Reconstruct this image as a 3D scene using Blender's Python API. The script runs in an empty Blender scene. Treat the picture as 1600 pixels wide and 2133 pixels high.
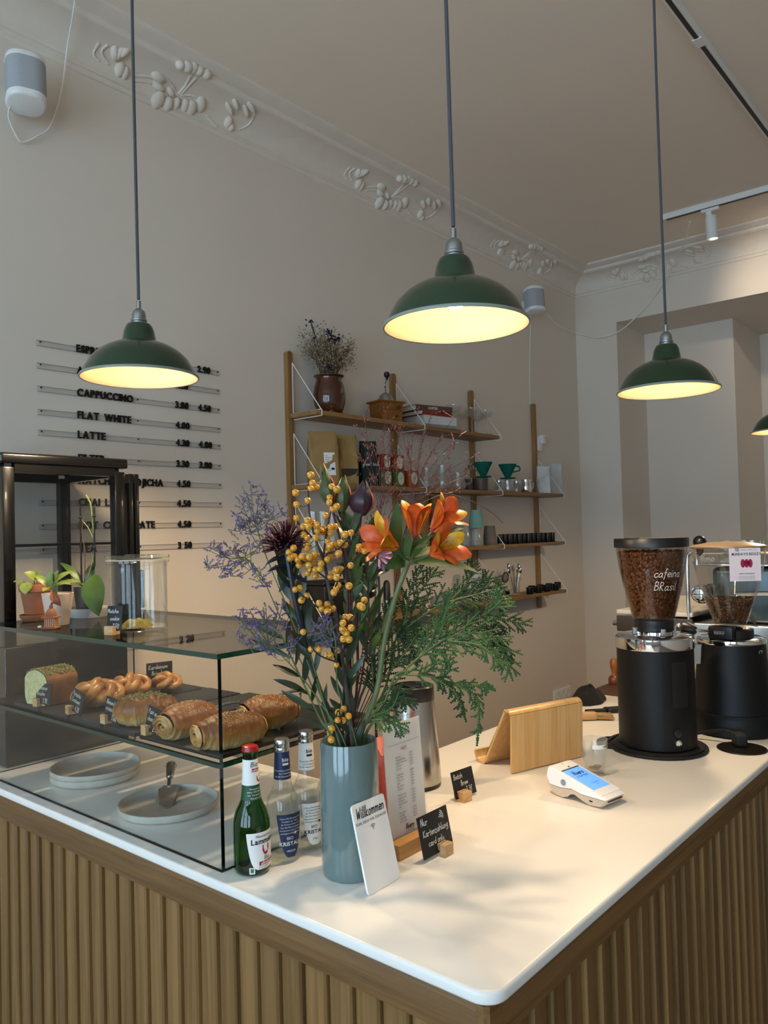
import bpy, bmesh, math, random
from mathutils import Vector, Matrix, Euler, noise as mnoise
random.seed(7)
PI = math.pi
SC = bpy.context.scene
COL = SC.collection

# ------------------------------------------------------------------ camera
FOC = 1638.5                     # focal length in pixels of the 1600x2133 frame
CAM = Vector((0.0, 0.0, 1.62))
YAW, PIT, ROL = math.radians(40.2326), math.radians(1.4588), math.radians(-1.4838)
FW = Vector((math.cos(PIT) * math.cos(YAW), math.cos(PIT) * math.sin(YAW), math.sin(PIT)))
_r = Vector((math.sin(YAW), -math.cos(YAW), 0)); _u = _r.cross(FW)
RT = _r * math.cos(ROL) + _u * math.sin(ROL)
UP = -_r * math.sin(ROL) + _u * math.cos(ROL)
cam = bpy.data.cameras.new('camera'); camo = bpy.data.objects.new('camera', cam); COL.objects.link(camo)
cam.sensor_fit = 'VERTICAL'; cam.sensor_height = 32.0; cam.lens = FOC / 2133 * 32.0
cam.clip_start = 0.05; cam.clip_end = 100
camo.matrix_world = Matrix((( RT.x, UP.x, -FW.x, CAM.x), (RT.y, UP.y, -FW.y, CAM.y), (RT.z, UP.z, -FW.z, CAM.z), (0, 0, 0, 1)))
SC.camera = camo

# ------------------------------------------------------------------ world, daylight, exposure
W = bpy.data.worlds.new('overcast_sky'); SC.world = W; W.use_nodes = True
bg = W.node_tree.nodes['Background']
bg.inputs[0].default_value = (0.58, 0.785, 1.0, 1); bg.inputs[1].default_value = 5.4
WINX = -2.6                      # street windows are in the wall behind the camera
WINS = [(-2.3, -0.75), (-0.45, 1.1), (1.3, 2.45)]
for (y0, y1) in WINS:            # portals guide the sky light through the windows
    L = bpy.data.lights.new('window_daylight', 'AREA'); L.shape = 'RECTANGLE'; L.size = 2.45; L.size_y = y1 - y0
    L.cycles.is_portal = True
    lo = bpy.data.objects.new('window_daylight', L); COL.objects.link(lo)
    lo.location = (WINX - 0.26, (y0 + y1) / 2, 1.725); lo.rotation_euler = (0, -PI / 2, 0)
LAMP_E = 42.0                    # bulb surface; the lamp itself is LAMP_W
LAMP_W = 16.5
SPOT_W = 9.0
SC.view_settings.view_transform = 'Standard'; SC.view_settings.look = 'None'
SC.view_settings.gamma = 1.0; SC.view_settings.use_curve_mapping = False
SC.view_settings.exposure = 0.5
SC.cycles.max_bounces = 10; SC.cycles.diffuse_bounces = 6; SC.cycles.glossy_bounces = 4
SC.cycles.transmission_bounces = 8; SC.cycles.transparent_max_bounces = 28
SC.cycles.sample_clamp_indirect = 4.0; SC.cycles.caustics_reflective = False; SC.cycles.caustics_refractive = False
SC.cycles.use_denoising = True

# ------------------------------------------------------------------ points from the photograph, on planes with a real distance
def ray(x, y): return FW + RT * ((x - 800) / FOC) - UP * ((y - 1066.5) / FOC)
def onz(x, y, z): d = ray(x, y); return CAM + d * ((z - CAM.z) / d.z)
def ony(x, y, Y): d = ray(x, y); return CAM + d * (Y / d.y)
def onx(x, y, X): d = ray(x, y); return CAM + d * (X / d.x)
def atd(x, y, depth): return CAM + ray(x, y) * depth

# ------------------------------------------------------------------ materials
def lin(h):
    if isinstance(h, str):
        h = h.lstrip('#'); c = [int(h[i:i + 2], 16) / 255 for i in (0, 2, 4)]
    else: c = [v / 255 for v in h]
    return tuple(((v / 12.92) if v <= 0.04045 else ((v + 0.055) / 1.055) ** 2.4) for v in c) + (1,)
MATS = {}
def newmat(name):
    m = bpy.data.materials.new(name); m.use_nodes = True; nt = m.node_tree
    b = nt.nodes['Principled BSDF']; MATS[name] = m
    return m, nt, b
def P(b, **k):
    for n, v in k.items(): b.inputs[n.replace('_', ' ')].default_value = v
def M(name, col, rough=0.5, metal=0.0, var=0.12, scale=8.0, bump=0.0, bscale=60.0, col2=None, coat=0.0, sheen=0.0, spec=0.5, rand=0.0, sss=0.0):
    if name in MATS: return MATS[name]
    m, nt, b = newmat(name); N = nt.nodes.new; Lk = nt.links.new
    P(b, Roughness=rough, Metallic=metal); b.inputs['Coat Weight'].default_value = coat
    b.inputs['Sheen Weight'].default_value = sheen; b.inputs['Specular IOR Level'].default_value = spec
    c = lin(col); c2 = lin(col2) if col2 else tuple(v * (1 - var) for v in c[:3]) + (1,)
    tc = N('ShaderNodeTexCoord'); nz = N('ShaderNodeTexNoise'); nz.inputs['Scale'].default_value = scale; nz.inputs['Detail'].default_value = 4
    Lk(tc.outputs['Object'], nz.inputs['Vector'])
    r = N('ShaderNodeValToRGB'); r.color_ramp.elements[0].position = 0.35; r.color_ramp.elements[1].position = 0.68
    r.color_ramp.elements[0].color = c2; r.color_ramp.elements[1].color = c
    Lk(nz.outputs['Fac'], r.inputs['Fac'])
    out = r.outputs['Color']
    if rand:
        oi = N('ShaderNodeObjectInfo'); mr = N('ShaderNodeMapRange'); mr.inputs['To Min'].default_value = 1 - rand; mr.inputs['To Max'].default_value = 1 + rand * .6
        Lk(oi.outputs['Random'], mr.inputs['Value']); mx = N('ShaderNodeVectorMath'); mx.operation = 'SCALE'
        Lk(out, mx.inputs[0]); Lk(mr.outputs[0], mx.inputs['Scale']); out = mx.outputs[0]
    Lk(out, b.inputs['Base Color'])
    if sss: b.inputs['Subsurface Weight'].default_value = sss; b.inputs['Subsurface Radius'].default_value = (.01, .006, .003); b.inputs['Subsurface Scale'].default_value = .3
    if bump:
        n2 = N('ShaderNodeTexNoise'); n2.inputs['Scale'].default_value = bscale; n2.inputs['Detail'].default_value = 5; Lk(tc.outputs['Object'], n2.inputs['Vector'])
        bp = N('ShaderNodeBump'); bp.inputs['Strength'].default_value = bump; bp.inputs['Distance'].default_value = 0.004
        Lk(n2.outputs['Fac'], bp.inputs['Height']); Lk(bp.outputs[0], b.inputs['Normal'])
    return m
def WOOD(name, dark, light, grain=(40, 40, 1.6), rough=0.55, rand=0.25, scale=1.0, bump=0.15, coat=0.0):
    m, nt, b = newmat(name); N = nt.nodes.new; Lk = nt.links.new
    tc = N('ShaderNodeTexCoord'); oi = N('ShaderNodeObjectInfo'); mp = N('ShaderNodeMapping'); mp.inputs['Scale'].default_value = [g * scale for g in grain]
    cx = N('ShaderNodeVectorMath'); cx.operation = 'SCALE'; cx.inputs[0].default_value = (13.1, 7.7, 3.3); Lk(oi.outputs['Random'], cx.inputs['Scale'])
    ad = N('ShaderNodeVectorMath'); Lk(tc.outputs['Object'], ad.inputs[0]); Lk(cx.outputs[0], ad.inputs[1]); Lk(ad.outputs[0], mp.inputs['Vector'])
    nz = N('ShaderNodeTexNoise'); nz.inputs['Scale'].default_value = 1.0; nz.inputs['Detail'].default_value = 7; nz.inputs['Roughness'].default_value = 0.62; nz.inputs['Distortion'].default_value = 0.9
    Lk(mp.outputs[0], nz.inputs['Vector'])
    r = N('ShaderNodeValToRGB'); r.color_ramp.elements[0].position = 0.3; r.color_ramp.elements[1].position = 0.7
    r.color_ramp.elements[0].color = lin(dark); r.color_ramp.elements[1].color = lin(light); Lk(nz.outputs['Fac'], r.inputs['Fac'])
    mr = N('ShaderNodeMapRange'); mr.inputs['To Min'].default_value = 1 - rand; mr.inputs['To Max'].default_value = 1 + rand * .5; Lk(oi.outputs['Random'], mr.inputs['Value'])
    mx = N('ShaderNodeVectorMath'); mx.operation = 'SCALE'; Lk(r.outputs[0], mx.inputs[0]); Lk(mr.outputs[0], mx.inputs['Scale']); Lk(mx.outputs[0], b.inputs['Base Color'])
    P(b, Roughness=rough); b.inputs['Coat Weight'].default_value = coat
    bp = N('ShaderNodeBump'); bp.inputs['Strength'].default_value = bump; bp.inputs['Distance'].default_value = 0.002; Lk(nz.outputs['Fac'], bp.inputs['Height']); Lk(bp.outputs[0], b.inputs['Normal'])
    return m
def GLASS(name, tint=(1, 1, 1), ior=1.45, rough=0.0, refl=(1, 1, 1), body=0.0):
    """thin-walled glass: fresnel mirror over tinted clear transmission, optional milky body"""
    m, nt, b = newmat(name); N = nt.nodes.new; Lk = nt.links.new; nt.nodes.remove(b)
    o = nt.nodes['Material Output']; tr = N('ShaderNodeBsdfTransparent'); tr.inputs[0].default_value = (*tint, 1)
    gl = N('ShaderNodeBsdfGlossy'); gl.inputs['Color'].default_value = (*refl, 1); gl.inputs['Roughness'].default_value = rough
    f0 = ((ior - 1) / (ior + 1)) ** 2; lw = N('ShaderNodeLayerWeight'); lw.inputs['Blend'].default_value = 0.5
    pw = N('ShaderNodeMath'); pw.operation = 'POWER'; pw.inputs[1].default_value = 4.5; Lk(lw.outputs['Facing'], pw.inputs[0])
    fr = N('ShaderNodeMath'); fr.operation = 'MULTIPLY_ADD'; fr.inputs[1].default_value = 0.96 - f0; fr.inputs[2].default_value = f0; Lk(pw.outputs[0], fr.inputs[0])
    mx = N('ShaderNodeMixShader'); Lk(fr.outputs[0], mx.inputs[0]); Lk(tr.outputs[0], mx.inputs[1]); Lk(gl.outputs[0], mx.inputs[2]); last = mx
    if body:
        df = N('ShaderNodeBsdfDiffuse'); df.inputs[0].default_value = (*refl, 1); m2 = N('ShaderNodeMixShader'); m2.inputs[0].default_value = body
        Lk(mx.outputs[0], m2.inputs[1]); Lk(df.outputs[0], m2.inputs[2]); last = m2
    Lk(last.outputs[0], o.inputs[0]); return m
def EMIT(name, col, strength):
    m, nt, b = newmat(name); b.inputs['Base Color'].default_value = lin(col); b.inputs['Emission Color'].default_value = lin(col); b.inputs['Emission Strength'].default_value = strength
    return m

# ------------------------------------------------------------------ mesh builder
class MB:
    def __init__(s): s.v = []; s.f = []; s.m = []
    def add(s, v, f, m=0, X=None):
        o = len(s.v)
        s.v += [tuple(X @ Vector(p)) for p in v] if X is not None else [tuple(p) for p in v]
        s.f += [tuple(i + o for i in q) for q in f]; s.m += [m] * len(f); return s
    def box(s, c, d, X=None, m=0, bev=0.0):
        x, y, z = (k / 2 for k in d); b = min(bev, x * .95, y * .95, z * .95)
        if b <= 0:
            v = [(c[0] + i * x, c[1] + j * y, c[2] + k * z) for i in (-1, 1) for j in (-1, 1) for k in (-1, 1)]
            f = [(0, 1, 3, 2), (4, 6, 7, 5), (0, 4, 5, 1), (2, 3, 7, 6), (0, 2, 6, 4), (1, 5, 7, 3)]
            return s.add(v, f, m, X)
        bm = bmesh.new(); bmesh.ops.create_cube(bm, size=1.0)
        for q in bm.verts: q.co = Vector((q.co.x * 2 * x, q.co.y * 2 * y, q.co.z * 2 * z))
        bmesh.ops.bevel(bm, geom=list(bm.edges), offset=b, segments=2 if b < .004 else 3, profile=0.6, affect='EDGES')
        bm.verts.index_update(); v = [(q.co.x + c[0], q.co.y + c[1], q.co.z + c[2]) for q in bm.verts]
        f = [tuple(q.index for q in g.verts) for g in bm.faces]; bm.free(); return s.add(v, f, m, X)
    def bb(s, x0, x1, y0, y1, z0, z1, m=0, bev=0.0, X=None):
        return s.box(((x0 + x1) / 2, (y0 + y1) / 2, (z0 + z1) / 2), (abs(x1 - x0), abs(y1 - y0), abs(z1 - z0)), X, m, bev)
    def lathe(s, prof, seg=32, m=0, X=None, ell=1.0, a0=0.0, a1=None, flute=None):
        full = a1 is None; a1 = 2 * PI if full else a1; v = []; rings = []
        for (r, z) in prof:
            if r < 1e-6: rings.append([len(v)]); v.append((0, 0, z)); continue
            ring = []
            for k in range(seg if full else seg + 1):
                a = a0 + (a1 - a0) * k / seg; q = r * (flute(a, z) if flute else 1)
                ring.append(len(v)); v.append((q * math.cos(a), q * ell * math.sin(a), z))
            rings.append(ring)
        f = []
        for A, B in zip(rings, rings[1:]):
            n = max(len(A), len(B))
            for k in range(n if full else n - 1):
                k2 = (k + 1) % n
                if len(A) == 1 and len(B) == 1: continue
                if len(A) == 1: f.append((A[0], B[k2], B[k]))
                elif len(B) == 1: f.append((A[k], A[k2], B[0]))
                else: f.append((A[k], A[k2], B[k2], B[k]))
        return s.add(v, f, m, X)
    def tube(s, pts, r, seg=8, m=0, X=None, cap=True, flat=1.0):
        pts = [Vector(p) for p in pts]; n = len(pts); v = []; f = []
        rs = r if isinstance(r, (list, tuple)) else [r] * n
        t0 = (pts[1] - pts[0]).normalized(); nv = t0.orthogonal().normalized()
        for i, p in enumerate(pts):
            t = (pts[min(i + 1, n - 1)] - pts[max(i - 1, 0)])
            t = t.normalized() if t.length > 1e-9 else t0
            nv = nv - t * nv.dot(t); nv = nv.normalized() if nv.length > 1e-6 else t.orthogonal().normalized(); b = t.cross(nv)
            for k in range(seg):
                a = 2 * PI * k / seg; v.append(p + (nv * math.cos(a) + b * math.sin(a) * flat) * rs[i])
        for i in range(n - 1):
            for k in range(seg):
                k2 = (k + 1) % seg; f.append((i * seg + k, i * seg + k2, (i + 1) * seg + k2, (i + 1) * seg + k))
        if cap: f.append(tuple(range(seg))[::-1]); f.append(tuple(range((n - 1) * seg, n * seg)))
        return s.add(v, f, m, X)
    def prism(s, poly, z0, z1, m=0, X=None, me=None):
        n = len(poly); v = [(x, y, z0) for x, y in poly] + [(x, y, z1) for x, y in poly]
        s.add(v, [tuple(range(n))[::-1], tuple(range(n, 2 * n))], m, X)
        o = len(s.v) - 2 * n
        for k in range(n):
            k2 = (k + 1) % n; s.f.append((o + k, o + k2, o + n + k2, o + n + k)); s.m.append(m if me is None else me)
        return s
    def sphere(s, c, r, seg=16, rings=10, m=0, X=None):
        r = r if isinstance(r, (tuple, list)) else (r, r, r); T = Matrix.Translation(c) @ Matrix.Diagonal((*r, 1))
        prof = [(math.sin(PI * i / rings) if 0 < i < rings else 0, -math.cos(PI * i / rings)) for i in range(rings + 1)]
        return s.lathe(prof, seg, m, T if X is None else X @ T)
    def grid(s, fn, nu, nv, m=0, X=None, cu=False, cv=False):
        v = [fn(i / (nu if cu else nu - 1), j / (nv if cv else nv - 1)) for i in range(nu) for j in range(nv)]; f = []
        for i in range(nu if cu else nu - 1):
            for j in range(nv if cv else nv - 1):
                a = i * nv + j; b = i * nv + (j + 1) % nv; c = ((i + 1) % nu) * nv + (j + 1) % nv; d = ((i + 1) % nu) * nv + j
                f.append((a, b, c, d))
        return s.add(v, f, m, X)
    def join(s, o, X=None, m=None):
        return s.add(o.v, o.f, 0, X) if m is None and not any(o.m) else s._j(o, X, m)
    def _j(s, o, X, m):
        k = len(s.v); s.v += [tuple(X @ Vector(p)) for p in o.v] if X is not None else list(o.v)
        s.f += [tuple(i + k for i in q) for q in o.f]; s.m += (o.m if m is None else [m] * len(o.f)); return s
    def mesh(s, name, mats, smooth=40):
        me = bpy.data.meshes.new(name); me.from_pydata(s.v, [], s.f); me.update()
        for q in (mats if isinstance(mats, (list, tuple)) else [mats]): me.materials.append(q)
        me.polygons.foreach_set('material_index', s.m)
        if smooth:
            me.polygons.foreach_set('use_smooth', [True] * len(me.polygons)); me.set_sharp_from_angle(angle=math.radians(smooth))
        return me

def link(o, parent=None, loc=None, rot=None):
    COL.objects.link(o)
    if parent is not None: o.parent = parent
    if loc is not None: o.location = loc
    if rot is not None: o.rotation_euler = rot
    return o
def tag(o, label=None, cat=None, group=None, kind=None):
    if label: o['label'] = label
    if cat: o['category'] = cat
    if group: o['group'] = group
    if kind: o['kind'] = kind
    return o
def thing(name, label, cat, loc=(0, 0, 0), rz=0.0, group=None):
    return tag(link(bpy.data.objects.new(name, None), None, loc, (0, 0, rz)), label, cat, group)
def part(name, mb, mats, parent=None, loc=None, rot=None, smooth=40, label=None):
    me = mb if isinstance(mb, bpy.types.Mesh) else mb.mesh(name, mats, smooth)
    o = link(bpy.data.objects.new(name, me), parent, loc, rot)
    if label: o['label'] = label
    return o
def single(name, mb, mats, label, cat, loc=None, rot=None, group=None, smooth=40, kind=None):
    return tag(part(name, mb, mats, None, loc, rot, smooth), label, cat, group, kind)
def struct(name, mb, mats, parent=None, smooth=0, label=None):
    o = part(name, mb, mats, parent, smooth=smooth)
    if parent is None: o['kind'] = 'structure'
    if label: o['label'] = label
    return o
def frame(o, x, y, z=None):
    """matrix with the given origin and x / y axes"""
    x = Vector(x).normalized(); y = Vector(y); y = (y - x * y.dot(x)).normalized(); z = x.cross(y)
    return Matrix(((x.x, y.x, z.x, o[0]), (x.y, y.y, z.y, o[1]), (x.z, y.z, z.z, o[2]), (0, 0, 0, 1)))
def bez(p, n=10):
    """Catmull-Rom through the points"""
    p = [Vector(q) for q in p]
    if len(p) < 3: return p
    out = []
    for i in range(len(p) - 1):
        a = p[max(i - 1, 0)]; b = p[i]; c = p[i + 1]; d = p[min(i + 2, len(p) - 1)]
        for k in range(n):
            t = k / n; out.append(0.5 * ((2 * b) + (c - a) * t + (2 * a - 5 * b + 4 * c - d) * t * t + (3 * b - a - 3 * c + d) * t ** 3))
    out.append(p[-1]); return out
def rrect(w, h, r, n=5, cx=0, cy=0):
    out = []
    for (sx, sy, a) in ((1, 1, 0), (-1, 1, PI / 2), (-1, -1, PI), (1, -1, 3 * PI / 2)):
        for k in range(n + 1):
            t = a + PI / 2 * k / n; out.append((cx + sx * (w / 2 - r) + r * math.cos(t), cy + sy * (h / 2 - r) + r * math.sin(t)))
    return out

# ------------------------------------------------------------------ lettering
GL = {}
def build_glyphs(chars, bolds):
    tmp = []
    for b in bolds:
        for ch in chars:
            cu = bpy.data.curves.new('glyph', 'FONT'); cu.body = ch; cu.size = 1.0; cu.extrude = 0.0; cu.offset = b; cu.resolution_u = 3
            o = bpy.data.objects.new('glyph', cu); COL.objects.link(o); tmp.append((ch, b, o, cu))
    bpy.context.view_layer.update(); dg = bpy.context.evaluated_depsgraph_get()
    for ch, b, o, cu in tmp:
        me = bpy.data.meshes.new_from_object(o.evaluated_get(dg)); v = [tuple(p.co) for p in me.vertices]; f = [tuple(q.vertices) for q in me.polygons]
        xs = [p[0] for p in v] or [0, .3]; x0, x1 = min(xs), max(xs); GL[(ch, b)] = ([(p[0] - x0, p[1], 0) for p in v], f, x1 - x0)
        bpy.data.objects.remove(o); bpy.data.curves.remove(cu); bpy.data.meshes.remove(me)
BOLDS = (0.0, 0.028)
build_glyphs("ABCDEFGHIJKLMNOPQRSTUVWXYZabcdefghijklmnopqrstuvwxyzäüöÜ0123456789.,/-!€[]&", BOLDS)
def glyph_solid(ch, bold, th):
    v, f, w = GL[(ch, bold)]; n = len(v); ed = {}
    V = [(x, y, 0) for x, y, _ in v] + [(x, y, th) for x, y, _ in v]; Fs = [tuple(reversed(q)) for q in f] + [tuple(i + n for i in q) for q in f]
    for q in f:
        for i in range(len(q)): ed[(q[i], q[(i + 1) % len(q)])] = 1
    for (a, b) in ed:
        if (b, a) not in ed: Fs.append((a, b, b + n, a + n))
    return V, Fs, w
def text(s, size, bold=0.0, align='c', gap=0.09, shear=0.0, sx=1.0, th=None, space=0.3):
    """flat (or solid) lettering in the XY plane"""
    mb = MB(); x = 0.0
    for ch in s:
        if ch == ' ': x += space; continue
        if th: v, f, w = glyph_solid(ch, bold, th / size)
        else: v, f, w = GL[(ch, bold)]
        mb.add([((x + p[0] + shear * p[1]) * size * sx, p[1] * size, p[2] * size) for p in v], f); x += w + gap
    w = (x - gap) * size * sx; d = {'c': -w / 2, 'l': 0, 'r': -w}[align]
    mb.v = [(p[0] + d, p[1], p[2]) for p in mb.v]; mb.w = w; return mb
ST = {}
def _st(d):
    for ln in d.strip().splitlines():
        k, rest = ln.split(':', 1); w, *strokes = rest.split('|')
        ST[k] = (float(w) / 100, [[tuple(int(q) / 100 for q in p.split(',')) for p in sk.split()] for sk in strokes])
_st('''a:50|40,45 20,50 2,28 10,2 28,8 40,35|40,50 40,10 50,0
b:42|0,100 2,0|0,33 20,50 38,30 28,3 2,6
c:40|38,42 20,50 2,28 10,3 25,0 40,10
d:46|40,40 20,50 2,25 15,0 40,20|42,100 42,0
e:40|3,24 36,30 30,47 15,50 2,25 12,1 38,9
f:34|36,92 22,100 14,80 12,0 6,-25|0,50 30,52
g:42|38,45 20,50 2,30 15,5 38,22|39,50 37,-25 15,-40 0,-25
h:42|0,100 0,0|0,30 20,50 35,38 37,0
i:16|3,50 4,8 12,0|3,70 5,75
k:42|0,100 0,0|36,52 2,22 38,0
l:16|2,100 2,10 12,0
m:62|0,50 0,0|0,34 15,50 26,40 27,0|27,34 43,50 53,40 54,0
n:42|0,50 0,0|0,33 18,50 33,40 35,0
o:44|20,50 2,30 8,4 22,0 38,22 34,44 20,50
p:42|0,50 0,-40|0,35 20,50 38,30 28,3 0,10
r:34|0,50 0,0|0,30 15,48 32,44
s:38|33,45 15,50 4,38 28,18 25,3 0,5
t:32|13,85 13,8 26,0|0,52 28,52
u:46|0,50 2,10 15,0 33,15 35,50|35,50 36,5 44,0
v:40|0,50 16,0 34,50
w:56|0,50 11,0 25,40 38,0 52,50
x:40|0,50 36,0|34,50 0,0
y:42|0,50 5,15 20,10 35,22|37,50 33,-20 15,-40 0,-30
z:42|0,50 34,50 0,0 38,0
A:48|0,0 20,100 42,0|8,38 34,38
B:46|2,100 2,0|0,98 30,92 27,60 4,53 36,42 36,10 2,0
C:50|42,85 25,100 3,60 8,10 28,0 45,15
K:50|2,100 2,0|42,100 4,48 46,0
M:66|0,0 5,100 28,30 50,100 56,0
N:52|0,0 4,100 40,0 44,100
P:46|3,100 3,0|0,98 32,92 32,62 4,50
R:48|3,100 3,0|0,98 32,90 28,58 4,50 42,0
V:50|0,100 20,0 44,100
W:74|0,100 16,0 34,75 48,0 70,100
0:44|20,100 2,60 8,5 24,0 40,40 34,92 20,100
1:22|0,78 14,100 14,0
2:44|3,80 20,100 36,78 2,2 42,2
3:42|3,92 24,100 34,78 14,56 38,36 30,4 2,6
4:46|26,100 0,38 42,38|30,62 30,0
5:44|38,100 8,98 5,60 30,56 36,20 20,0 0,8
6:42|32,98 8,60 4,15 22,0 36,22 22,45 5,28
7:42|0,98 40,98 14,0
8:42|20,54 4,78 20,100 35,78 20,54 2,22 18,0 38,22 20,54
9:42|34,72 18,54 4,76 20,98 36,78 30,0
.:14|4,0 6,5
,:14|6,4 0,-12
E:52|46,85 26,98 8,55 14,10 30,0 46,12|0,60 32,60|0,42 30,42''')
def script(s, size, w=0.06, align='c', gap=0.10, slant=0.12, jitter=0.03, sx=1.0, th=0.0):
    """hand lettering: each stroke a flat ribbon"""
    mb = MB(); x = 0.0; rnd = random.Random(s)
    for ch in s:
        if ch == ' ': x += 0.32; continue
        cw, sk = ST[ch]; dy = rnd.uniform(-jitter, jitter)
        for k in sk:
            pts = bez([(p[0], p[1] + dy, 0) for p in k], 4); n = len(pts); v = []
            for i, p in enumerate(pts):
                t = pts[min(i + 1, n - 1)] - pts[max(i - 1, 0)]; t = t.normalized() if t.length > 0 else Vector((1, 0, 0)); q = Vector((-t.y, t.x, 0)) * w / 2
                if i == 0: p = p - t * w / 3
                if i == n - 1: p = p + t * w / 3
                v += [p + q, p - q]
            mb.add([((x + p.x + slant * p.y) * size * sx, p.y * size, 0) for p in v], [(2 * i, 2 * i + 1, 2 * i + 3, 2 * i + 2) for i in range(n - 1)])
        x += cw + gap
    W_ = (x - gap) * size * sx; d = {'c': -W_ / 2, 'l': 0, 'r': -W_}[align]; mb.v = [(p[0] + d, p[1], p[2]) for p in mb.v]; mb.w = W_; return mb
def put(mb, o, x, y): mb.v = [tuple(frame(o, x, y) @ Vector(p)) for p in mb.v]; return mb
def shift(mb, dx, dy, dz=0): mb.v = [(p[0] + dx, p[1] + dy, p[2] + dz) for p in mb.v]; return mb
def wrap(mb, R, z0, a0, off=0.0004):
    """bend flat lettering round an upright cylinder of radius R (or a radius function of height)"""
    out = []
    for x, y, _ in mb.v:
        r = (R(z0 + y) if callable(R) else R) + off; a = a0 + x / r; out.append((r * math.cos(a), r * math.sin(a), z0 + y))
    mb.v = out; return mb
# ------------------------------------------------------------------ shared materials
m_wall = M('wall_paint', '#e2d7ca', .85, var=.03, scale=1.5, bump=.06, bscale=240)
m_ceil = M('ceiling_paint', '#f1e4d3', .9, var=.03, scale=1.2)
m_plaster = M('stucco_plaster', '#e6dccf', .8, var=.05, scale=14)
m_floor = WOOD('floor_oak', '#4a3522', '#7d6044', grain=(3, 26, 26), rough=.5)
m_white_top = M('white_solid_surface', '#efece6', .3, var=.02, scale=3, spec=.4)
m_oak = WOOD('oak_slat', '#6b4e2a', '#997547', grain=(34, 34, 1.2), rough=.5, rand=.18, bump=.3)
m_oak_rail_y = WOOD('oak_rail_long', '#5c4122', '#846038', grain=(60, 1.6, 60), rough=.5, rand=.06, bump=.25)
m_oak_rail_x = WOOD('oak_rail_cross', '#5c4122', '#846038', grain=(1.6, 60, 60), rough=.5, rand=.06, bump=.25)
m_shelf = WOOD('shelf_oak', '#7a562e', '#a67c49', grain=(1.8, 50, 50), rough=.5, rand=.1)
m_post = WOOD('shelf_post_oak', '#7a562e', '#a67c49', grain=(50, 50, 1.8), rough=.5, rand=.1)
m_walnut = WOOD('dark_worktop', '#3a2414', '#5e3d22', grain=(2, 40, 40), rough=.45, rand=.05)
m_bamboo = WOOD('bamboo_veneer', '#c39556', '#dcb57c', grain=(70, 70, 1.5), rough=.35, rand=.03, bump=.05, coat=.2)
m_block = WOOD('beech_block', '#b98c58', '#d8b283', grain=(20, 90, 90), rough=.6, rand=.2)
m_blackpl = M('black_plastic', '#0c0c0d', .38, var=.2)
m_blackmat = M('black_powder_coat', '#060607', .5, spec=.3, var=.15, bump=.05, bscale=400)
m_rubber = M('black_rubber', '#090909', .75)
m_chrome = M('chrome', '#dfe0e2', .07, 1.0, var=.02)
m_steel = M('brushed_steel', '#bfbcb6', .24, 1.0, var=.08, scale=30)
m_zinc = M('galvanised_metal', '#a8adb0', .3, 1.0, var=.1, scale=60)
m_whitepl = M('white_plastic', '#e9e9e7', .35, var=.02)
m_greypl = M('grey_mesh_fabric', '#a9adb3', .8, var=.1, scale=300)
m_whitewire = M('white_wire', '#eeece8', .35, var=.02)
m_paper = M('white_paper', '#ece9e6', .7, var=.02)
m_ink = M('black_ink', '#15130f', .7, var=.1)
m_chalkboard = M('chalkboard_black', '#101113', .6, var=.25, scale=40)
m_chalk = M('chalk_white', '#dcdcd6', .8, var=.12, scale=200)
m_glass = GLASS('clear_glass', (.97, .985, .98))
m_pane = GLASS('showcase_glass', (.985, .995, .99), refl=(.42, .43, .44))
m_acrylic = GLASS('clear_acrylic', (.992, .992, .995), refl=(.35, .35, .35))
m_edge = M('glass_edge_green', '#0d3a2c', .12, var=.35, scale=25, spec=.7)
m_seam = M('glass_seam_dark', '#07110f', .15, var=.3, scale=40)
m_thickglass = GLASS('heavy_glass', (.95, .96, .955), ior=1.55)
m_cord = M('grey_textile_cord', '#56565c', .85, var=.35, scale=900)
m_shade = M('green_enamel', '#15361f', .22, var=.08, coat=.5, spec=.5)
m_shadein = M('white_enamel', '#f6ead0', .35, var=.02)
m_bulb = EMIT('lamp_bulb', '#ffcd8e', LAMP_E)
WY, FY, ZC, XF = 2.62, 2.42, 3.47, 5.34

# ------------------------------------------------------------------ room shell
struct('floor', MB().bb(-2.9, 6.8, -3.0, 2.9, -0.1, 0), m_floor)
struct('ceiling', MB().bb(-2.9, 6.8, -3.0, 2.9, ZC, ZC + .1), m_ceil)
struct('wall_left', MB().bb(-2.9, 6.8, WY, WY + .2, 0, ZC), m_wall)
struct('wall_right', MB().bb(-2.9, 6.8, -3.0, -2.8, 0, ZC), m_wall)
w = MB(); w.bb(XF, 6.7, 2.306, WY, 0, ZC); w.bb(5.845, 6.7, 1.665, 2.306, 0, 3.07); w.bb(6.52, 6.7, -2.8, 1.665, 0, 3.07); w.bb(XF, 6.7, -2.8, 2.306, 3.07, ZC)
struct('wall_far', w, m_wall)
w = MB(); z0, z1 = .5, 2.95
w.bb(WINX - .3, WINX, -2.8, WY, 0, z0); w.bb(WINX - .3, WINX, -2.8, WY, z1, ZC); ys = [-2.8] + [q for a in WINS for q in a] + [WY]
for a, b in zip(ys[::2], ys[1::2]): w.bb(WINX - .3, WINX, a, b, z0, z1)
struct('wall_back', w, m_wall)
m_frame = M('window_frame_white', '#dedad2', .5)
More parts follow.
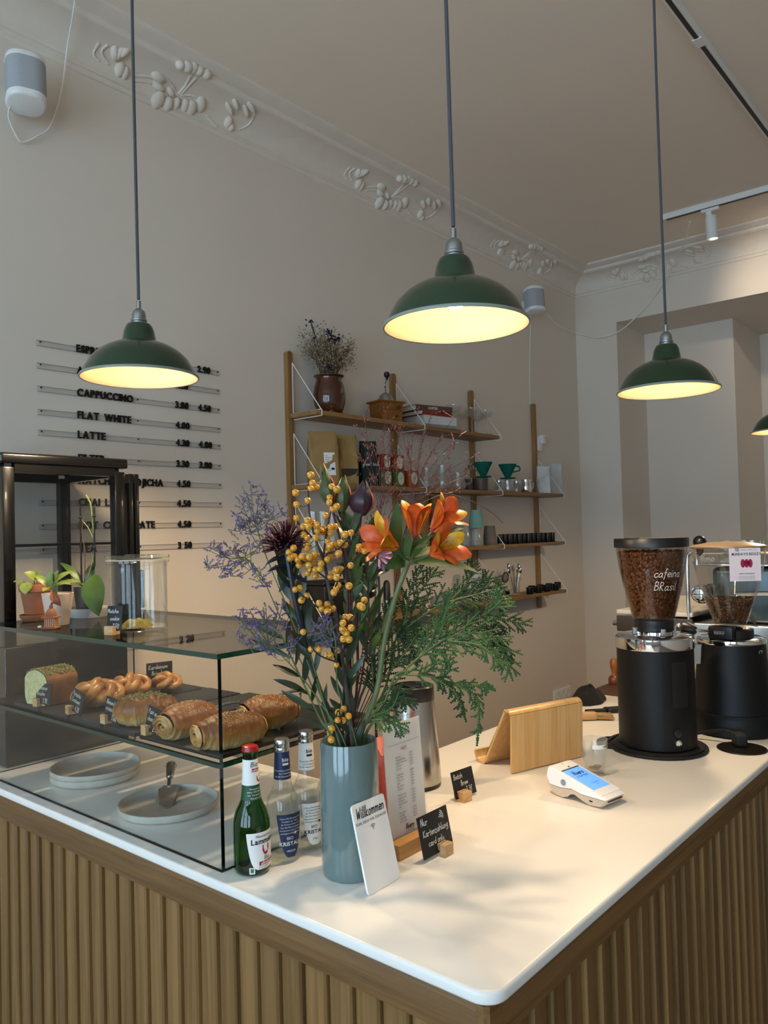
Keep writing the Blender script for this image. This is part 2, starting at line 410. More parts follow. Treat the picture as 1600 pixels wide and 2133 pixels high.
for i, (a, b) in enumerate(WINS):
    f = MB(); t = .06
    for (y0, y1, q0, q1) in ((a, b, z0, z0 + t), (a, b, z1 - t, z1), (a, a + t, z0, z1), (b - t, b, z0, z1), (a, b, 2.2, 2.25)): f.bb(WINX - .2, WINX - .13, y0, y1, q0, q1)
    fo = struct('window_%d' % (i + 1), f, m_frame); part('window_pane', MB().bb(WINX - .17, WINX - .162, a + t, b - t, z0 + t, z1 - t), m_glass, fo, smooth=0)

# cornice: a cove with a bead below, running on two walls
PROF = [(0, 3.305), (.006, 3.308), (.010, 3.316), (.009, 3.324), (.016, 3.328), (.017, 3.336), (.014, 3.342)]
PROF += [(.016 + .118 * (1 - math.cos(t * PI / 2)), 3.345 + .078 * math.sin(t * PI / 2)) for t in [k / 8 for k in range(9)]]
PROF += [(.142, 3.425), (.150, 3.434), (.150, 3.444), (.190, 3.452), (.205, 3.460), (.206, 3.472), (0, 3.472)]
c1 = MB(); n = len(PROF)
c1.add([(-2.6, WY - d, z) for d, z in PROF] + [(XF - d, WY - d, z) for d, z in PROF], [(k, k + 1, n + k + 1, n + k) for k in range(n - 1)])
trim1 = struct('trim_1', c1, m_plaster, smooth=35)
c2 = MB(); c2.add([(XF - d, WY - d, z) for d, z in PROF] + [(XF - d, -2.8, z) for d, z in PROF], [(k, k + 1, n + k + 1, n + k) for k in range(n - 1)])
trim2 = struct('trim_2', c2, m_plaster, smooth=35)
def cove_d(z):
    if z < 3.345: return .016
    if z > 3.423: return .15
    t = math.asin(min(1, (z - 3.345) / .078)) / (PI / 2); return .016 + .118 * (1 - math.cos(t * PI / 2))
def cove_at(px, py):
    best = None
    for k in range(200):
        Y = WY - .25 * k / 200; p = ony(px, py, Y); e = abs((WY - Y) - cove_d(p.z))
        if best is None or e < best[0]: best = (e, p)
    return best[1]
def ornament():
    mb = MB(); sc = lambda x, y: cove_at(150 + x / 2.667, 100 + y / 2.667)
    O = sc(590, 260); nrm = Vector((0, -.75, -.66)); tx = Vector((1, 0, 0)); ty = nrm.cross(tx) * -1
    def blob(x, y, a, b, rot=0, h=.012):
        p = sc(x, y) - O; X = frame(p, tx * math.cos(rot) + ty * math.sin(rot), ty * math.cos(rot) - tx * math.sin(rot))
        mb.sphere((0, 0, 0), (a, b, h), 12, 8, X=X); mb.sphere((a * .1, b * .15, h * .55), (a * .55, b * .7, h * .7), 10, 6, X=X)
    for (x, y, a, b, r) in ((475, 290, .014, .020, .2), (530, 312, .011, .016, 0), (575, 312, .009, .015, .1), (622, 325, .010, .017, -.1), (655, 340, .014, .021, .1), (712, 312, .013, .019, -.3),
                            (480, 215, .016, .009, .2), (478, 160, .017, .011, .1), (545, 245, .012, .008, .6),
                            (600, 95, .010, .010, 0), (640, 105, .012, .012, .4), (672, 108, .011, .013, 0), (705, 125, .012, .011, -.5), (745, 145, .012, .011, 0),
                            (262, 120, .010, .018, 0), (290, 140, .008, .016, 0), (235, 20, .008, .018, -.4), (262, 25, .008, .016, .2), (290, 20, .008, .016, .5),
                            (870, 330, .020, .006, .6), (905, 305, .018, .006, .7), (960, 340, .020, .006, .7), (990, 320, .020, .006, .5), (865, 415, .010, .016, .1), (880, 440, .009, .010, 0)):
        blob(x, y, a * 1.9, b * 1.85, r, .018)
    for st in (((585, 262), (630, 205), (660, 150)), ((600, 262), (645, 210), (690, 160)), ((575, 262), (560, 210), (520, 165)), ((345, 155), (400, 155), (450, 165)), ((345, 185), (400, 185), (440, 195)),
               ((745, 375), (775, 410), (800, 435)), ((1020, 350), (985, 420), (925, 455)), ((150, 70), (120, 30), (150, -30)), ((200, 90), (165, 20), (200, -20)), ((590, 265), (650, 262), (690, 275)), ((575, 250), (600, 275), (640, 285))):
        mb.tube([sc(*q) - O for q in bez([Vector((*s_, 0)) for s_ in st], 5) for q in [(q.x, q.y)]], .0055, 6)
    return mb, O
omb, O1 = ornament(); ome = omb.mesh('stucco_flower_relief', m_plaster, 60)
for X_ in (O1.x - 1.33, O1.x, O1.x + 1.33, O1.x + 2.66): part('stucco_flower_relief', ome, None, trim1, (X_, O1.y, O1.z))
for Y_ in (1.98, .65): part('stucco_flower_relief', ome, None, trim2, (XF - (WY - O1.y), Y_, O1.z), (0, 0, -PI / 2))

# ------------------------------------------------------------------ counter: worktops, oak cladding
X0, Y0, XA, YB, XW = .888, .584, 1.42, 1.356, 2.74
poly = [(X0, 2.6), (XA, 2.6), (XA, YB), (XW, YB), (XW, Y0)]
r = .035
poly = poly[::-1]
top = [(XW, YB), (XA, YB), (XA, 2.6), (X0, 2.6)] + [(X0 + r - r * math.cos(t * PI / 2), Y0 + r - r * math.sin(t * PI / 2)) for t in [k / 8 for k in range(9)]] + [(XW, Y0)]
bm = bmesh.new(); vs = [bm.verts.new((x, y, .98)) for x, y in top]; fc = bm.faces.new(vs)
ex = bmesh.ops.extrude_face_region(bm, geom=[fc]); bmesh.ops.translate(bm, vec=(0, 0, .02), verts=[q for q in ex['geom'] if isinstance(q, bmesh.types.BMVert)])
bmesh.ops.recalc_face_normals(bm, faces=bm.faces)
eds = [e for e in bm.edges if abs(e.verts[0].co.z - e.verts[1].co.z) < 1e-6]
bmesh.ops.bevel(bm, geom=eds, offset=.006, segments=3, profile=.5, affect='EDGES')
me = bpy.data.meshes.new('counter_worktop'); bm.to_mesh(me); bm.free(); me.materials.append(m_white_top); me.polygons.foreach_set('use_smooth', [True] * len(me.polygons)); me.set_sharp_from_angle(angle=math.radians(30))
tag(part('counter_worktop', me, None), 'white L-shaped worktop with rounded near corner carrying bouquet and pastry case', 'worktop')
single('wooden_worktop', MB().bb(XW + .003, 5.33, Y0, YB, .975, 1.0, bev=.003), m_walnut, 'dark brown wooden worktop under the espresso machine at the far end', 'worktop')
base = thing('bar_counter', 'oak counter front clad in upright slats below the white worktop', 'counter', (0, 0, 0))
XP, YP = X0 + .012, Y0 + .020
sm = MB(); sm.prism([(.0004, .028), (.0004, .004), (.003, 0), (.048, .0065), (.0556, .0105), (.0556, .028)], .06, .9215)
slat = sm.mesh('slat', m_oak, 25); sm2 = MB().add([(.0545 - x, y, z) for x, y, z in sm.v], [tuple(reversed(f_)) for f_ in sm.f]); slat2 = sm2.mesh('slat', m_oak, 25)
carc = MB(); carc.bb(XP + .03, XA - .01, YP + .03, 2.6, .04, .975); carc.bb(XA - .01, 5.3, YP + .03, YB - .01, .04, .97)
part('carcass', carc, M('carcass_dark', '#1c140d', .8), base, smooth=0)
ny = int((2.6 - YP) / .0565)
for k in range(ny + 1):          # front towards the street: each slat its own piece
    y = 2.6 - (k + 1) * .0565 + .004
    if y < YP - .002: break
    part('slat', slat2, None, base, (XP, y + .0565, 0), (0, 0, -PI / 2))
nx = int((5.3 - XP) / .0565)
for k in range(nx): part('slat', slat, None, base, (XP + .012 + k * .0565, YP, 0))
part('rail', MB().bb(XP - .006, XP + .03, YP + .012, 2.6, .9215, .979, bev=.002), m_oak_rail_y, base)
part('rail', MB().bb(XP + .030, 5.3, YP - .006, YP + .03, .9215, .9745, bev=.002), m_oak_rail_x, base)
part('corner_block', MB().prism([(XP - .006, YP + .012), (XP - .006, YP), (XP, YP - .006), (XP + .03, YP - .006), (XP + .03, YP + .012)], .9215, .979), m_oak_rail_x, base)
part('corner_post', MB().prism([(XP, YP + .014), (XP, YP + .004), (XP + .004, YP), (XP + .014, YP), (XP + .014, YP + .014)], .06, .9215), m_oak, base)
part('plinth', MB().bb(XP + .05, XP + .07, YP + .05, 2.6, 0, .06).bb(XP + .05, 5.3, YP + .05, YP + .07, 0, .06), m_walnut, base)

# ------------------------------------------------------------------ pastry showcase of bonded glass panes
SX0, SX1, SY0, SY1, ZM, ZT = .914, 1.36, 1.187, 2.185, 1.198, 1.400
sc_ = thing('glass_showcase', 'two-tier glass pastry showcase on the left worktop', 'showcase', (SX0, SY0, 1.0))
def pane(d, edges, label=None):
    """a glass sheet: clear faces, green polished edges"""
    x0, x1, y0, y1, z0, z1 = d; mb = MB().bb(x0 - SX0, x1 - SX0, y0 - SY0, y1 - SY0, z0 - 1, z1 - 1)
    dims = [x1 - x0, y1 - y0, z1 - z0]; thin = dims.index(min(dims))
    for i, f in enumerate(mb.f):
        q = [Vector(mb.v[k]) for k in f]; nn = (q[1] - q[0]).cross(q[2] - q[0]); ax = max(range(3), key=lambda a: abs(nn[a]))
        mb.m[i] = 0 if ax == thin else 1
    return part('glass_pane', mb, [m_pane, edges], sc_, smooth=0, label=label)
t = .008
pane((SX0, SX0 + t, SY0, SY1, 1.001, ZM - t), m_seam); pane((SX0, SX0 + t, SY0, SY1, ZM, ZT - t), m_seam)
pane((SX0 + t, SX1, SY0, SY0 + t, 1.001, ZM - t), m_seam); pane((SX0 + t, SX1, SY0, SY0 + t, ZM, ZT - t), m_seam)
pane((SX0, SX1, SY0, SY1, ZM - t, ZM), m_edge, 'glass shelf with green polished edge'); pane((SX0 - .002, SX1 + .002, SY0 - .002, SY1, ZT - t, ZT + .002), m_edge, 'glass top with green polished edge')
pane((SX0 + t, SX1, SY1 - t, SY1, 1.001, ZM - t), m_seam); pane((SX0 + t, SX1, SY1 - t, SY1, ZM, ZT - t), m_seam)

# ------------------------------------------------------------------ tall black display cabinet behind the showcase
CX0, CX1, CY0, CY1, CB, CT = .975, 1.352, 2.20, 2.572, 1.0, 1.868
m_cab = M('cabinet_black_metal', '#0a0a0b', .22, var=.2, coat=.3)
cb = thing('display_cabinet', 'tall black framed glass display cabinet with open door behind the showcase', 'cabinet', (CX0, CY0, CB))
CW, CD, CH = CX1 - CX0, CY1 - CY0, CT - CB
part('base_box', MB().bb(0, CW, 0, CD, 0, .33, bev=.006), m_cab, cb)
for (x, y) in ((0, 0), (CW - .034, 0), (0, CD - .034), (CW - .034, CD - .034)): part('post', MB().bb(x, x + .034, y, y + .034, .33, CH - .04, bev=.003), m_cab, cb)
part('top_panel', MB().bb(-.008, CW + .008, -.008, CD + .004, CH - .03, CH, bev=.008), m_cab, cb)
fr_ = MB()
for (a, b, c, d) in ((.034, CW - .034, 0, .02), (.034, CW - .034, CD - .02, CD), (0, .02, .034, CD - .034), (CW - .02, CW, .034, CD - .034)): fr_.bb(a, b, c, d, CH - .055, CH - .03)
part('top_frame', fr_, m_cab, cb, smooth=0)
m_cabglass = GLASS('cabinet_glass', (.955, .96, .96), refl=(.6, .6, .62))
part('glass_pane', MB().bb(.034, CW - .034, .008, .012, .33, CH - .055), m_cabglass, cb, smooth=0); part('glass_pane', MB().bb(CW - .014, CW - .010, .034, CD - .034, .33, CH - .055), m_cabglass, cb, smooth=0)
part('glass_pane', MB().bb(.034, CW - .034, CD - .012, CD - .008, .33, CH - .055), m_cabglass, cb, smooth=0); part('glass_pane', MB().bb(.008, .012, .034, CD - .034, .33, CH - .055), m_cabglass, cb, smooth=0)
sh = part('glass_shelf', MB().bb(.02, CW - .02, .02, CD - .02, .61, .616), m_cabglass, cb, smooth=0)
part('shelf_rail', MB().bb(.03, CW - .03, .012, .024, .604, .611), m_cab, cb, smooth=0); part('shelf_rail', MB().bb(.03, CW - .03, CD - .026, CD - .014, .604, .611), m_cab, cb, smooth=0)
for a_ in (.012, .032): part('door_rail', MB().bb(CW + a_, CW + a_ + .014, -.004, .022, .33, CH - .045, bev=.001), m_cab, cb)
part('hinge', MB().bb(CW - .002, CW + .046, -.002, .022, CH - .075, CH - .046, bev=.003), m_cab, cb); part('handle', MB().bb(CW + .046, CW + .060, -.004, .020, .40, .52, bev=.005), m_cab, cb)

# ------------------------------------------------------------------ menu lettering on acrylic rails
ROWS = [(2.297, 'ESPRESSO', '2.40', '2.90'), (2.219, 'AMERICANO', '3.20', ''), (2.140, 'CAPPUCCINO', '3.80', '4.50'), (2.060, 'FLAT WHITE', '4.00', ''), (1.990, 'LATTE', '4.30', '4.80'), (1.907, 'FILTER', '3.30', '3.80'),
        (1.828, 'MATCHA / HOJICHA', '4.50', ''), (1.750, 'CHAI LATTE', '4.50', ''), (1.668, 'HOT CHOCOLATE', '4.50', ''), (1.585, 'TEA', '3 50', ''), (1.218, '', '2 20', '')]
railm = MB(); railm.bb(0, .775, -.0042, -.0012, -.009, .009); railm.bb(0, .775, -.0052, -.0008, -.0096, -.009, m=1); railm.bb(0, .775, -.0045, -.0012, .009, .0094, m=1)
m_railedge = M('acrylic_edge_grey', '#8d8a8c', .3, var=.1)
rail_me = railm.mesh('acrylic_rail', [m_acrylic, m_railedge], 0); screw_me = MB().lathe([(0, 0), (.0028, 0), (.0028, .002), (0, .003)], 10).mesh('screw', m_blackpl)
m_letter = M('black_letter_acrylic', '#0a0a0a', .35, var=.1)
LM = {}
def letter_mesh(ch):
    if ch not in LM:
        v, f, wd = glyph_solid(ch, .028, .16); LM[ch] = (MB().add([(p[0] * .0365 * .86, p[1] * .0365, p[2] * .0365) for p in v], f).mesh('letter', m_letter, 0), wd * .0365 * .86)
    return LM[ch]
for z, word, p1, p2 in ROWS:
    lab = ('clear acrylic menu rail on the wall with black letters reading ' + word) if word else 'lowest acrylic menu rail on the wall reading only 2 20'
    rt = thing('menu_rail', lab, 'menu sign', (1.281, WY, z), 0, 'acrylic menu rails on the wall')
    part('acrylic_strip', rail_me, None, rt)
    for sx_ in (.012, .385, .763): part('screw', screw_me, None, rt, (sx_, -.004, .004), (PI / 2, 0, 0))
    for (x, s_) in ((.142, word), (.552, p1), (.661, p2)):
        for ch in s_:
            if ch == ' ': x += .014 if s_ != word else .018; continue
            lm, wd = letter_mesh(ch); part('letter', lm, None, rt, (x, -.0045, -.009), (PI / 2, 0, 0)); x += wd + .0036

# ------------------------------------------------------------------ pendant lamps
LAMPS = [((1.171, 1.825, 2.044), 'nearest the menu lettering, left of the others'), ((1.346, .929, 2.044), 'largest in view, above the bouquet'), ((2.412, .883, 2.030), 'above the coffee grinders'), ((4.041, .931, 2.044), 'half cut off at the right edge of the picture')]
R_ = .15
outer = [(.150, 0), (.152, .002), (.1515, .005), (.147, .006), (.140, .022), (.126, .048), (.106, .068), (.084, .082), (.060, .092), (.0465, .096), (.0440, .099), (.0385, .126), (.0335, .138), (.030, .1425), (0, .1435)]
inner = [(.150, 0), (.1455, .004), (.138, .021), (.124, .046), (.104, .0655), (.082, .079), (.058, .088), (.0445, .0935), (.0365, .124), (.0315, .136), (0, .139)]
sh_me = MB().lathe(outer, 64).mesh('lamp_shade', m_shade, 35); in_me = MB().lathe(inner, 64).mesh('inner_reflector', m_shadein, 35)
rim_me = MB().lathe([(.1495, -.001), (.1525, -.001), (.1535, .002), (.1515, .0055), (.1485, .004)], 64).mesh('rim', M('rim_worn', '#8f9a92', .3))
sock = MB().lathe([(.0, .143), (.0205, .143), (.0205, .148), (.0190, .149), (.0205, .151), (.0205, .156), (.0180, .158), (.0180, .168), (.0155, .177), (.010, .183), (.0062, .185), (.006, .205), (0, .206)], 28).mesh('socket_cap', m_zinc, 35)
bulb = MB().lathe([(0, .036), (.012, .039), (.021, .048), (.026, .060), (.025, .072), (.017, .090), (.013, .10), (.013, .12), (0, .12)], 20).mesh('bulb', m_bulb, 60)
for (p, d) in LAMPS:
    tilt = .055 if p[0] > 2 and p[0] < 3 else .0
    lt = thing('pendant_lamp', 'dark green enamel pendant lamp ' + d, 'lamp', p, 0, 'green pendant lamps over the counter')
    s_ = part('lamp_shade', sh_me, None, lt); part('inner_reflector', in_me, None, s_); part('rim', rim_me, None, s_)
    b_ = part('bulb', bulb, None, lt); ll = bpy.data.lights.new('lamp_light', 'SPOT'); ll.energy = LAMP_W; ll.color = (1, .75, .47); ll.spot_size = math.radians(165); ll.spot_blend = .35; ll.shadow_soft_size = .03
    lo = link(bpy.data.objects.new('lamp_light', ll), lt, (0, 0, .002))
    k_ = part('socket_cap', sock, None, lt)
    H = ZC - p[2]; rnd = random.Random(p[0])
    part('cord', MB().tube(bez([(0, 0, .21), (.002 * rnd.uniform(-1, 1), .002, .21 + (H - .25) * .33), (-.003, .001, .21 + (H - .25) * .66), (0, 0, H - .03)], 8), .0042, 8), m_cord, lt)
    part('ceiling_rose', MB().lathe([(0, H - .03), (.02, H - .03), (.045, H - .012), (.05, H), (0, H)], 24), m_whitepl, lt)

# ------------------------------------------------------------------ ceiling tracks, spotlight, speakers with their cables
m_slot = M('track_slot', '#3a2f28', .6)
def track(name, lab, x0, x1, y0, y1, along):
    t_ = thing(name, lab, 'track light', ((x0 + x1) / 2, (y0 + y1) / 2, ZC - .034)); hx, hy = (x1 - x0) / 2, (y1 - y0) / 2
    part('track_body', MB().bb(-hx, hx, -hy, hy, .002, .034, bev=.002), m_whitepl, t_)
    q = .008
    part('slot', MB().bb(-hx + .02, hx - .02, -q, q, 0, .002) if along == 'x' else MB().bb(-q, q, -hy + .02, hy - .02, 0, .002), m_slot, t_)
    return t_
t1 = track('ceiling_track', 'white ceiling track with dark slot running along the counter at upper right', 1.6, 5.1, .928, .962, 'x')
part('track_joint', MB().bb(-.03 + (3.03 - 3.35), .03 + (3.03 - 3.35), -.0175, .0175, -.003, .003), m_whitepl, t1)
t2 = track('ceiling_track', 'short white ceiling track in front of the far wall above the lintel', 4.65, 4.684, -.6, 1.70, 'y')
sp = onx(1481, 462, 4.667)
def spotlight(y, label, aim):
    s_ = thing('spotlight', label, 'spotlight', (4.667, y, ZC - .036), 0, 'white track spotlights')
    part('adapter', MB().bb(-.012, .012, -.05, .05, -.016, .0, bev=.003), m_whitepl, s_)
    part('bracket', MB().bb(-.004, .004, -.004, .026, -.05, -.016).bb(-.004, .004, .022, .030, -.085, -.03), m_whitepl, s_)
    cyl = MB().lathe([(0, 0), (.030, 0), (.031, -.002), (.031, -.128), (.029, -.130), (.027, -.128), (.026, -.105), (0, -.105)][::-1], 32)
    part('lamp_tube', cyl, m_whitepl, s_, (0, 0, -.045), (0, math.radians(-6), 0))
    sl = bpy.data.lights.new('spot_beam', 'SPOT'); sl.energy = SPOT_W; sl.color = (1, .84, .64); sl.spot_size = math.radians(110); sl.spot_blend = .8; sl.shadow_soft_size = .02
    so = link(bpy.data.objects.new('spot_beam', sl), s_, (.0, 0, -.18)); so.rotation_euler = Vector(aim).to_track_quat('-Z', 'Y').to_euler()
spotlight(sp.y, 'white cylindrical spotlight hanging from the far ceiling track', (.70, -.45, -.20))
spotlight(.55, 'second white track spotlight beyond the right edge, lighting the lintel', (.70, .15, -.12))
def speaker(loc, rz, tilt, label, n=''):
    t_ = thing('speaker', label, 'speaker', loc, rz, 'white wall speakers'); t_.rotation_euler = (tilt, 0, rz)
    w_, d_, h_ = .122, .120, .162
    ol = [(x, y) for x, y in rrect(w_, d_, .045, 6)]
    mid = part('grille', MB().prism(ol, .022, h_ - .022), m_greypl, t_, smooth=50)
    n_ = len(ol)
    for (sgn, za, zb) in ((1, h_ - .022, h_), (-1, .022, 0)):
        rings = [(1.0, 0), (1.0, .6), (.96, .9), (.86, 1.0)]
        v = [(x * s2, y * s2, za + (zb - za) * t2_) for s2, t2_ in rings for x, y in ol]; f = [(a * n_ + k, a * n_ + (k + 1) % n_, (a + 1) * n_ + (k + 1) % n_, (a + 1) * n_ + k) for a in range(3) for k in range(n_)] + [tuple(3 * n_ + k for k in range(n_))]
        part('top_cap' if sgn > 0 else 'bottom_cap', MB().add(v, f if sgn > 0 else [tuple(reversed(q)) for q in f]), m_whitepl, t_, smooth=50)
    part('wall_bracket', MB().bb(-.03, .03, d_ / 2 - .004, d_ / 2 + .05, .04, .11, bev=.006), m_whitepl, t_)
    return t_
P1 = ony(58, 218, 2.49); speaker((P1.x, 2.50, P1.z), math.radians(-18), math.radians(-8), 'white speaker with grey grille high on the menu wall, left of the lamps')
P2 = ony(1118, 650, 2.49); speaker((P2.x, 2.50, P2.z), math.radians(-28), math.radians(-6), 'small white speaker in the far corner above the shelf unit')
def cable(name, pts, r, mat, label, cat='cable', group=None): return single(name, MB().tube(bez(pts, 8), r, 6), mat, label, cat, None, None, group)
cable('speaker_cable', [ony(22, 218, 2.53), ony(18, 245, 2.58), ony(35, 285, 2.60), ony(48, 296, 2.605), ony(75, 285, 2.60), ony(105, 262, 2.60), ony(128, 190, 2.60), ony(140, 100, 2.57), ony(152, 30, 2.46), ony(158, -20, 2.40)], .0028, m_whitewire, 'white cable looping from the left speaker up to the ceiling')
cable('speaker_cable', [ony(1138, 652, 2.53), ony(1165, 680, 2.57), ony(1200, 693, 2.59), onx(1245, 703, 5.30), onx(1290, 690, 5.32), onx(1330, 655, 5.32), onx(1368, 610, 5.32), onx(1405, 545, 5.15), onx(1428, 500, 4.9), onx(1437, 462, 4.667)], .004, m_whitewire, 'thin white cable drooping from the far speaker up to the short track')
cable('speaker_cable', [ony(1106, 652, 2.612), ony(1104, 740, 2.612), ony(1104, 842, 2.612)], .0025, m_whitewire, 'thin white cable hanging straight down to the last shelf post')
q = ony(1122, 922, 2.61); t_ = thing('wall_sensor', 'small white wall sensor right of the last shelf post', 'sensor', (q.x, WY, q.z))
part('sensor_body', MB().bb(-.035, .02, -.03, 0, -.06, .045, bev=.01), m_whitepl, t_); part('sensor_cap', MB().bb(-.005, .045, -.045, -.012, -.01, .05, bev=.006), m_whitepl, t_); part('indicator', MB().sphere((.03, -.046, .03), .003, 8, 6), m_blackpl, t_)
q = ony(1172, 1446, 2.61); t_ = thing('wall_socket', 'white triple wall socket low on the wall behind the bamboo stand', 'socket', (q.x, WY, q.z))
part('plate', MB().bb(-.12, .12, -.012, 0, -.04, .04, bev=.004), m_whitepl, t_)
for k in (-1, 0, 1):
    s2 = part('socket_cup', MB().lathe([(.02, 0), (.028, 0), (.03, .003), (.022, .003), (.020, -.006), (0, -.006)], 20), m_whitepl, t_, (k * .072, -.012, 0), (PI / 2, 0, 0))
    part('contact_hole', MB().lathe([(0, -.005), (.003, -.005), (.003, -.004), (0, -.004)], 8), m_blackpl, s2, (-.009, 0, 0)); part('contact_hole', MB().lathe([(0, -.005), (.003, -.005), (.003, -.004), (0, -.004)], 8), m_blackpl, s2, (.009, 0, 0))
# ------------------------------------------------------------------ oak wall shelf unit and what stands on it
UX = [2.437, 3.180, 3.910, 4.653]; SZ = [2.152, 1.830, 1.519, 1.206]
su = thing('wall_shelf_unit', 'oak wall shelf unit with four round-ended posts, four boards and white wire brackets', 'shelf', (2.437, WY, 1.09))
um = MB(); ol = []
hh = 2.45 - 1.09
for k in range(13): a = PI * k / 12; ol.append((.0155 * math.cos(a), hh - .0155 + .0155 * math.sin(a)))
ol = [(.0155, .0155)] + ol + [(-.0155, .0155)] + [(-.0155 * math.cos(PI * k / 8), .0155 - .0155 * math.sin(PI * k / 8)) for k in range(1, 8)]
um.prism(ol, 0, .024, X=Matrix.Rotation(PI / 2, 4, 'X')); ume = um.mesh('post', m_post, 30)
for x in UX: part('post', ume, None, su, (x - UX[0], 0, 0))
for i, z in enumerate(SZ):
    x1 = 3.915 if i == 0 else 4.690
    part('shelf_board', MB().bb(0, x1 - 2.425, -.197, -.026, -.010, .010, bev=.002), m_shelf, su, (2.425 - UX[0], 0, z - 1.09))
bw = MB(); rr_ = .0026
bw.tube([(0, -.027, .245), (0, -.027, .002), (0, -.027, .013), (0, -.205, .013), (0, -.2075, .010), (0, -.2075, -.012), (0, -.205, -.0145), (0, -.03, -.0145)], rr_, 6); bw.tube([(0, -.027, .243), (0, -.202, .014)], rr_, 6)
bwe = bw.mesh('bracket', m_whitewire, 60)
for i, z in enumerate(SZ):
    for k, x in enumerate(UX):
        if i == 0 and k == 3: continue
        part('bracket', bwe, None, su, (x - UX[0] + (.012 if k < 3 else .018), 0, z - 1.09))
def spot(px, zs, Y=2.50):
    a = ony(px, 1000, Y); b = ony(px, 1100, Y); py = 1000 + 100 * (zs - a.z) / (b.z - a.z); p = ony(px, py, Y); return Vector((p.x, Y, zs)), (p - CAM).dot(FW) / FOC
TOP = [z + .0103 for z in SZ]
FACE = math.radians(-50)          # turned a little to the room
# --- top board: jug of dried flowers, mill, books, coupes
m_jug = M('brown_glaze', '#53260f', .16, var=.3, scale=9, coat=.5)
p, s = spot(687, TOP[0], 2.515)
single('stoneware_jug', MB().lathe([(0, 0), (24 * s, 0), (26 * s, 2 * s), (33 * s, 26 * s), (34.5 * s, 42 * s), (31 * s, 62 * s), (27 * s, 73 * s), (28 * s, 78 * s), (32 * s, 81 * s), (32 * s, 82.5 * s), (29 * s, 82 * s), (25 * s, 76 * s), (25 * s, 60 * s), (0, 55 * s)], 36), m_jug, 'brown glazed stoneware jug holding dried flowers on the top shelf board', 'jug', p)
jt = p + Vector((0, 0, 80 * s))
db = thing('dried_bouquet', 'bunch of dried brown and violet flowers in the stoneware jug', 'dried flowers', jt - Vector((0, 0, .05)))
m_dry = M('dried_stem', '#5d4d38', .9, var=.4, scale=40); m_dryf = M('dried_blossom', '#6e5c46', .95, var=.5, scale=90, col2='#b0a084'); m_viol = M('dried_violet', '#2c2140', .9, var=.4, scale=60)
rnd = random.Random(3); dst = MB(); dfl = MB()
def fleck(mb, p, r, rnd):
    a = Euler((rnd.uniform(0, 6), rnd.uniform(0, 6), 0)).to_matrix().to_4x4(); mb.add([(r, 0, 0), (-r * .6, r * .8, 0), (-r * .6, -r * .8, 0), (0, 0, r * .9)], [(0, 1, 3), (1, 2, 3), (2, 0, 3), (0, 2, 1)], 0, Matrix.Translation(p) @ a)
for k in range(80):
    a = rnd.uniform(0, 2 * PI); sp_ = rnd.uniform(.1, 1) ** .8; tip = Vector((math.cos(a) * .155 * sp_, math.sin(a) * .08 * sp_, .05 + rnd.uniform(.10, .245) * (1 - .22 * sp_)))
    mid = tip * .5 + Vector((0, 0, .03)); pts = bez([Vector((math.cos(a) * .02, math.sin(a) * .02, 0)), mid, tip], 4); dst.tube(pts, .0011, 3)
    for j in range(34): q = pts[rnd.randrange(4, len(pts))] + Vector((rnd.gauss(0, .018), rnd.gauss(0, .013), rnd.gauss(0, .018))); fleck(dfl, q, rnd.uniform(.003, .0065), rnd)
for k in range(3): dst.tube(bez([Vector((0, 0, 0)), Vector((-.05, 0, .15)), Vector((-.115, -.01, .285 - .01 * k))], 4), .0014, 4)
tag(part('stems', dst, m_dry, db), kind='stuff'); tag(part('dry_blossoms', dfl, m_dryf, db, smooth=0), kind='stuff')
for (x, y, z) in ((-.112, 0, .29), (-.088, 0, .215), (-.012, -.02, .26), (.0, -.02, .235), (-.02, -.03, .245), (.03, -.02, .225), (.035, -.03, .235), (.115, -.02, .19), (-.05, -.05, .09)):
    vb = MB(); [fleck(vb, Vector((rnd.gauss(0, .006), rnd.gauss(0, .006), rnd.gauss(0, .008))), .0075, rnd) for _ in range(10)]
    part('violet_blossom', vb, m_viol, db, (x, y, z), smooth=0)
p, s = spot(805, TOP[0], 2.50)
ml = thing('coffee_mill', 'old wooden hand coffee mill with metal dome and crank on the top board', 'coffee mill', p, math.radians(-12))
b_ = MB(); b_.add([(-.076, -.06, 0), (.076, -.06, 0), (.076, .06, 0), (-.076, .06, 0), (-.082, -.066, .095), (.082, -.066, .095), (.082, .066, .095), (-.082, .066, .095)], [(3, 2, 1, 0), (4, 5, 6, 7), (0, 1, 5, 4), (1, 2, 6, 5), (2, 3, 7, 6), (3, 0, 4, 7)])
m_mill = WOOD('mill_wood', '#6b3c12', '#9c6020', grain=(3, 40, 40), rough=.4, rand=.02)
part('body', b_, m_mill, ml, smooth=0); part('top_plate', MB().bb(-.1, .1, -.075, .075, .095, .104, bev=.004), m_mill, ml); part('drawer_knob', MB().sphere((.03, -.068, .03), .008, 10, 8), m_blackpl, ml); part('badge', MB().lathe([(0, 0), (.014, 0), (.014, .002), (0, .002)], 16), M('brass_badge', '#6b4c14', .4, .8), ml, (.03, -.0655, .07), (PI / 2, 0, 0))
part('dome', MB().lathe([(.052, .104), (.05, .115), (.038, .135), (.02, .148), (.008, .152), (0, .152)], 24), m_zinc, ml); part('crank', MB().tube(bez([(0, 0, .15), (0, 0, .175), (-.012, -.01, .185), (-.005, -.01, .20), (.004, -.005, .215)], 5), .005, 8), m_zinc, ml)
part('knob', MB().lathe([(0, 0), (.008, .002), (.008, .012), (.018, .022), (.018, .036), (.01, .042), (0, .043)], 16), m_blackpl, ml, (.006, -.005, .212))
for ch_ in ml.children: ch_.scale = (.8, .8, 1.0)
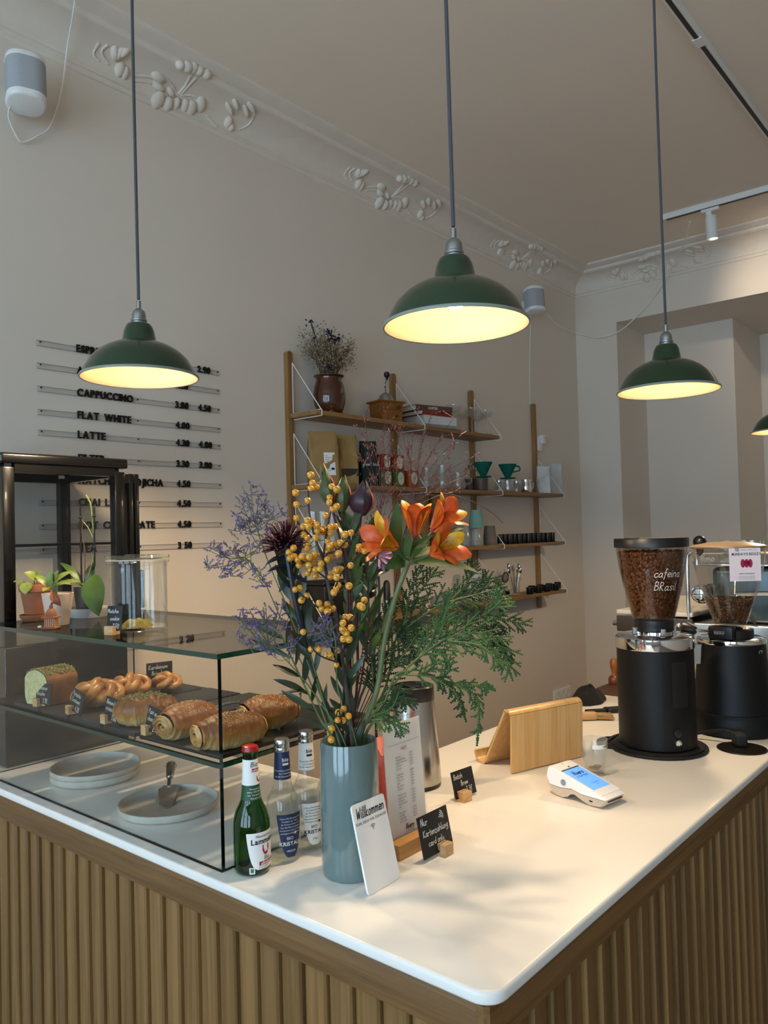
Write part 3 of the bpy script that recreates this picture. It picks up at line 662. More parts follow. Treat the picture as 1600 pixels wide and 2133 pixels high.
link_tag = single('paper_strip', MB().add([(-.03, -.006, 0), (.0, -.008, .012), (.035, -.004, .002), (-.03, .006, .0006), (.0, .004, .0126), (.035, .008, .0026)], [(0, 1, 4, 3), (1, 2, 5, 4)]), m_paper, 'curled white paper strip at the left end of the top board', 'paper', (2.56, 2.46, TOP[0] + .0006), None, None, 60)
m_page = M('book_pages', '#cfc8bb', .8, var=.15, scale=200)
def book(c, w_, d_, h_, rz, cover, label, title=None):
    t_ = thing('book', label, 'book', c, rz, 'books stacked on the top board')
    part('pages', MB().bb(-w_ / 2 + .004, w_ / 2 - .004, -d_ / 2 + .003, d_ / 2 - .004, .002, h_ - .002), m_page, t_, smooth=0)
    cv = MB(); cv.bb(-w_ / 2, w_ / 2, -d_ / 2, d_ / 2, 0, .0025); cv.bb(-w_ / 2, w_ / 2, -d_ / 2, d_ / 2, h_ - .0025, h_); cv.bb(-w_ / 2, w_ / 2, -d_ / 2, -d_ / 2 + .0025, .0025, h_ - .0025)
    part('cover', cv, cover, t_, smooth=0)
    if title: part('spine_title', put(text(title, h_ * .62, .028, 'l'), (-w_ * .18, -d_ / 2 - .0006, h_ * .28), (1, 0, 0), (0, 0, 1)), m_chalk, t_, smooth=0)
p, s = spot(893, TOP[0], 2.51); zz = p.z
cov_w = M('cover_white', '#d6d3cf', .6); cov_g = M('cover_grey', '#8e9096', .6); cov_r = M('cover_red', '#8e1c0e', .55); cov_b = M('cover_brown', '#574030', .6)
for k in range(4): book((p.x + .01, p.y, zz), .245, .165, .0145, math.radians(-8), cov_w if k else cov_g, 'thin pale booklet, %s of the four under the red book' % ('lowest', 'second from below', 'third from below', 'topmost')[k]); zz += .0148
book((p.x - .02, p.y, zz), .235, .165, .022, math.radians(-5), cov_r, 'red book between the pale booklets and the brown book'); zz += .0223
book((p.x - .03, p.y, zz), .245, .165, .028, math.radians(-14), cov_b, 'brown book lying on top of the book stack', 'COFFEE')
coupe = MB().lathe([(0, 0), (.033, .001), (.030, .004), (.006, .008), (.0035, .014), (.0032, .085), (.008, .092), (.030, .102), (.046, .122), (.048, .138), (.0465, .138), (.044, .123), (.028, .105), (0, .098)], 24).mesh('coupe_glass', GLASS("coupe_crystal", (.93, .93, .93), ior=1.7, body=.02), 50)
for k, (px, Y) in enumerate(((948, 2.455), (964, 2.555), (984, 2.455), (997, 2.555), (1014, 2.455))):
    p, s = spot(px, TOP[0], Y); tag(part('coupe_glass', coupe, None, None, p), ('clear stemmed coupe glass, %s from the left on the top board' % ('first', 'second', 'third', 'fourth', 'fifth')[k]), 'glass', 'coupe glasses on the top board')
# --- second board
m_kraft = M('kraft_paper', '#a4814f', .8, var=.12, scale=14, bump=.3, bscale=30); m_kraft2 = M('kraft_paper_pale', '#b29259', .75, var=.12, scale=14, bump=.3, bscale=30)
m_greenbag = M('dark_green_foil', '#0c231b', .45, var=.3, scale=12, bump=.35, bscale=25); m_whitebag = M('white_foil', '#d3d3d4', .45, var=.12, scale=14, bump=.5, bscale=25)
def pouch(px0, px1, ytop, zs, Y, d_, mat, label, group, extra=None, rz=-.5, fold=.12):
    p, s = spot((px0 + px1) / 2, zs, Y); w_ = (px1 - px0) * s * .86; a = ony((px0 + px1) / 2, ytop, Y); h_ = a.z - zs
    t_ = thing('paper_bag', label, 'bag', p, rz, group)
    def fn(u, v):
        a_ = u * 2 * PI; e = .35; cx = math.copysign(abs(math.cos(a_)) ** e, math.cos(a_)); cy = math.copysign(abs(math.sin(a_)) ** e, math.sin(a_))
        th = d_ / 2 * (1 - v ** 1.6 * .94); wv = w_ / 2 * (1 + .06 * math.sin(v * 3) - .05 * v); wob = .009 * mnoise.noise(Vector((cx * 2.5 + px0, cy * 2, v * 5)))
        return (cx * wv + wob, cy * th + wob * 2 + fold * .0 * v, h_ * v)
    mb = MB(); mb.grid(fn, 28, 12, cu=True); mb.f.append(tuple(i * 12 for i in range(28))[::-1]); mb.m.append(0); mb.f.append(tuple(i * 12 + 11 for i in range(28))); mb.m.append(0)
    part('pouch', mb, mat, t_, smooth=50); part('top_seam', MB().bb(-w_ / 2 * 1.02, w_ / 2 * 1.02, -.0022, .0022, h_ - .016, h_ + .002, bev=.001), mat, t_)
    if extra: extra(t_, w_, h_, d_)
    return t_
def lab_white(t_, w_, h_, d_):
    l_ = part('label', MB().bb(-.006, .045, -.0012, 0, -.052, .052), m_paper, t_, (0, -d_ * .40, h_ * .38), (math.radians(-9), 0, 0), smooth=0); tx = MB()
    for k in range(9): tx.bb(0, .012 + .02 * ((k * 37) % 10) / 10, -.0016, -.0012, .036 - k * .0085, .0375 - k * .0085)
    tx.bb(.026, .04, -.0016, -.0012, -.028, -.018); part('print', tx, m_ink, l_, smooth=0)
def win(t_, w_, h_, d_): part('window', MB().bb(-w_ * .42, w_ * .42, -.001, 0, -.018, .018), M('bag_window', '#3f3226', .15), t_, (0, -d_ * .455, h_ * .26), (math.radians(-7), 0, 0), smooth=0)
def lab_green(t_, w_, h_, d_): part('print', put(script('green tea', .018, .09), (0, -d_ * .43, h_ * .45), (1, 0, 0), (0, -.14, 1)), m_chalk, t_, smooth=0)
pouch(700, 748, 908, TOP[1], 2.525, .09, m_kraft2, 'kraft paper bag with a clear window, between tall kraft and dark green bags', 'bags on the second board', win)
pouch(638, 710, 900, TOP[1], 2.49, .10, m_kraft, 'tall kraft paper bag with a white label on the second board', 'bags on the second board', lab_white)
pouch(747, 789, 920, TOP[1], 2.49, .07, m_greenbag, 'dark green foil bag beside the tea boxes', 'bags on the second board', lab_green)
pouch(1118, 1148, 972, TOP[1], 2.475, .06, m_whitebag, 'smaller front white foil pouch at the right end of the second board', 'bags on the second board', None, -.8)
pouch(1143, 1174, 966, TOP[1], 2.545, .05, m_whitebag, 'taller rear white foil pouch at the right end of the second board', 'bags on the second board', None, -.8)
def teabox(px, zs, Y, cols, label, w_=.062, h_=.078, bt=.0):
    p, s = spot(px, zs, Y); t_ = thing('tea_box', label, 'box', p, 0, 'small tea boxes on the second board')
    part('carton', MB().bb(-w_ / 2, w_ / 2, -.03, .03, 0, h_, bev=.001), M(*cols), t_)
    e = [(.024 * math.cos(2 * PI * k / 24), .032 * math.sin(2 * PI * k / 24)) for k in range(24)]
    o_ = part('oval_label', MB().prism(e, 0, .0006), M('tea_label', '#d8d2bd', .6, var=.1, scale=60), t_, (0, -.0302, h_ * .55), (PI / 2, 0, 0)); part('print', MB().bb(-.012, .012, -.0005, .0005, .0006, .0009).bb(-.009, .009, -.006, -.005, .0006, .0009).bb(-.009, .009, .006, .007, .0006, .0009), m_ink, o_, smooth=0)
    return p
teabox(799, TOP[1], 2.475, ('tea_green', '#53662c', .6), 'green tea box, left of the two below the red ones', .062)
teabox(826, TOP[1], 2.475, ('tea_green', '#53662c', .6), 'green tea box, right of the two below the red ones', .062)
teabox(797, TOP[1] + .079, 2.475, ('tea_red', '#7c1f0e', .55), 'dark red tea box stacked on the left green one', .062)
teabox(824, TOP[1] + .079, 2.475, ('tea_rust', '#8a3b12', .55), 'rust red tea box stacked on the right green one', .062)
teabox(854, TOP[1], 2.47, ('tea_orange', '#a8440f', .55), 'orange tea box standing alone beside the glass carafes', .07, .085)
m_carafe = GLASS('carafe_glass', (.93, .93, .93), ior=1.75, body=.04)
def carafe(px, zs, Y, r, h_, name, label, cat, handle=True, mat=None, neck=.6, steel=False):
    p, s = spot(px, zs, Y); t_ = thing(name, label, cat, p, math.radians(-25), 'glass servers on the second board')
    part('vessel', MB().lathe([(0, .002), (r * .9, .002), (r, .012), (r, h_ * .45), (r * neck, h_ * .85), (r * (neck + .08), h_), (r * neck - .002, h_), (r * neck - .003, h_ * .85), (r - .003, h_ * .44), (r - .003, .012), (0, .006)], 28), mat or m_carafe, t_)
    if handle: part('handle', MB().tube(bez([(r * .85, 0, h_ * .75), (r + .035, 0, h_ * .7), (r + .04, 0, h_ * .45), (r * .97, 0, h_ * .2)], 5), .004, 8), mat or m_carafe, t_)
    if steel: part('collar', MB().lathe([(r * neck + .001, h_ * .8), (r * neck + .004, h_ * .82), (r * neck + .004, h_ * .97), (r * neck + .001, h_ * .99)], 24), m_chrome, t_)
    return p
carafe(890, TOP[1], 2.50, .045, .115, 'glass_carafe', 'clear glass carafe right of the orange tea box', 'carafe')
carafe(922, TOP[1], 2.52, .05, .14, 'glass_carafe', 'taller clear glass carafe in the middle of the second board', 'carafe')
carafe(955, TOP[1], 2.47, .042, .095, 'glass_carafe', 'low clear glass carafe left of the brown cups', 'carafe')
m_cer = M('brown_stoneware', '#5c4a3c', .5, var=.25, scale=20, rand=.15)
cup = MB().lathe([(0, 0), (.034, 0), (.038, .004), (.040, .072), (.0385, .072), (.036, .006), (0, .005)], 28).mesh('stoneware_cup', m_cer)
for px, Y, lb in ((980, 2.55, 'dark brown stoneware cup standing behind the carafe'), (1003, 2.47, 'brown stoneware cup under the left green dripper')): p, s = spot(px, TOP[1], Y); tag(part('stoneware_cup', cup, None, None, p), lb, 'cup', 'stoneware cups')
m_drip = GLASS('green_dripper', (.02, .24, .16), ior=1.5, refl=(.04, .30, .21), body=.4)
def dripper(px, z, Y, label, handle):
    p, s = spot(px, z, Y); t_ = thing('coffee_dripper', label, 'dripper', p, math.radians(-30) if handle else 2.2, 'green cone drippers')
    fl = lambda a, q: 1 + .02 * math.cos(24 * a)
    part('cone', MB().lathe([(.012, .012), (.018, .018), (.052, .088), (.054, .092), (.051, .090), (.016, .02)], 72, flute=fl), m_drip, t_); part('base_plate', MB().lathe([(.012, .008), (.046, .006), (.048, .009), (.046, .012), (.012, .014)], 32), m_drip, t_)
    part('handle', MB().tube(bez([(.048, 0, .082), (.078, 0, .078), (.08, 0, .056), (.035, 0, .046)], 5), .0045, 8), m_drip, t_)
dripper(1007, TOP[1] + .0725, 2.47, 'green cone dripper on the brown stoneware cup', False)
carafe(1040, TOP[1], 2.53, .033, .075, 'glass_server', 'small glass server with steel collar between the drippers', 'server', steel=True)
carafe(1058, TOP[1], 2.46, .036, .072, 'glass_server', 'clear glass server under the right green dripper', 'server', False, neck=.85)
dripper(1058, TOP[1] + .0725, 2.46, 'green cone dripper with visible handle on a glass server', True)
carafe(1076, TOP[1], 2.54, .033, .078, 'glass_server', 'small glass server with steel collar left of the steel pitcher', 'server', steel=True)
p, s = spot(1096, TOP[1], 2.47); t_ = thing('milk_pitcher', 'polished steel milk pitcher beside the last post', 'pitcher', p, math.radians(-20)); part('jug', MB().lathe([(0, 0), (.032, 0), (.034, .004), (.034, .05), (.030, .062), (.032, .080), (.030, .080), (.028, .06), (.031, .006), (0, .005)], 28), m_chrome, t_); part('handle', MB().tube(bez([(.03, 0, .07), (.055, 0, .066), (.056, 0, .03), (.033, 0, .018)], 5), .0035, 8), m_chrome, t_)
# --- third board
tumb = MB().lathe([(0, .003), (.028, .003), (.030, 0), (.031, .005), (.035, .095), (.0335, .095), (.029, .008), (0, .008)], 24).mesh('drinking_glass', m_thickglass)
for k, px in enumerate((652, 672, 692, 712, 730)):
    for lv in range(2 if k < 4 else 1): p, s = spot(px, TOP[2] + lv * .0955, 2.50); tag(part('drinking_glass', tumb, None, None, p), 'drinking glass on the third board behind the berries, %s row, %s from the left' % (('lower', 'upper')[lv], ('first', 'second', 'third', 'fourth', 'fifth')[k]), 'glass', 'drinking glasses on the third board')
def cupstack(px, zs, Y, r, n, step, hcup, mat, label, group, flip=True):
    p, s = spot(px, zs, Y)
    one = MB().lathe([(0, hcup - .002), (r * .72, hcup), (r * .74, hcup - .003), (r * .98, .006), (r * 1.04, .004), (r * 1.04, 0), (r * .95, 0), (r * .70, hcup - .004), (0, hcup - .005)][::-1], 24).mesh('paper_cup', mat)
    for k in range(n): tag(part('paper_cup', one, None, None, p + Vector((0, 0, k * step))), label % (('lowest', 'second', 'third', 'fourth', 'fifth', 'sixth', 'seventh', 'eighth')[k]), 'cup', group)
    return p + Vector((0, 0, (n - 1) * step + hcup))
m_cupk = M('kraft_cup', '#83633c', .75, var=.12, scale=20); m_mint = M('mint_cup', '#7fb0a0', .6, var=.08); m_taupe = M('taupe_cup', '#76685c', .7, var=.1); m_clearcup = GLASS('clear_cup', (.9, .9, .88), body=.12)
cupstack(880, TOP[2], 2.50, .042, 8, .026, .11, m_cupk, 'kraft paper cup, %s from below in the left tall stack', 'kraft paper cups')
cupstack(908, TOP[2], 2.50, .042, 8, .024, .11, m_cupk, 'kraft paper cup, %s from below in the right tall stack', 'kraft paper cups')
cupstack(968, TOP[2], 2.53, .042, 5, .012, .075, m_clearcup, 'clear plastic cup, %s from below, behind left of the mint cups', 'clear plastic cups')
q = cupstack(992, TOP[2], 2.48, .042, 6, .006, .07, m_clearcup, 'clear plastic cup, %s from below, under the mint cups', 'clear plastic cups')
cupstack(992, q.z + .0005, 2.48, .040, 4, .009, .075, m_mint, 'mint green paper cup, %s from below, stacked on clear cups', 'mint paper cups')
cupstack(1021, TOP[2], 2.47, .041, 3, .006, .10, m_taupe, 'taupe paper cup, %s from below, left of the black tins', 'taupe paper cups')
tin = MB().lathe([(0, 0), (.0155, 0), (.0165, .002), (.0175, .055), (.016, .060), (0, .060)], 18).mesh('black_cup', m_blackpl)
for k in range(12):
    p, s = spot(1042 + k * 9.9, TOP[2], 2.455 + .02 * (k % 2)); tag(part('black_cup', tin, None, None, p), 'black cup in the long row on the third board, %s from the left' % ('1st 2nd 3rd 4th 5th 6th 7th 8th 9th 10th 11th 12th'.split()[k]), 'cup', 'black cups on the third board')
# --- lowest board
p, s = spot(684, TOP[3], 2.50); t_ = thing('storage_box', 'large black box behind the bouquet on the lowest board', 'box', p); part('body', MB().bb(-.09, .09, -.07, .07, 0, .175, bev=.008), m_blackpl, t_); part('lid', MB().bb(-.092, .092, -.072, .072, .175, .195, bev=.006), m_blackpl, t_)
p, s = spot(807, TOP[3], 2.50); t_ = thing('hand_grinder', 'slim black and steel hand grinder on the lowest board', 'hand grinder', p); part('steel_body', MB().lathe([(0, 0), (.022, 0), (.022, .07), (0, .07)], 20), m_steel, t_); part('black_top', MB().lathe([(0, .07), (.018, .07), (.017, .15), (.01, .165), (0, .168)], 20), m_blackpl, t_)
m_cupw = M('white_ceramic', '#c9c6c3', .25, var=.06, rand=.08); m_cupg = M('grey_ceramic', '#8f8c8a', .35, var=.1, rand=.1)
mugm = MB().lathe([(0, 0), (.026, 0), (.036, .01), (.038, .06), (.036, .06), (.034, .012), (0, .008)], 24)
mugm.tube(bez([(.037, 0, .05), (.058, 0, .048), (.056, 0, .02), (.036, 0, .014)], 4), .004, 6); mgw = mugm.mesh('mug', m_cupw); mgg = mugm.mesh('mug', m_cupg)
for k, (px, Y, z_) in enumerate(((784, 2.46, 0), (912, 2.46, 0), (936, 2.54, 0), (961, 2.46, 0), (984, 2.47, 0), (984, 2.47, .061), (1006, 2.52, 0), (1006, 2.52, .061), (992, 2.50, .122))):
    p, s = spot(px, TOP[3] + z_, Y); lb = ('pale grey mug by the slim black hand grinder', 'grey mug behind the green sprigs, leftmost of three', 'grey mug behind the green sprigs, middle of three', 'grey mug behind the green sprigs, rightmost of three', 'white mug at the lower left of the mug pile', 'white mug on the lower left mug of the pile', 'white mug at the lower right of the mug pile', 'white mug on the lower right mug of the pile', 'white mug on top of the mug pile')[k]
    tag(part('mug', mgg if 0 < k < 4 else mgw, None, None, p, (0, 0, k * 1.3)), lb, 'mug', 'mugs on the lowest board')
p, s = spot(1034, TOP[3], 2.47); single('ceramic_box', MB().bb(-.028, .028, -.03, .03, 0, .046, bev=.006), m_cupw, 'small white ceramic box in front of the plates', 'box', p)
pl = MB().lathe([(0, 0), (.04, 0), (.062, .006), (.063, .008), (.04, .003), (0, .003)], 28).mesh('small_plate', m_cupw)
for k in range(7): p, s = spot(1036, TOP[3] + .004 + .0078 * k, 2.545); tag(part('small_plate', pl, None, None, p), 'small white plate, %s from below in the stack on the lowest board' % ('first second third fourth fifth sixth seventh'.split()[k]), 'plate', 'small plates on the lowest board')
p, s = spot(1052, TOP[3] + .105, 2.575); t_ = thing('tea_strainer', 'round brown rimmed strainer leaning behind the plates', 'strainer', p); part('rim', MB().lathe([(.026, 0), (.033, -.003), (.035, .002), (.033, .008), (.027, .006)], 28), m_cer, t_, None, (PI / 2 + .12, 0, 0)); part('mesh_disc', MB().lathe([(0, .002), (.027, .003), (.027, .0045), (0, .004)], 24), m_steel, t_, None, (PI / 2 + .12, 0, 0)); part('handle', MB().tube([(0, 0, .03), (0, .006, .04), (.004, .006, .046)], .002, 6), m_steel, t_)
p, s = spot(1054, TOP[3], 2.455); single('steel_cup', MB().lathe([(0, 0), (.026, 0), (.028, .003), (.029, .046), (.0275, .046), (.026, .005), (0, .005)], 28), m_chrome, 'small polished steel cup in front of the spoon jar', 'cup', p)
p, s = spot(1073, TOP[3], 2.50); tag(part('spoon_jar', MB().lathe([(0, .004), (.026, .003), (.029, 0), (.030, .006), (.031, .07), (.042, .11), (.040, .11), (.029, .07), (.027, .01), (0, .01)], 32, flute=lambda a, z: 1 + .03 * math.cos(10 * a)), m_thickglass, None, p), 'fluted glass jar full of spoons on the lowest board', 'jar')
for k in range(7):
    a = k * 2 * PI / 7; t_ = thing('spoon', 'long steel spoon in the fluted glass jar', 'spoon', p + Vector((0, 0, .012)), a, 'spoons in the jar')
    part('handle', MB().tube([(.004, 0, 0), (.03, 0, .12 + .012 * (k % 3))], .0022, 6), m_steel, t_); part('bowl', MB().sphere((.036, 0, .138 + .012 * (k % 3)), (.011, .005, .018), 10, 8), m_steel, t_)
ram = MB().lathe([(0, 0), (.019, 0), (.021, .003), (.022, .042), (.020, .042), (.018, .006), (0, .006)], 18).mesh('black_ramekin', m_blackpl)
for k in range(8):
    p, s = spot(1104 + (k % 4) * 18 + (4 if k > 3 else 0), TOP[3], 2.45 + (.06 if k > 3 else 0)); tag(part('black_ramekin', ram, None, None, p), 'small black ramekin on the lowest board, %s row, %s from the left' % ('front' if k < 4 else 'rear', ('first', 'second', 'third', 'fourth')[k % 4]), 'ramekin', 'black ramekins on the lowest board')
# ------------------------------------------------------------------ things on the white worktop
def acam(p): return math.atan2(-p.y, -p.x)
Z1 = 1.0004
def bottle(name, p, prof, glassmat, capmat, capprof, label, cat, group):
    t_ = thing(name, label, cat, p, 0, group); part('glass', MB().lathe(prof, 40), glassmat, t_, smooth=50); part('cap', MB().lathe(capprof, 40, flute=lambda a, z: 1 + .02 * math.cos(21 * a)), capmat, t_); return t_
def band(rf, z0, z1, a0, a1, n=24, off=.0003, m=8, shape=None):
    """a paper label wrapped round a bottle"""
    mb = MB(); mb.grid(lambda u, v: (lambda r, a, z: (r * math.cos(a), r * math.sin(a), z))(rf(z0 + (z1 - z0) * v) + off, a0 + (a1 - a0) * u, z0 + (z1 - z0) * v), n, m); return mb
def shield(rf, z0, z1, ac, half, off=.0003, ex=.34):
    def fn(u, v):
        w_ = half * (min(1.0, (v * 1.02 + .02) ** ex)); a = ac + (2 * u - 1) * w_; z = z0 + (z1 - z0) * v; r = rf(z) + off; return (r * math.cos(a), r * math.sin(a), z)
    return MB().grid(fn, 20, 18)
def interp(prof):
    def rf(z):
        for (r0, z0), (r1, z1) in zip(prof, prof[1:]):
            if z0 <= z <= z1 and z1 > z0: return r0 + (r1 - r0) * (z - z0) / (z1 - z0)
        return prof[-1][0]
    return rf
m_green = GLASS('green_bottle_glass', (.12, .45, .06), ior=1.55); m_beer = M('dark_green_liquid', '#06210a', .1, var=.2)
m_red = M('red_print', '#a3141c', .4); m_lblue = M('navy_label', '#16264f', .5, var=.1); m_lgreen = M('green_label', '#174a2c', .5)
m_water = GLASS('water_bottle_glass', (.95, .97, .965), ior=1.5); m_silver = M('silver_cap', '#cfd2d6', .22, 1.0)
bp = onz(526, 1813, 1.0); bp.z = Z1
bprof = [(0, .004), (.026, 0), (.0325, .004), (.0342, .012), (.0342, .085), (.0332, .096), (.0285, .112), (.0222, .124), (.0185, .134), (.0168, .146), (.0150, .175), (.0136, .206), (.0134, .214), (.0148, .216), (.0146, .222), (.0128, .223)]
brf = interp(bprof)
t_ = bottle('beer_bottle', bp, bprof, m_green, M('red_crown_cap', '#9c1016', .3, var=.1), [(.0145, .2195), (.0158, .221), (.0150, .226), (.0140, .229), (.0110, .2305), (0, .231)], 'green glass beer bottle with red crown cap and white label', 'bottle', 'bottles beside the showcase')
part('beer', MB().lathe([(0, .006), (.030, .006), (.0318, .012), (.0318, .085), (.031, .095), (.0265, .11), (.0205, .122), (.0168, .133), (.0152, .150), (0, .150)], 32), GLASS('beer_liquid', (.5, .66, .3), ior=1.1), t_)
a = acam(bp); ac = a + .92
neck = part('neck_label', band(brf, .160, .206, a - 1.5, a + 1.7), m_paper, t_); part('neck_band', band(brf, .133, .159, a - 1.5, a + 1.7), m_lgreen, t_)
part('print', wrap(text('Bio', .013, 0, 'c', shear=.2), brf, .193, a + .55, .0006), m_ink, neck, smooth=0)
part('ribbon', band(brf, .184, .190, a + .1, a + 1.5, off=.0006, m=2), m_red, neck); part('print', wrap(text('alkoholfrei', .006, .028, 'c', shear=.2), brf, .1853, a + .75, .0011), m_paper, neck, smooth=0)
def crest(c, s_, rf, ang, z, par):
    part('crest', wrap(MB().add([(-.5 * s_, .6 * s_, 0), (.5 * s_, .6 * s_, 0), (.5 * s_, 0, 0), (.3 * s_, -.45 * s_, 0), (0, -.6 * s_, 0), (-.3 * s_, -.45 * s_, 0), (-.5 * s_, 0, 0)], [(6, 5, 4, 3, 2, 1, 0)]), rf, z, ang, .0007), m_red, par, smooth=0)
    lamb = MB().add([(-.28 * s_, -.05 * s_, 0), (.24 * s_, -.05 * s_, 0), (.24 * s_, .22 * s_, 0), (-.28 * s_, .22 * s_, 0)], [(0, 1, 2, 3)])
    for x in (-.24, -.1, .1, .2): lamb.add([(x * s_, -.25 * s_, 0), ((x + .06) * s_, -.25 * s_, 0), ((x + .06) * s_, -.04 * s_, 0), (x * s_, -.04 * s_, 0)], [(0, 1, 2, 3)])
    lamb.add([(-.36 * s_, .15 * s_, 0), (-.18 * s_, .15 * s_, 0), (-.18 * s_, .4 * s_, 0), (-.36 * s_, .36 * s_, 0)], [(0, 1, 2, 3)]); part('crest_lamb', wrap(lamb, rf, z, ang, .001), m_paper, par, smooth=0)
crest(0, .011, brf, a + 1.15, .170, neck)
for k, s_ in enumerate(('Gemeinsam mit', 'ueber 100 Biohoefen', 'wir Verantwortung', 'Genuss erleben')): part('print', wrap(text(s_, .0048, .0, 'c'), brf, .152 - k * .0055, a + .75, .0006), m_chalk, neck, smooth=0)
lab = part('body_label', shield(brf, .013, .079, ac, 1.22, ex=.16), m_paper, t_)
part('print', wrap(text('Neumarkter', .0072, .0, 'c'), brf, .070, ac - .18, .0007), m_ink, lab, smooth=0); part('print', wrap(text('Lammsbräu', .0135, .028, 'c', gap=.06), brf, .0585, ac - .02, .0007), m_ink, lab, smooth=0)
crest(0, .0155, brf, ac - .12, .046, lab); part('print', wrap(text('Bio', .0105, .0, 'c', shear=.2), brf, .0285, ac - .05, .0007), m_ink, lab, smooth=0)
part('ribbon', band(brf, .0200, .0265, ac - .55, ac + .6, off=.0006, m=2), m_red, lab); part('print', wrap(text('alkoholfrei', .0066, .028, 'c', shear=.2), brf, .0214, ac + .02, .0011), m_paper, lab, smooth=0)
part('print', wrap(text('ZUKUNFT', .0045, .0, 'c', gap=.2), brf, .0150, ac - .25, .0007), m_ink, lab, smooth=0)
part('organic_seal', band(brf, .006, .018, a - .16, a + .14, off=.0004, m=3), m_paper, t_); part('seal_print', band(brf, .0085, .0165, a - .10, a + .08, off=.0007, m=3), M('seal_green', '#2a7d63', .5), t_)
wprof = [(0, .006), (.025, 0), (.0315, .004), (.0335, .010), (.0335, .092), (.0330, .102), (.0295, .117), (.0225, .128), (.0178, .138), (.0165, .150), (.0145, .190), (.0136, .207), (.0136, .213)]
wrf = interp(wprof); wcap = [(.0146, .205), (.0150, .206), (.0150, .211), (.0142, .212), (.0150, .213), (.0150, .224), (.0138, .2265), (0, .227)]
def waterbottle(px, py, dark, label, kind, rot):
    p = onz(px, py, 1.0); p.z = Z1; t_ = bottle('water_bottle', p, wprof, m_water, m_silver, wcap, label, 'bottle', 'bottles beside the showcase')
    part('water', MB().lathe([(0, .008), (.029, .008), (.0318, .014), (.0318, .092), (.031, .102), (.0275, .116), (.021, .126), (0, .126)], 32), GLASS('water_fill', (.95, .97, .97), ior=1.12), t_)
    a = acam(p); bgm, inkm = (m_lblue, m_chalk) if dark else (m_paper, m_ink)
    n_ = part('neck_label', band(wrf, .152, .204, a - 1.6, a + 1.6), bgm, t_); l_ = part('body_label', shield(wrf, .012, .092, a + rot, .80), bgm, t_)
    part('print', wrap(text('bio', .010, .028, 'c'), wrf, .186, a + .45, .0007), inkm, n_, smooth=0); part('print', band(wrf, .179, .183, a + .05, a + .85, off=.0007, m=2), inkm, n_)
    for k, s_ in enumerate(('Natuerliches Mineralwasser', 'mit Kohlensaeure', 'aus der Neumarkter Quelle')): part('print', wrap(text(s_, .0042, 0, 'c'), wrf, .168 - k * .0055, a + .5, .0007), inkm, n_, smooth=0)
    c = a + rot
    for k, s_ in enumerate(('Unsere Bio-Brunnen sind', 'Kreislauf der Natur', 'als Wasserschutz und', 'fuer Bio-Mineralwasser', 'Verantwortung fuer das', 'wichtigste Lebensmittel')): part('print', wrap(text(s_, .0042, 0, 'c'), wrf, .083 - k * .0055, c, .0007), inkm, l_, smooth=0)
    part('print', wrap(text('BIO', .0085, 0, 'c'), wrf, .0445, c - .05, .0007), inkm, l_, smooth=0); part('print', wrap(text('KRISTALL', .0098, .028, 'c', gap=.05), wrf, .034, c, .0007), inkm, l_, smooth=0); part('print', wrap(text(kind, .005, 0, 'c'), wrf, .022, c, .0007), inkm, l_, smooth=0)
    st = MB()
    for k in range(3): st.add([(-.0034, -.0005, 0), (.0034, -.0005, 0), (.0034, .0005, 0), (-.0034, .0005, 0)], [(0, 1, 2, 3)], 0, Matrix.Translation((0, 0, 0)) @ Matrix.Rotation(k * PI / 3, 4, 'Z'))
    part('star_print', wrap(st, wrf, .056, c + .28, .0007), inkm, l_, smooth=0); return p
waterbottle(592, 1786, True, 'clear water bottle with navy blue labels next to the beer bottle', 'MEDIUM', .42)
waterbottle(642, 1760, False, 'clear water bottle with white labels next to the vase', 'STILL', .45)
waterbottle(697, 1740, False, 'clear water bottle almost hidden behind the grey-blue vase', 'STILL', .4)
# juice behind the vase
p = onz(745, 1690, 1.0); t_ = thing('drink_carton', 'pink-red printed drink carton between the vase and the menu holder', 'carton', (1.262, 1.075, Z1), math.radians(-10))
m_pink = M('pink_carton', '#d2483c', .5, var=.25, scale=30, col2='#e0837a'); part('carton_body', MB().bb(-.04, .04, -.03, .03, 0, .165, bev=.003), m_pink, t_)
part('gable_top', MB().add([(-.04, -.03, .165), (.04, -.03, .165), (.04, .03, .165), (-.04, .03, .165), (-.04, 0, .195), (.04, 0, .195)], [(0, 1, 5, 4), (2, 3, 4, 5), (1, 2, 5), (3, 0, 4)]), m_pink, t_, smooth=0); part('spout_cap', MB().lathe([(0, 0), (.012, 0), (.012, .012), (0, .013)], 20), M('yellow_cap', '#e3b51a', .35), t_, (.0, -.017, .178), (.78, 0, 0)); part('print', put(script('V', .05, .12), (.02, -.0306, .04), (1, 0, 0), (0, 0, 1)).join(put(script('o', .045, .13), (.024, -.0306, .09), (1, 0, 0), (0, 0, 1))), m_ink, t_, smooth=0)
p = Vector((1.128, 1.094, Z1)); t_ = thing('juice_bottle', 'yellow capped juice bottle standing behind the vase', 'bottle', p); part('glass', MB().lathe([(0, 0), (.028, 0), (.030, .004), (.030, .12), (.022, .15), (.015, .17), (.015, .215), (0, .215)], 28), M('yellow_juice', '#d9a513', .15, var=.15, coat=.5), t_); part('cap', MB().lathe([(0, .215), (.017, .215), (.017, .235), (0, .236)], 24), M('yellow_cap', '#e3b51a', .35), t_)

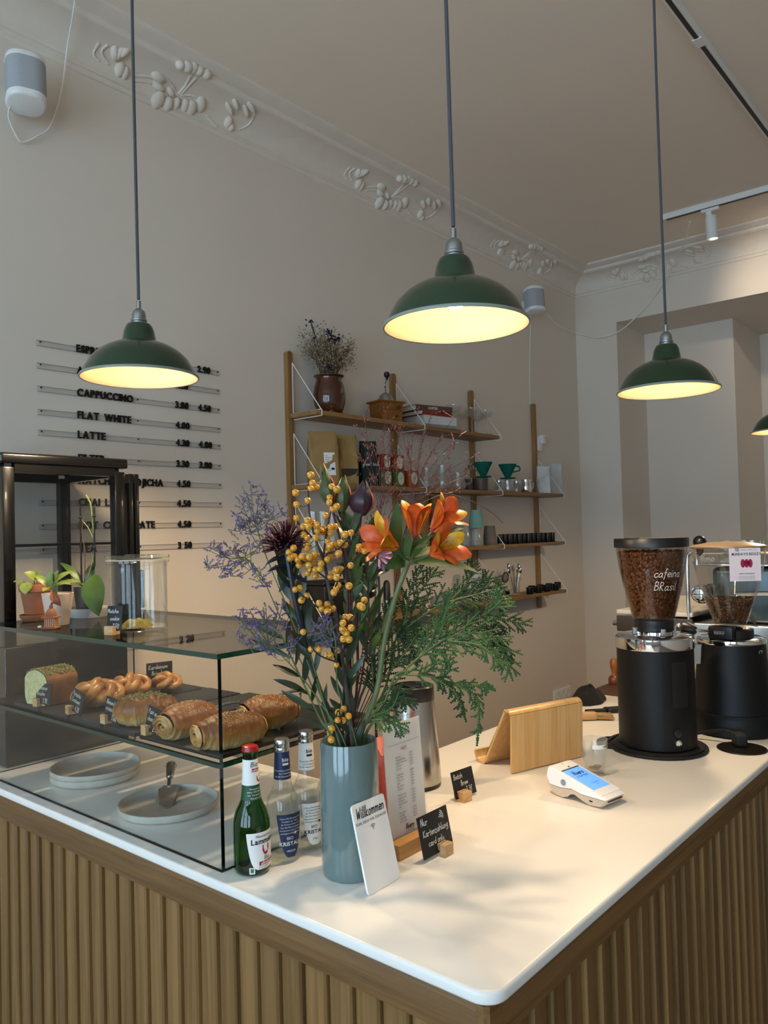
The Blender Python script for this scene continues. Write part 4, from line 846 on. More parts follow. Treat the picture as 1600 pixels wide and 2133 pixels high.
# vase
VP = onz(733, 1816, 1.0); VP.z = Z1
m_vase = M('grey_blue_glaze', '#6d7f7e', .12, var=.12, scale=6, coat=.6, col2='#5d706f')
VH = .240
single('flower_vase', MB().lathe([(0, .001), (.049, 0), (.0525, .003), (.0545, .02), (.0540, .12), (.0528, VH - .006), (.0515, VH), (.0490, VH), (.0475, VH - .006), (.0475, .03), (0, .02)], 56), m_vase, 'tall grey-blue glazed cylindrical vase holding the big bouquet', 'vase', VP)

# welcome sign leaning on the vase (its printed code is left blank)
Wd, Hd = .0885, .1485
s_ = thing('welcome_sign', 'white Willkommen sign with rounded corners leaning against the grey-blue vase', 'sign', (1.0515, .9095, Z1 + .0005)); s_.rotation_euler = (math.radians(-13.5), 0, math.radians(1.6))
pm = MB().prism(rrect(Wd, Hd, .006, 4, 0, Hd / 2), 0, .004, X=frame((0, .004, 0), (1, 0, 0), (0, 0, 1))); part('panel', pm, M('white_sign_panel', '#f0eeec', .3, var=.01), s_)
def lettering(name, mb, x, z, par, mat, y=-.0004): return part(name, put(mb, (x, y, z), (1, 0, 0), (0, 0, 1)), mat, par, smooth=0)
lettering('heading', script('Willkommen', .0175, .13, gap=.13, slant=.22, jitter=.01, sx=.80), 0, .1235, s_, m_ink)
lettering('subline', text('FÜHL DICH WIE ZUHAUSE!', .0066, .0, gap=.12), 0, .1130, s_, m_ink)
def wifi(sz, n=3, rot=0):
    mb = MB()
    for k in range(1, n + 1):
        r0, r1 = sz * (k / n) * .94, sz * (k / n) * .94 + sz * .13; mb.grid(lambda u, v: ((r0 + (r1 - r0) * v) * math.sin(-.8 + 1.6 * u + rot), (r0 + (r1 - r0) * v) * math.cos(-.8 + 1.6 * u + rot), 0), 14, 2)
    mb.add([(sz * .12 * math.cos(q * PI / 4), sz * .12 * math.sin(q * PI / 4), 0) for q in range(8)], [tuple(range(8))]); mb.f = [tuple(q) for q in mb.f]; return mb
lettering('wifi_symbol', wifi(.008), 0, .0985, s_, m_ink)

# drinks menu in an oak foot
mt = thing('menu_holder', 'clear acrylic drinks menu standing in an oak block behind the welcome sign', 'menu', (1.215, .985, Z1))
part('oak_block', MB().bb(-.066, .082, -.030, -.004, 0, .028, bev=.001).bb(-.066, .082, .003, .026, 0, .028, bev=.001).bb(-.066, .082, -.004, .003, 0, .012), WOOD('menu_oak', '#a87339', '#c9975a', grain=(2, 60, 60), rough=.5), mt, smooth=0)
ac_ = part('acrylic_sheet', MB().bb(-.060, .064, -.003, .003, .0125, .252), m_acrylic, mt, None, (math.radians(-3.5), 0, 0), smooth=0)
pp_ = part('paper', MB().bb(-.056, .060, -.0006, .0006, .014, .243), m_paper, ac_, smooth=0)
pr = MB(); F_ = lambda mb, x, z: pr.join(put(mb, (x, -.0036, z), (1, 0, 0), (0, 0, 1)))
F_(text('DRINKS', .0165, 0, 'c', sx=.75), .002, .2155); pr.bb(-.045, .05, -.0036, -.0034, .2025, .2030); F_(text('HOT', .0095, 0, 'c', sx=.8), .002, .1885)
lst = ['Espresso', 'Double Espresso', 'Espresso Macchiato', 'Americano', 'Cortado', '', 'Cappuccino', 'Flat White', 'Caffe Latte', 'Filter', 'Batch Brew', 'Iced Brew', '', 'Matcha Latte', 'Hojicha Latte', 'Chai Latte', 'Hot Chocolate', 'Tea', '', 'Extra Shot', 'Oat Milk', 'Vegan Milk', 'Extra Syrup']
for k, n_ in enumerate(lst):
    if n_: F_(text(n_, .0052, 0, 'l', sx=.8), -.026, .176 - k * .0056); F_(text('%d,%d0 €' % (2 + k % 4, (k * 3) % 10), .0052, 0, 'l', sx=.8), .016, .1775 - k * .0056)
part('print', pr, M('grey_print', '#4a4746', .7), ac_, smooth=0)
lettering('logo_word', script('Vivero', .0105, .16, sx=.95, gap=.06, slant=.25) if 'V' in ST else text('Vivero', .011), .002, .037, ac_, m_ink, -.0038); lettering('logo_word', text('COFFEE', .0062, .0, gap=.22), .002, .0305, ac_, m_ink, -.0038)

# small chalk tags in wooden blocks
def chalk_tag(o, rz, lean, w_, h_, lines, label, blk=(.020, .020, .020), side=0.0, lift=.010, group='chalk price tags', wifi_=False, roll=0.0):
    t_ = thing('price_tag', label, 'price tag', o, rz, group)
    bm_ = MB(); bx, by, bz = blk
    bm_.bb(-bx / 2 + side, bx / 2 + side, -by * .55, -.0011, 0, bz, bev=.0008); bm_.bb(-bx / 2 + side, bx / 2 + side, .0011, by * .5, 0, bz, bev=.0008); bm_.bb(-bx / 2 + side, bx / 2 + side, -.0011, .0011, 0, lift)
    part('wooden_block', bm_, m_block, t_, smooth=0)
    c = part('chalk_card', MB().bb(-w_ / 2, w_ / 2, -.0009, .0009, lift, lift + h_, bev=.0003), m_chalkboard, t_, None, (math.radians(-lean), math.radians(roll), 0))
    for (tx, x, z, sz) in lines: part('chalk_lettering', put(script(tx, sz * h_, .11, 'l', gap=.11, jitter=.05), (-w_ / 2 + x * w_, -.0013, lift + z * h_), (1, 0, 0), (0, 0, 1)), m_chalk, c, smooth=0)
    if wifi_: part('contactless_symbol', put(wifi(.012, rot=1.2), (w_ * .20, -.0013, lift + h_ * .80), (1, 0, 0), (0, 0, 1)), m_chalk, c, smooth=0)
    return t_
chalk_tag((1.215, .9115, Z1), 0, 12, .094, .076, [('Nur', .08, .76, .17), ('Kartenzahlung', .10, .49, .155), ('card only', .22, .24, .15)], 'black chalk card reading Nur Kartenzahlung beside the menu holder', (.026, .028, .022), .012, .006, wifi_=True)
chalk_tag((1.5105, 1.05, Z1), math.radians(-6), 14, .074, .060, [('Batch', .08, .70, .19), ('Brew', .36, .43, .19), ('3.3E', .54, .16, .19)], 'black chalk card reading Batch Brew near the steel thermos', (.028, .030, .022), -.014, .006)

# thermos
TP = onz(866, 1634, 1.0); TP.z = Z1
t_ = thing('thermos_jug', 'brushed steel thermos jug with black lid behind the drinks menu', 'thermos', TP)
part('base_ring', MB().lathe([(0, 0), (.062, 0), (.063, .010), (0, .010)], 40), m_blackpl, t_); part('steel_body', MB().lathe([(.063, .010), (.0635, .014), (.061, .06), (.055, .14), (.0500, .208), (0, .208)], 48), m_steel, t_)
part('lid', MB().lathe([(.0505, .208), (.0515, .210), (.0505, .240), (.047, .243), (.045, .236), (.03, .232), (0, .231)], 48), m_blackpl, t_); part('lid_lever', MB().bb(-.012, .05, -.012, .012, .231, .241, bev=.004), m_blackpl, t_, None, (0, 0, 1.2))

# bamboo tablet stand
su_ = Vector((.238, -.076, 0)).normalized(); sb = Vector((.302, .953, 0)); s0 = Vector((1.726, 1.062, Z1)); WD = .250
st_ = thing('tablet_stand', 'bent bamboo stand holding a tablet, back turned to the room', 'stand', s0, math.atan2(su_.y, su_.x))
cl = [(0, .003), (-.003, .08), (-.005, .142)] + [(.009 - .0145 * math.cos(t * PI * .82), .142 + .0145 * math.sin(t * PI * .82)) for t in [k / 8 for k in range(1, 9)]] + [(.06, .082), (.104, .010)] + [(.116, .0035), (.128, .0035), (.139, .010), (.144, .022), (.144, .030)]
cl = [(p_[0], p_[1]) for p_ in bez([Vector((*q, 0)) for q in cl], 3) for p_ in [(p_.x, p_.y)]]
th_ = .0032; up_, dn_ = [], []
for i, q in enumerate(cl):
    a_ = cl[max(i - 1, 0)]; b_ = cl[min(i + 1, len(cl) - 1)]; d_ = Vector((b_[0] - a_[0], b_[1] - a_[1])).normalized(); up_.append((q[0] - d_.y * th_, max(q[1] + d_.x * th_, 0))); dn_.append((q[0] + d_.y * th_, max(0, q[1] - d_.x * th_)))
mb = MB(); n = len(cl); v = []
for x in (0, WD): v += [(x, b, z) for b, z in up_] + [(x, b, z) for b, z in dn_]
f = []
for i in range(n - 1):
    f += [(i, i + 1, 2 * n + i + 1, 2 * n + i), (n + i + 1, n + i, 3 * n + i, 3 * n + i + 1), (i + 1, i, n + i, n + i + 1), (2 * n + i, 2 * n + i + 1, 3 * n + i + 1, 3 * n + i)]
f += [(0, 2 * n, 3 * n, n), (n - 1, 2 * n - 1, 4 * n - 1, 3 * n - 1)]; part('bent_panel', mb.add(v, f), m_bamboo, st_, smooth=35)
tb = thing('tablet', 'dark tablet resting on the far side of the bamboo stand', 'tablet', s0 + su_ * .125 + sb * .106 + Vector((0, 0, .0165)), math.atan2(su_.y, su_.x)); tb.rotation_euler = (math.radians(32), 0, math.atan2(su_.y, su_.x))
part('housing', MB().bb(-.115, .115, .002, .009, 0, .150, bev=.003), M('tablet_grey', '#3a3a3e', .3, .8), tb); part('screen', MB().bb(-.108, .108, .009, .0096, .008, .143), M('tablet_glass', '#050506', .05), tb, smooth=0)

# card terminal
d_ = Vector((-.025, -.135, 0)).normalized(); TM = Vector((1.690, .912, Z1)); tr = thing('card_terminal', 'white handheld card terminal with lit blue screen beside the tips glass', 'card terminal', TM, math.atan2(d_.y, d_.x))
top_ = [(0, .060), (.006, .0635), (.150, .0260), (.158, .020)]; bot_ = [(.156, .012), (.148, .003), (.12, .0005), (.10, .006), (.078, .0150), (.066, .0135), (.056, .0045), (.040, .0), (.018, .003), (.004, .016), (-.004, .040)]
W2 = .040
def slab(outer_, w_, bev=.004):
    mb = MB(); n = len(outer_); cx = sum(p[0] for p in outer_) / n; cy = sum(p[1] for p in outer_) / n
    rings = [(-w_, .94), (-w_ + bev * .5, .98), (-w_ + bev * 1.4, 1.0), (w_ - bev * 1.4, 1.0), (w_ - bev * .5, .98), (w_, .94)]
    v = [(cx + (x - cx) * s2, y, max(0.0, cy + (z - cy) * s2)) for y, s2 in rings for x, z in outer_]; f = [(a * n + k, a * n + (k + 1) % n, (a + 1) * n + (k + 1) % n, (a + 1) * n + k) for a in range(5) for k in range(n)]
    f += [tuple(range(n))[::-1], tuple(5 * n + k for k in range(n))]; return mb.add(v, f)
m_term = M('terminal_white', '#f0f0f0', .28, var=.01); m_termb = M('terminal_beige', '#cbb9a4', .35, var=.03)
mid_ = [(.158, .020), (.10, .020), (.07, .026), (.04, .022), (.005, .024), (-.004, .040)]
part('upper_shell', slab(top_ + mid_[::1], W2, .006), m_term, tr, smooth=45); part('lower_shell', slab([(.157, .0195)] + bot_ + [(.006, .0235), (.04, .0215), (.07, .0255), (.10, .0195)], W2 - .0008, .006), m_termb, tr, smooth=45)
sl_ = math.atan2(.0635 - .026, .150 - .006); TX = Matrix.Translation((.006, 0, .0640)) @ Matrix.Rotation(sl_, 4, 'Y')
def on_face(name, mb, mat, par=None, sm_=0): mb.v = [tuple(TX @ Vector(p)) for p in mb.v]; return part(name, mb, mat, par or tr, smooth=sm_)
on_face('bezel', MB().bb(.004, .146, -.0365, .0365, -.001, .0006, bev=.0005), m_term)
scr = on_face('screen', MB().bb(.030, .122, -.031, .031, .0005, .0010), EMIT('lit_screen', '#4f86d8', .9)); on_face('status_bar', MB().bb(.030, .0335, -.031, .031, .0010, .0013), m_blackpl, scr)
def face_text(mb, x, y): return put(mb, (x, y, .0014), (0, 1, 0), (-1, 0, 0))
on_face('logo_word', face_text(script('Vivero', .0145, .17, sx=.95, gap=.06, slant=.25), .059, 0), M('logo_green', '#12352c', .6), scr); on_face('logo_word', face_text(text('COFFEE', .0085, .028, gap=.25), .0700, 0), M('logo_green', '#12352c', .6), scr)
on_face('screen_text', face_text(text('Powered by', .0048, 0), .100, .006).join(face_text(text('next', .0048, 0), .108, .006)), m_ink, scr)
on_face('nfc_symbol', face_text(wifi(.004), .012, 0), m_ink); on_face('camera_dot', MB().lathe([(0, .0006), (.0025, .0006), (.0025, .001), (0, .001)], 12, X=Matrix.Translation((.024, .005, 0))), m_ink)
part('card_slot', MB().bb(.1545, .1585, -.026, .026, .0135, .0155), m_blackpl, tr, smooth=0); part('side_button', MB().lathe([(0, 0), (.007, 0), (.007, .001), (.0062, .001), (.0062, .0004), (0, .0004)], 20), M('terminal_ring', '#8c98a6', .3), tr, (.048, -W2 - .0003, .036), (PI / 2, 0, 0)); part('side_port', MB().bb(.118, .126, -W2 - .0006, -W2 + .001, .010, .0128), m_blackpl, tr, smooth=0)

# tips glass
q = onz(1240, 1612, 1.0); q.z = Z1
t_ = thing('tips_glass', 'fluted drinking glass with a TIPS label beside the card terminal', 'glass', q); fl = lambda a, z: 1 - (.055 * (abs(math.cos(5 * a)) ** .6) if .01 < z < .06 else 0)
part('tumbler', MB().lathe([(0, .006), (.020, .006), (.0235, 0), (.0245, .006), (.028, .03), (.0312, .062), (.0325, .070), (.0328, .088), (.0313, .088), (.0305, .07), (.026, .03), (.0225, .012), (0, .011)], 80, flute=fl), GLASS('tips_glass_clear', (.93, .94, .93), ior=1.8, body=.05), t_, smooth=60)
a = acam(q); l_ = part('label', band(lambda z: .0326, .069, .079, a - .15, a + .95, off=.0004, m=2), m_paper, t_); part('print', wrap(text('TIPS', .0075, 0, 'c'), lambda z: .0326, .071, a + .85, .0008), m_ink, l_, smooth=0)
for k in range(4): tag(part('coin', MB().lathe([(0, 0), (.0095, 0), (.0098, .001), (.0095, .002), (0, .002)], 18), M('coin_copper', '#8c6134', .35, .8), None, q + Vector((.006 * math.cos(k * 1.7), .006 * math.sin(k * 1.7), .0118 + .0022 * k)), (0, 0, 0)), 'copper coin at the bottom of the tips glass', 'coin', 'coins in the tips glass')

# ------------------------------------------------------------------ coffee grinders
m_smoke = GLASS('smoked_hopper', (.86, .80, .73), ior=1.45); m_clearh = GLASS('clear_hopper', (.94, .935, .92), ior=1.45)
m_bean = M('coffee_bean', '#74492a', .35, var=.45, scale=90, col2='#482a17')
bn = MB(); bn.lathe([(0, -1), (.55, -.8), (.95, -.25), (.95, .3), (.5, .82), (0, 1)], 8); bn.v = [(x * .0042, (y * .0030 if y > 0 else y * .0020), z * .0060) for x, y, z in bn.v]
def beans(prof_r, z0, z1, n_side, n_top, seed, flat=True):
    rnd = random.Random(seed); mb = MB()
    for k in range(n_side):
        z = z0 + (z1 - z0) * math.sqrt(rnd.random()) if False else z0 + (z1 - z0) * rnd.random() ** .75; r = prof_r(z) - .0055; a = rnd.random() * 2 * PI
        X = Matrix.Translation((r * math.cos(a), r * math.sin(a), z)) @ Matrix.Rotation(a - PI / 2, 4, 'Z') @ Matrix.Rotation(rnd.uniform(0, 2 * PI), 4, 'Y') @ Matrix.Rotation(rnd.uniform(-.22, .22), 4, 'X'); mb.join(bn, X)
    for k in range(n_top):
        r = (prof_r(z1) - .006) * math.sqrt(rnd.random()); a = rnd.random() * 2 * PI; X = Matrix.Translation((r * math.cos(a), r * math.sin(a), z1 + rnd.uniform(-.004, .002))) @ Euler((rnd.uniform(0, 6), rnd.uniform(0, 6), rnd.uniform(0, 6))).to_matrix().to_4x4(); mb.join(bn, X)
    core = [(max(.001, prof_r(z0 + (z1 - z0) * k / 10) - .0085), z0 + (z1 - z0) * k / 10) for k in range(11)]; mb.lathe([(0, z0)] + core + [(0, z1 - .003)], 32); return mb
G1 = onz(1371, 1557, 1.0); G1.z = Z1 + .012
g = thing('coffee_grinder', 'black coffee grinder with a full hopper marked cafeina Brasil', 'grinder', G1, 0, 'coffee grinders')
a = acam(G1); RB = .1035
part('body', MB().lathe([(0, 0), (RB - .004, 0), (RB, .004), (RB - .001, .268), (0, .268)], 64), m_blackmat, g); part('steel_band', MB().lathe([(0, .268), (RB + .001, .268), (RB + .0015, .270), (RB + .0015, .298), (RB - .003, .302), (.05, .305), (.05, .312), (0, .312)], 64), m_chrome, g)
part('hopper_neck', MB().lathe([(0, .314), (.052, .314), (.054, .318), (.053, .344), (0, .344)], 48), m_blackpl, g)
for k in range(4): part('clip', MB().bb(.046, .062, -.007, .007, .305, .324, bev=.003, X=Matrix.Rotation(a + .4 + k * PI / 2, 4, 'Z')), m_chrome, g)
hp1 = [(.053, .345), (.058, .352), (.066, .385), (.078, .435), (.088, .485), (.0945, .525), (.097, .550)]; hr1 = interp(hp1)
part('hopper', MB().lathe(hp1 + [(.0945, .550), (.0920, .525), (.0855, .485), (.0755, .435), (.0635, .385), (.0555, .352)], 64), m_smoke, g); part('hopper_lid', MB().lathe([(.0975, .546), (.1005, .547), (.1005, .569), (.0985, .572), (0, .572)], 64), m_blackpl, g); part('lid_tab', MB().bb(-.02, .02, -.098, -.088, .570, .5745, bev=.001, X=Matrix.Rotation(a + 1.0, 4, 'Z')), m_blackpl, g)
part('writing', wrap(script('cafeina', .023, .075, 'c', slant=.15), hr1, .466, a + .50, .0008), m_chalk, g, smooth=0); part('writing', wrap(script('BRasil', .024, .06, 'c', slant=.15), hr1, .430, a + .45, .0008), m_chalk, g, smooth=0)
pn = part('side_panel', band(lambda z: RB, .004, .266, a + .18, a + 1.3, off=.0012), m_blackmat, g)
part('vent_plate', band(lambda z: RB, .12, .24, a + .40, a + .85, off=.0022), m_blackpl, g)
sw = part('rocker_switch', MB().lathe([(0, 0), (.011, 0), (.011, .003), (.008, .0042), (0, .004)], 24), m_blackpl, g, ((RB + .001) * math.cos(a + .50), (RB + .001) * math.sin(a + .50), .052)); sw.rotation_euler = (PI / 2, 0, a + .50 + PI / 2)
pb = part('push_button', MB().lathe([(0, .001), (.0045, .001), (.0055, 0), (.0085, 0), (.0085, .004), (.006, .005), (.005, .003), (0, .003)], 24), m_chrome, g, ((RB + .001) * math.cos(a + .51), (RB + .001) * math.sin(a + .51), .026)); pb.rotation_euler = (PI / 2, 0, a + .51 + PI / 2)
tag(single('coffee_beans', beans(hr1, .353, .532, 1500, 220, 5), m_bean, 'roasted coffee beans filling the smoked hopper of the nearer grinder', 'coffee beans', G1, kind='stuff'))
tl = thing('grinder_tray', 'round black rubber tray under the nearer grinder', 'tray', (G1.x, G1.y, Z1)); part('dish', MB().lathe([(0, 0), (.120, 0), (.122, .003), (.122, .010), (.118, .010), (.116, .0105), (0, .0105)], 56), m_rubber, tl); part('front_lip', MB().lathe([(0, 0), (.055, 0), (.056, .003), (.055, .009), (.051, .009), (.050, .004), (0, .004)], 40), m_rubber, tl, (-.035, .105, 0))
cp = [Vector((G1.x + (.128 + .006 * (k // 22)) * math.cos(a - 1.4 + k * .19), G1.y + (.128 + .006 * (k // 22)) * math.sin(a - 1.4 + k * .19), Z1 + .0045 + .004 * (k // 20))) for k in range(33)]
single('grinder_cable', MB().tube(cp, .0042, 8), m_rubber, 'black power cable coiled round the foot of the nearer grinder', 'cable')
G2 = onz(1530, 1519, 1.0); G2.z = Z1
g = thing('coffee_grinder', 'black coffee grinder with a half empty clear hopper and white card, nearer the right edge', 'grinder', G2, 0, 'coffee grinders'); a = acam(G2)
part('foot', MB().lathe([(0, 0), (.124, 0), (.128, .004), (.127, .05), (.120, .062), (0, .062)], 56), m_blackmat, g); part('body', MB().lathe([(0, .062), (.112, .062), (.110, .07), (.0945, .262), (0, .262)], 56), m_blackmat, g)
part('chrome_ring', MB().lathe([(0, .262), (.096, .262), (.097, .266), (.096, .274), (.085, .279), (0, .279)], 56), m_chrome, g); part('adjusting_collar', MB().lathe([(0, .279), (.062, .279), (.064, .282), (.064, .300), (.060, .304), (.045, .308), (0, .308)], 64, flute=lambda q, z: 1 + (.012 * math.cos(48 * q) if .281 < z < .301 else 0)), m_blackpl, g)
X = Matrix.Rotation(a - .35, 4, 'Z'); hb = part('lock_block', MB().bb(.05, .086, -.034, .034, .279, .316, bev=.003, X=X), m_blackpl, g); wr = MB()
for k in range(9): wr.lathe([(.0055, -.0012), (.0072, -.0004), (.0072, .0004), (.0055, .0012)], 14, X=X @ Matrix.Translation((.086, -.014 + k * .0036, .298)) @ Matrix.Rotation(PI / 2, 4, 'X'))
part('worm_screw', wr, m_chrome, hb); part('knob_shaft', MB().tube([tuple(X @ Vector((.072, -.034, .298))), tuple(X @ Vector((.072, -.085, .300)))], .005, 10), m_chrome, hb); part('knob', MB().lathe([(0, 0), (.009, 0), (.014, .006), (.024, .030), (.0245, .036), (.018, .041), (0, .042)], 20, X=X @ Matrix.Translation((.072, -.075, .300)) @ Matrix.Rotation(PI / 2, 4, 'X')), m_blackpl, hb)
hp2 = [(.042, .312), (.047, .322), (.062, .365), (.078, .41), (.094, .468), (.1035, .515), (.106, .546)]; hr2 = interp(hp2)
part('hopper', MB().lathe(hp2 + [(.1035, .546), (.101, .515), (.0915, .468), (.0755, .41), (.0595, .365), (.0445, .322)], 64), m_clearh, g); part('hopper_lid', MB().lathe([(.1055, .545), (.1085, .546), (.1085, .550), (.10, .554), (.05, .563), (0, .565)], 64), M('bronze_lid', '#8c7a63', .35, .4), g)
part('writing', wrap(script('Nono', .021, .06, 'c', slant=.3), hr2, .508, a - .60, .0008), m_chalk, g, smooth=0)
spm = MB().prism([(0, 0), (.03, 0), (.032, .055), (-.014, .062), (-.016, .05), (-.004, .03)], -.02, .02, X=Matrix.Rotation(a - 1.25, 4, 'Z') @ Matrix.Translation((.085, 0, .20)) @ Matrix.Rotation(PI / 2, 4, 'X')); part('chute', spm, m_steel, g, smooth=0)
part('maker_print', wrap(text('CE', .016, .0, 'l'), lambda z: .0955, .236, a + .86, .0008), m_chalk, g, smooth=0)
tag(single('coffee_beans', beans(hr2, .323, .392, 300, 130, 8), m_bean, 'dark coffee beans at the bottom of the clear hopper', 'coffee beans', G2, kind='stuff'))
cd = G2 + Vector((.120 * math.cos(a + .36), .120 * math.sin(a + .36), .452)); rz_ = a + .36 + PI / 2
c_ = thing('product_card', 'white card with a magenta emblem taped to the clear hopper', 'card', cd, rz_); part('card', MB().bb(-.042, .046, -.0006, .0006, 0, .095), M('card_lilac_white', '#ddd3da', .6, var=.02), c_, smooth=0)
lettering('print', text('MUNDAYO BOOZY', .0105, .028, sx=.80), .006, .074, c_, m_ink, -.0009); lettering('print', text('SPECIALITY COFFEE', .0035, 0), .006, .088, c_, m_ink, -.0009); lettering('print', text('GREEN COFFEE BEANS', .004, .028), .006, .020, c_, m_ink, -.0009)
for k in range(3): lettering('print', text('natural process and washed beans', .0032, 0), .006, .013 - k * .004, c_, m_ink, -.0009)
em = MB()
for k in range(3): em.add([(-.0105 + k * .0105 + .0065 * math.cos(q * PI / 8), .0125 * math.sin(q * PI / 8), 0) for q in range(16)], [tuple(range(16))])
em.add([(-.0105, -.006, 0), (.0105, -.006, 0), (.0105, .006, 0), (-.0105, .006, 0)], [(0, 1, 2, 3)]); lettering('emblem', em, .006, .051, c_, M('magenta_print', '#9c1846', .5), -.0009)
for x in (-.02, .03): part('tape', MB().bb(x - .006, x + .006, -.001, -.0006, .085, .105), m_acrylic, c_, smooth=0)
sd = onz(1546, 1560, 1.0); t_ = thing('counter_socket', 'round dark metal power outlet set in the worktop with a plug in it', 'power outlet', (sd.x, sd.y, Z1)); part('plate', MB().lathe([(0, 0), (.064, 0), (.065, .001), (.063, .003), (0, .0034)], 48), M('dark_steel_plate', '#4a4038', .3, .9), t_); part('flap', MB().bb(-.038, -.008, -.03, -.01, .003, .0042, bev=.0005), m_blackpl, t_, None, (0, 0, -.8))
pg = thing('power_plug', 'black power plug with cable running to the far grinder', 'plug', (sd.x + .02, sd.y + .012, Z1 + .0036), .6); part('plug_body', MB().bb(-.022, .022, -.016, .016, 0, .034, bev=.008), m_rubber, pg); part('cord', MB().tube(bez([(.01, 0, .026), (.05, .03, .028), (.08, .09, .012), (.05, .165, .004), (-.02, .20, .004)], 8), .0042, 8), m_rubber, pg)

# cloth, scraper, brush, tamper
q = onz(1226, 1464, 1.0)
cm = MB(); cm.grid(lambda u, v: (lambda a, t: (.072 * t * math.cos(a) * (1 + .25 * math.sin(3 * a + 1)), .048 * t * math.sin(a), max(0.0005, .058 * (1 - t ** 2.2) * (1 + .25 * mnoise.noise(Vector((math.cos(a) * 2, math.sin(a) * 2, t * 3))))) + (.004 if t > .9 else 0)))(u * 2 * PI, v), 40, 14, cu=True); single('bar_cloth', cm, M('black_cloth', '#0d0d0f', .95, var=.3, scale=60, bump=.4, bscale=120), 'crumpled black bar cloth beside the bamboo stand', 'cloth', (q.x, q.y, Z1), (0, 0, -.35))
q = onz(1262, 1484, 1.0); t_ = thing('black_brush', 'black counter brush lying behind the wooden brush', 'brush', (q.x, q.y, Z1), -.7); part('handle', MB().bb(-.07, .0, -.012, .012, 0, .012, bev=.004), m_blackpl, t_); part('head', MB().bb(0, .07, -.022, .022, 0, .014, bev=.005), m_blackpl, t_)
q = onz(1232, 1500, 1.0); t_ = thing('counter_brush', 'pale wooden counter brush with light bristles beside the bamboo stand', 'brush', (q.x, q.y, Z1), math.radians(-48)); part('handle', MB().bb(-.085, .018, -.014, .014, .002, .026, bev=.009), m_block, t_)
br = MB(); rnd = random.Random(4)
for k in range(220): y = rnd.uniform(-.012, .012); z = rnd.uniform(.005, .022); br.tube([(.016, y, z), (.065 + rnd.uniform(-.006, .006), y * 1.8, z * .7 + rnd.uniform(-.003, .003))], .0006, 3, cap=False)
tag(part('bristles', br, M('bristle', '#c8a878', .8, var=.2), t_), kind='stuff')
q = onz(1281, 1424, 1.0); t_ = thing('tamper', 'turned wooden coffee tamper on the dark worktop behind the near grinder', 'tamper', (q.x, q.y, Z1)); m_tw = WOOD('tamper_wood', '#7a4518', '#a4622a', grain=(30, 30, 4), rough=.35)
part('foot', MB().lathe([(0, 0), (.024, 0), (.025, .003), (.025, .020), (.016, .032), (0, .032)], 28), M('tamper_foot', '#6b3515', .3, var=.2), t_); part('handle', MB().lathe([(0, .032), (.012, .032), (.011, .045), (.016, .066), (.0175, .084), (.013, .096), (0, .100)], 28), m_tw, t_)

# ------------------------------------------------------------------ espresso machine at the far end
em_ = thing('espresso_machine', 'steel and black espresso machine seen from its end behind the grinders', 'espresso machine', (3.02, .62, Z1)); m_cream = M('cream_panel', '#cfc8bd', .35, var=.03); m_blue = M('steel_blue_panel', '#4f616b', .25, .6, var=.1)
for x_ in (.02, .62):
    for y_ in (.04, .60): part('foot', MB().bb(x_, x_ + .04, y_, y_ + .04, 0, .03, bev=.003), m_blackpl, em_)
part('lower_body', MB().bb(0, .70, .02, .70, .03, .25, bev=.008), m_steel, em_); part('cream_ledge', MB().bb(-.01, .71, .42, .72, .268, .285, bev=.004), m_cream, em_); part('control_panel', MB().bb(-.012, .0, .42, .72, .20, .262, bev=.004), M('panel_brown', '#3d352e', .4), em_)
for k in range(3): part('panel_button', MB().lathe([(0, 0), (.010, 0), (.011, .004), (.008, .007), (0, .008)], 18), m_chrome, em_, (-.012, .505 - k * .032, .235), (0, -PI / 2, 0))
part('upper_body', MB().bb(.04, .70, .02, .36, .25, .455, bev=.02), m_blue, em_); part('rail_top', MB().bb(.0, .71, -.02, .40, .462, .468, bev=.002), m_chrome, em_)
rl = MB(); rl.tube([(.0, -.02, .51), (.0, .40, .51)], .006, 8); rl.tube([(.0, -.02, .51), (.70, -.02, .51)], .006, 8); rl.tube([(.0, .40, .51), (.70, .40, .51)], .006, 8)
part('cup_rail', rl, m_chrome, em_)
for (x, y) in ((0, -.02), (0, .19), (0, .40), (.7, -.02), (.7, .40)): part('rail_post', MB().tube([(x, y, .465), (x, y, .51)], .005, 8), m_chrome, em_)
part('steam_pole', MB().tube(bez([(-.005, .435, .20), (-.005, .435, .42), (-.005, .430, .50), (-.005, .405, .52)], 5), .007, 10), m_chrome, em_); part('lever_knob', MB().sphere((-.005, .385, .552), (.024, .024, .024), 20, 12).lathe([(.006, .50), (.012, .515), (.014, .535)], 14, X=Matrix.Translation((-.005, .385, 0))), m_blackpl, em_)
part('group_head', MB().lathe([(0, 0), (.035, 0), (.037, .004), (.034, .03), (.02, .05), (0, .052)], 28), m_chrome, em_, (-.02, .375, .36), (0, -PI / 2, 0)); part('pressure_gauge', MB().lathe([(0, 0), (.022, 0), (.022, .010), (.018, .012), (0, .011)], 28), m_blackpl, em_, (-.001, .35, .375), (0, -PI / 2, 0))
part('portafilter', MB().tube([(.08, .70, .225), (.08, .745, .222)], [.009, .011], 12).tube([(.08, .745, .222), (.08, .775, .220)], [.013, .010], 12), m_chrome, em_); part('steam_tap', MB().tube([(.05, .70, .13), (.05, .74, .128)], .016, 16), m_chrome, em_)
part('side_pipe', MB().tube(bez([(-.008, .30, .32), (-.03, .27, .33), (-.03, .22, .30), (-.008, .20, .26)], 5), .007, 8), m_chrome, em_); part('side_pipe', MB().tube([(-.01, .08, .36), (-.01, .16, .365), (-.01, .26, .36)], .008, 8), m_chrome, em_)
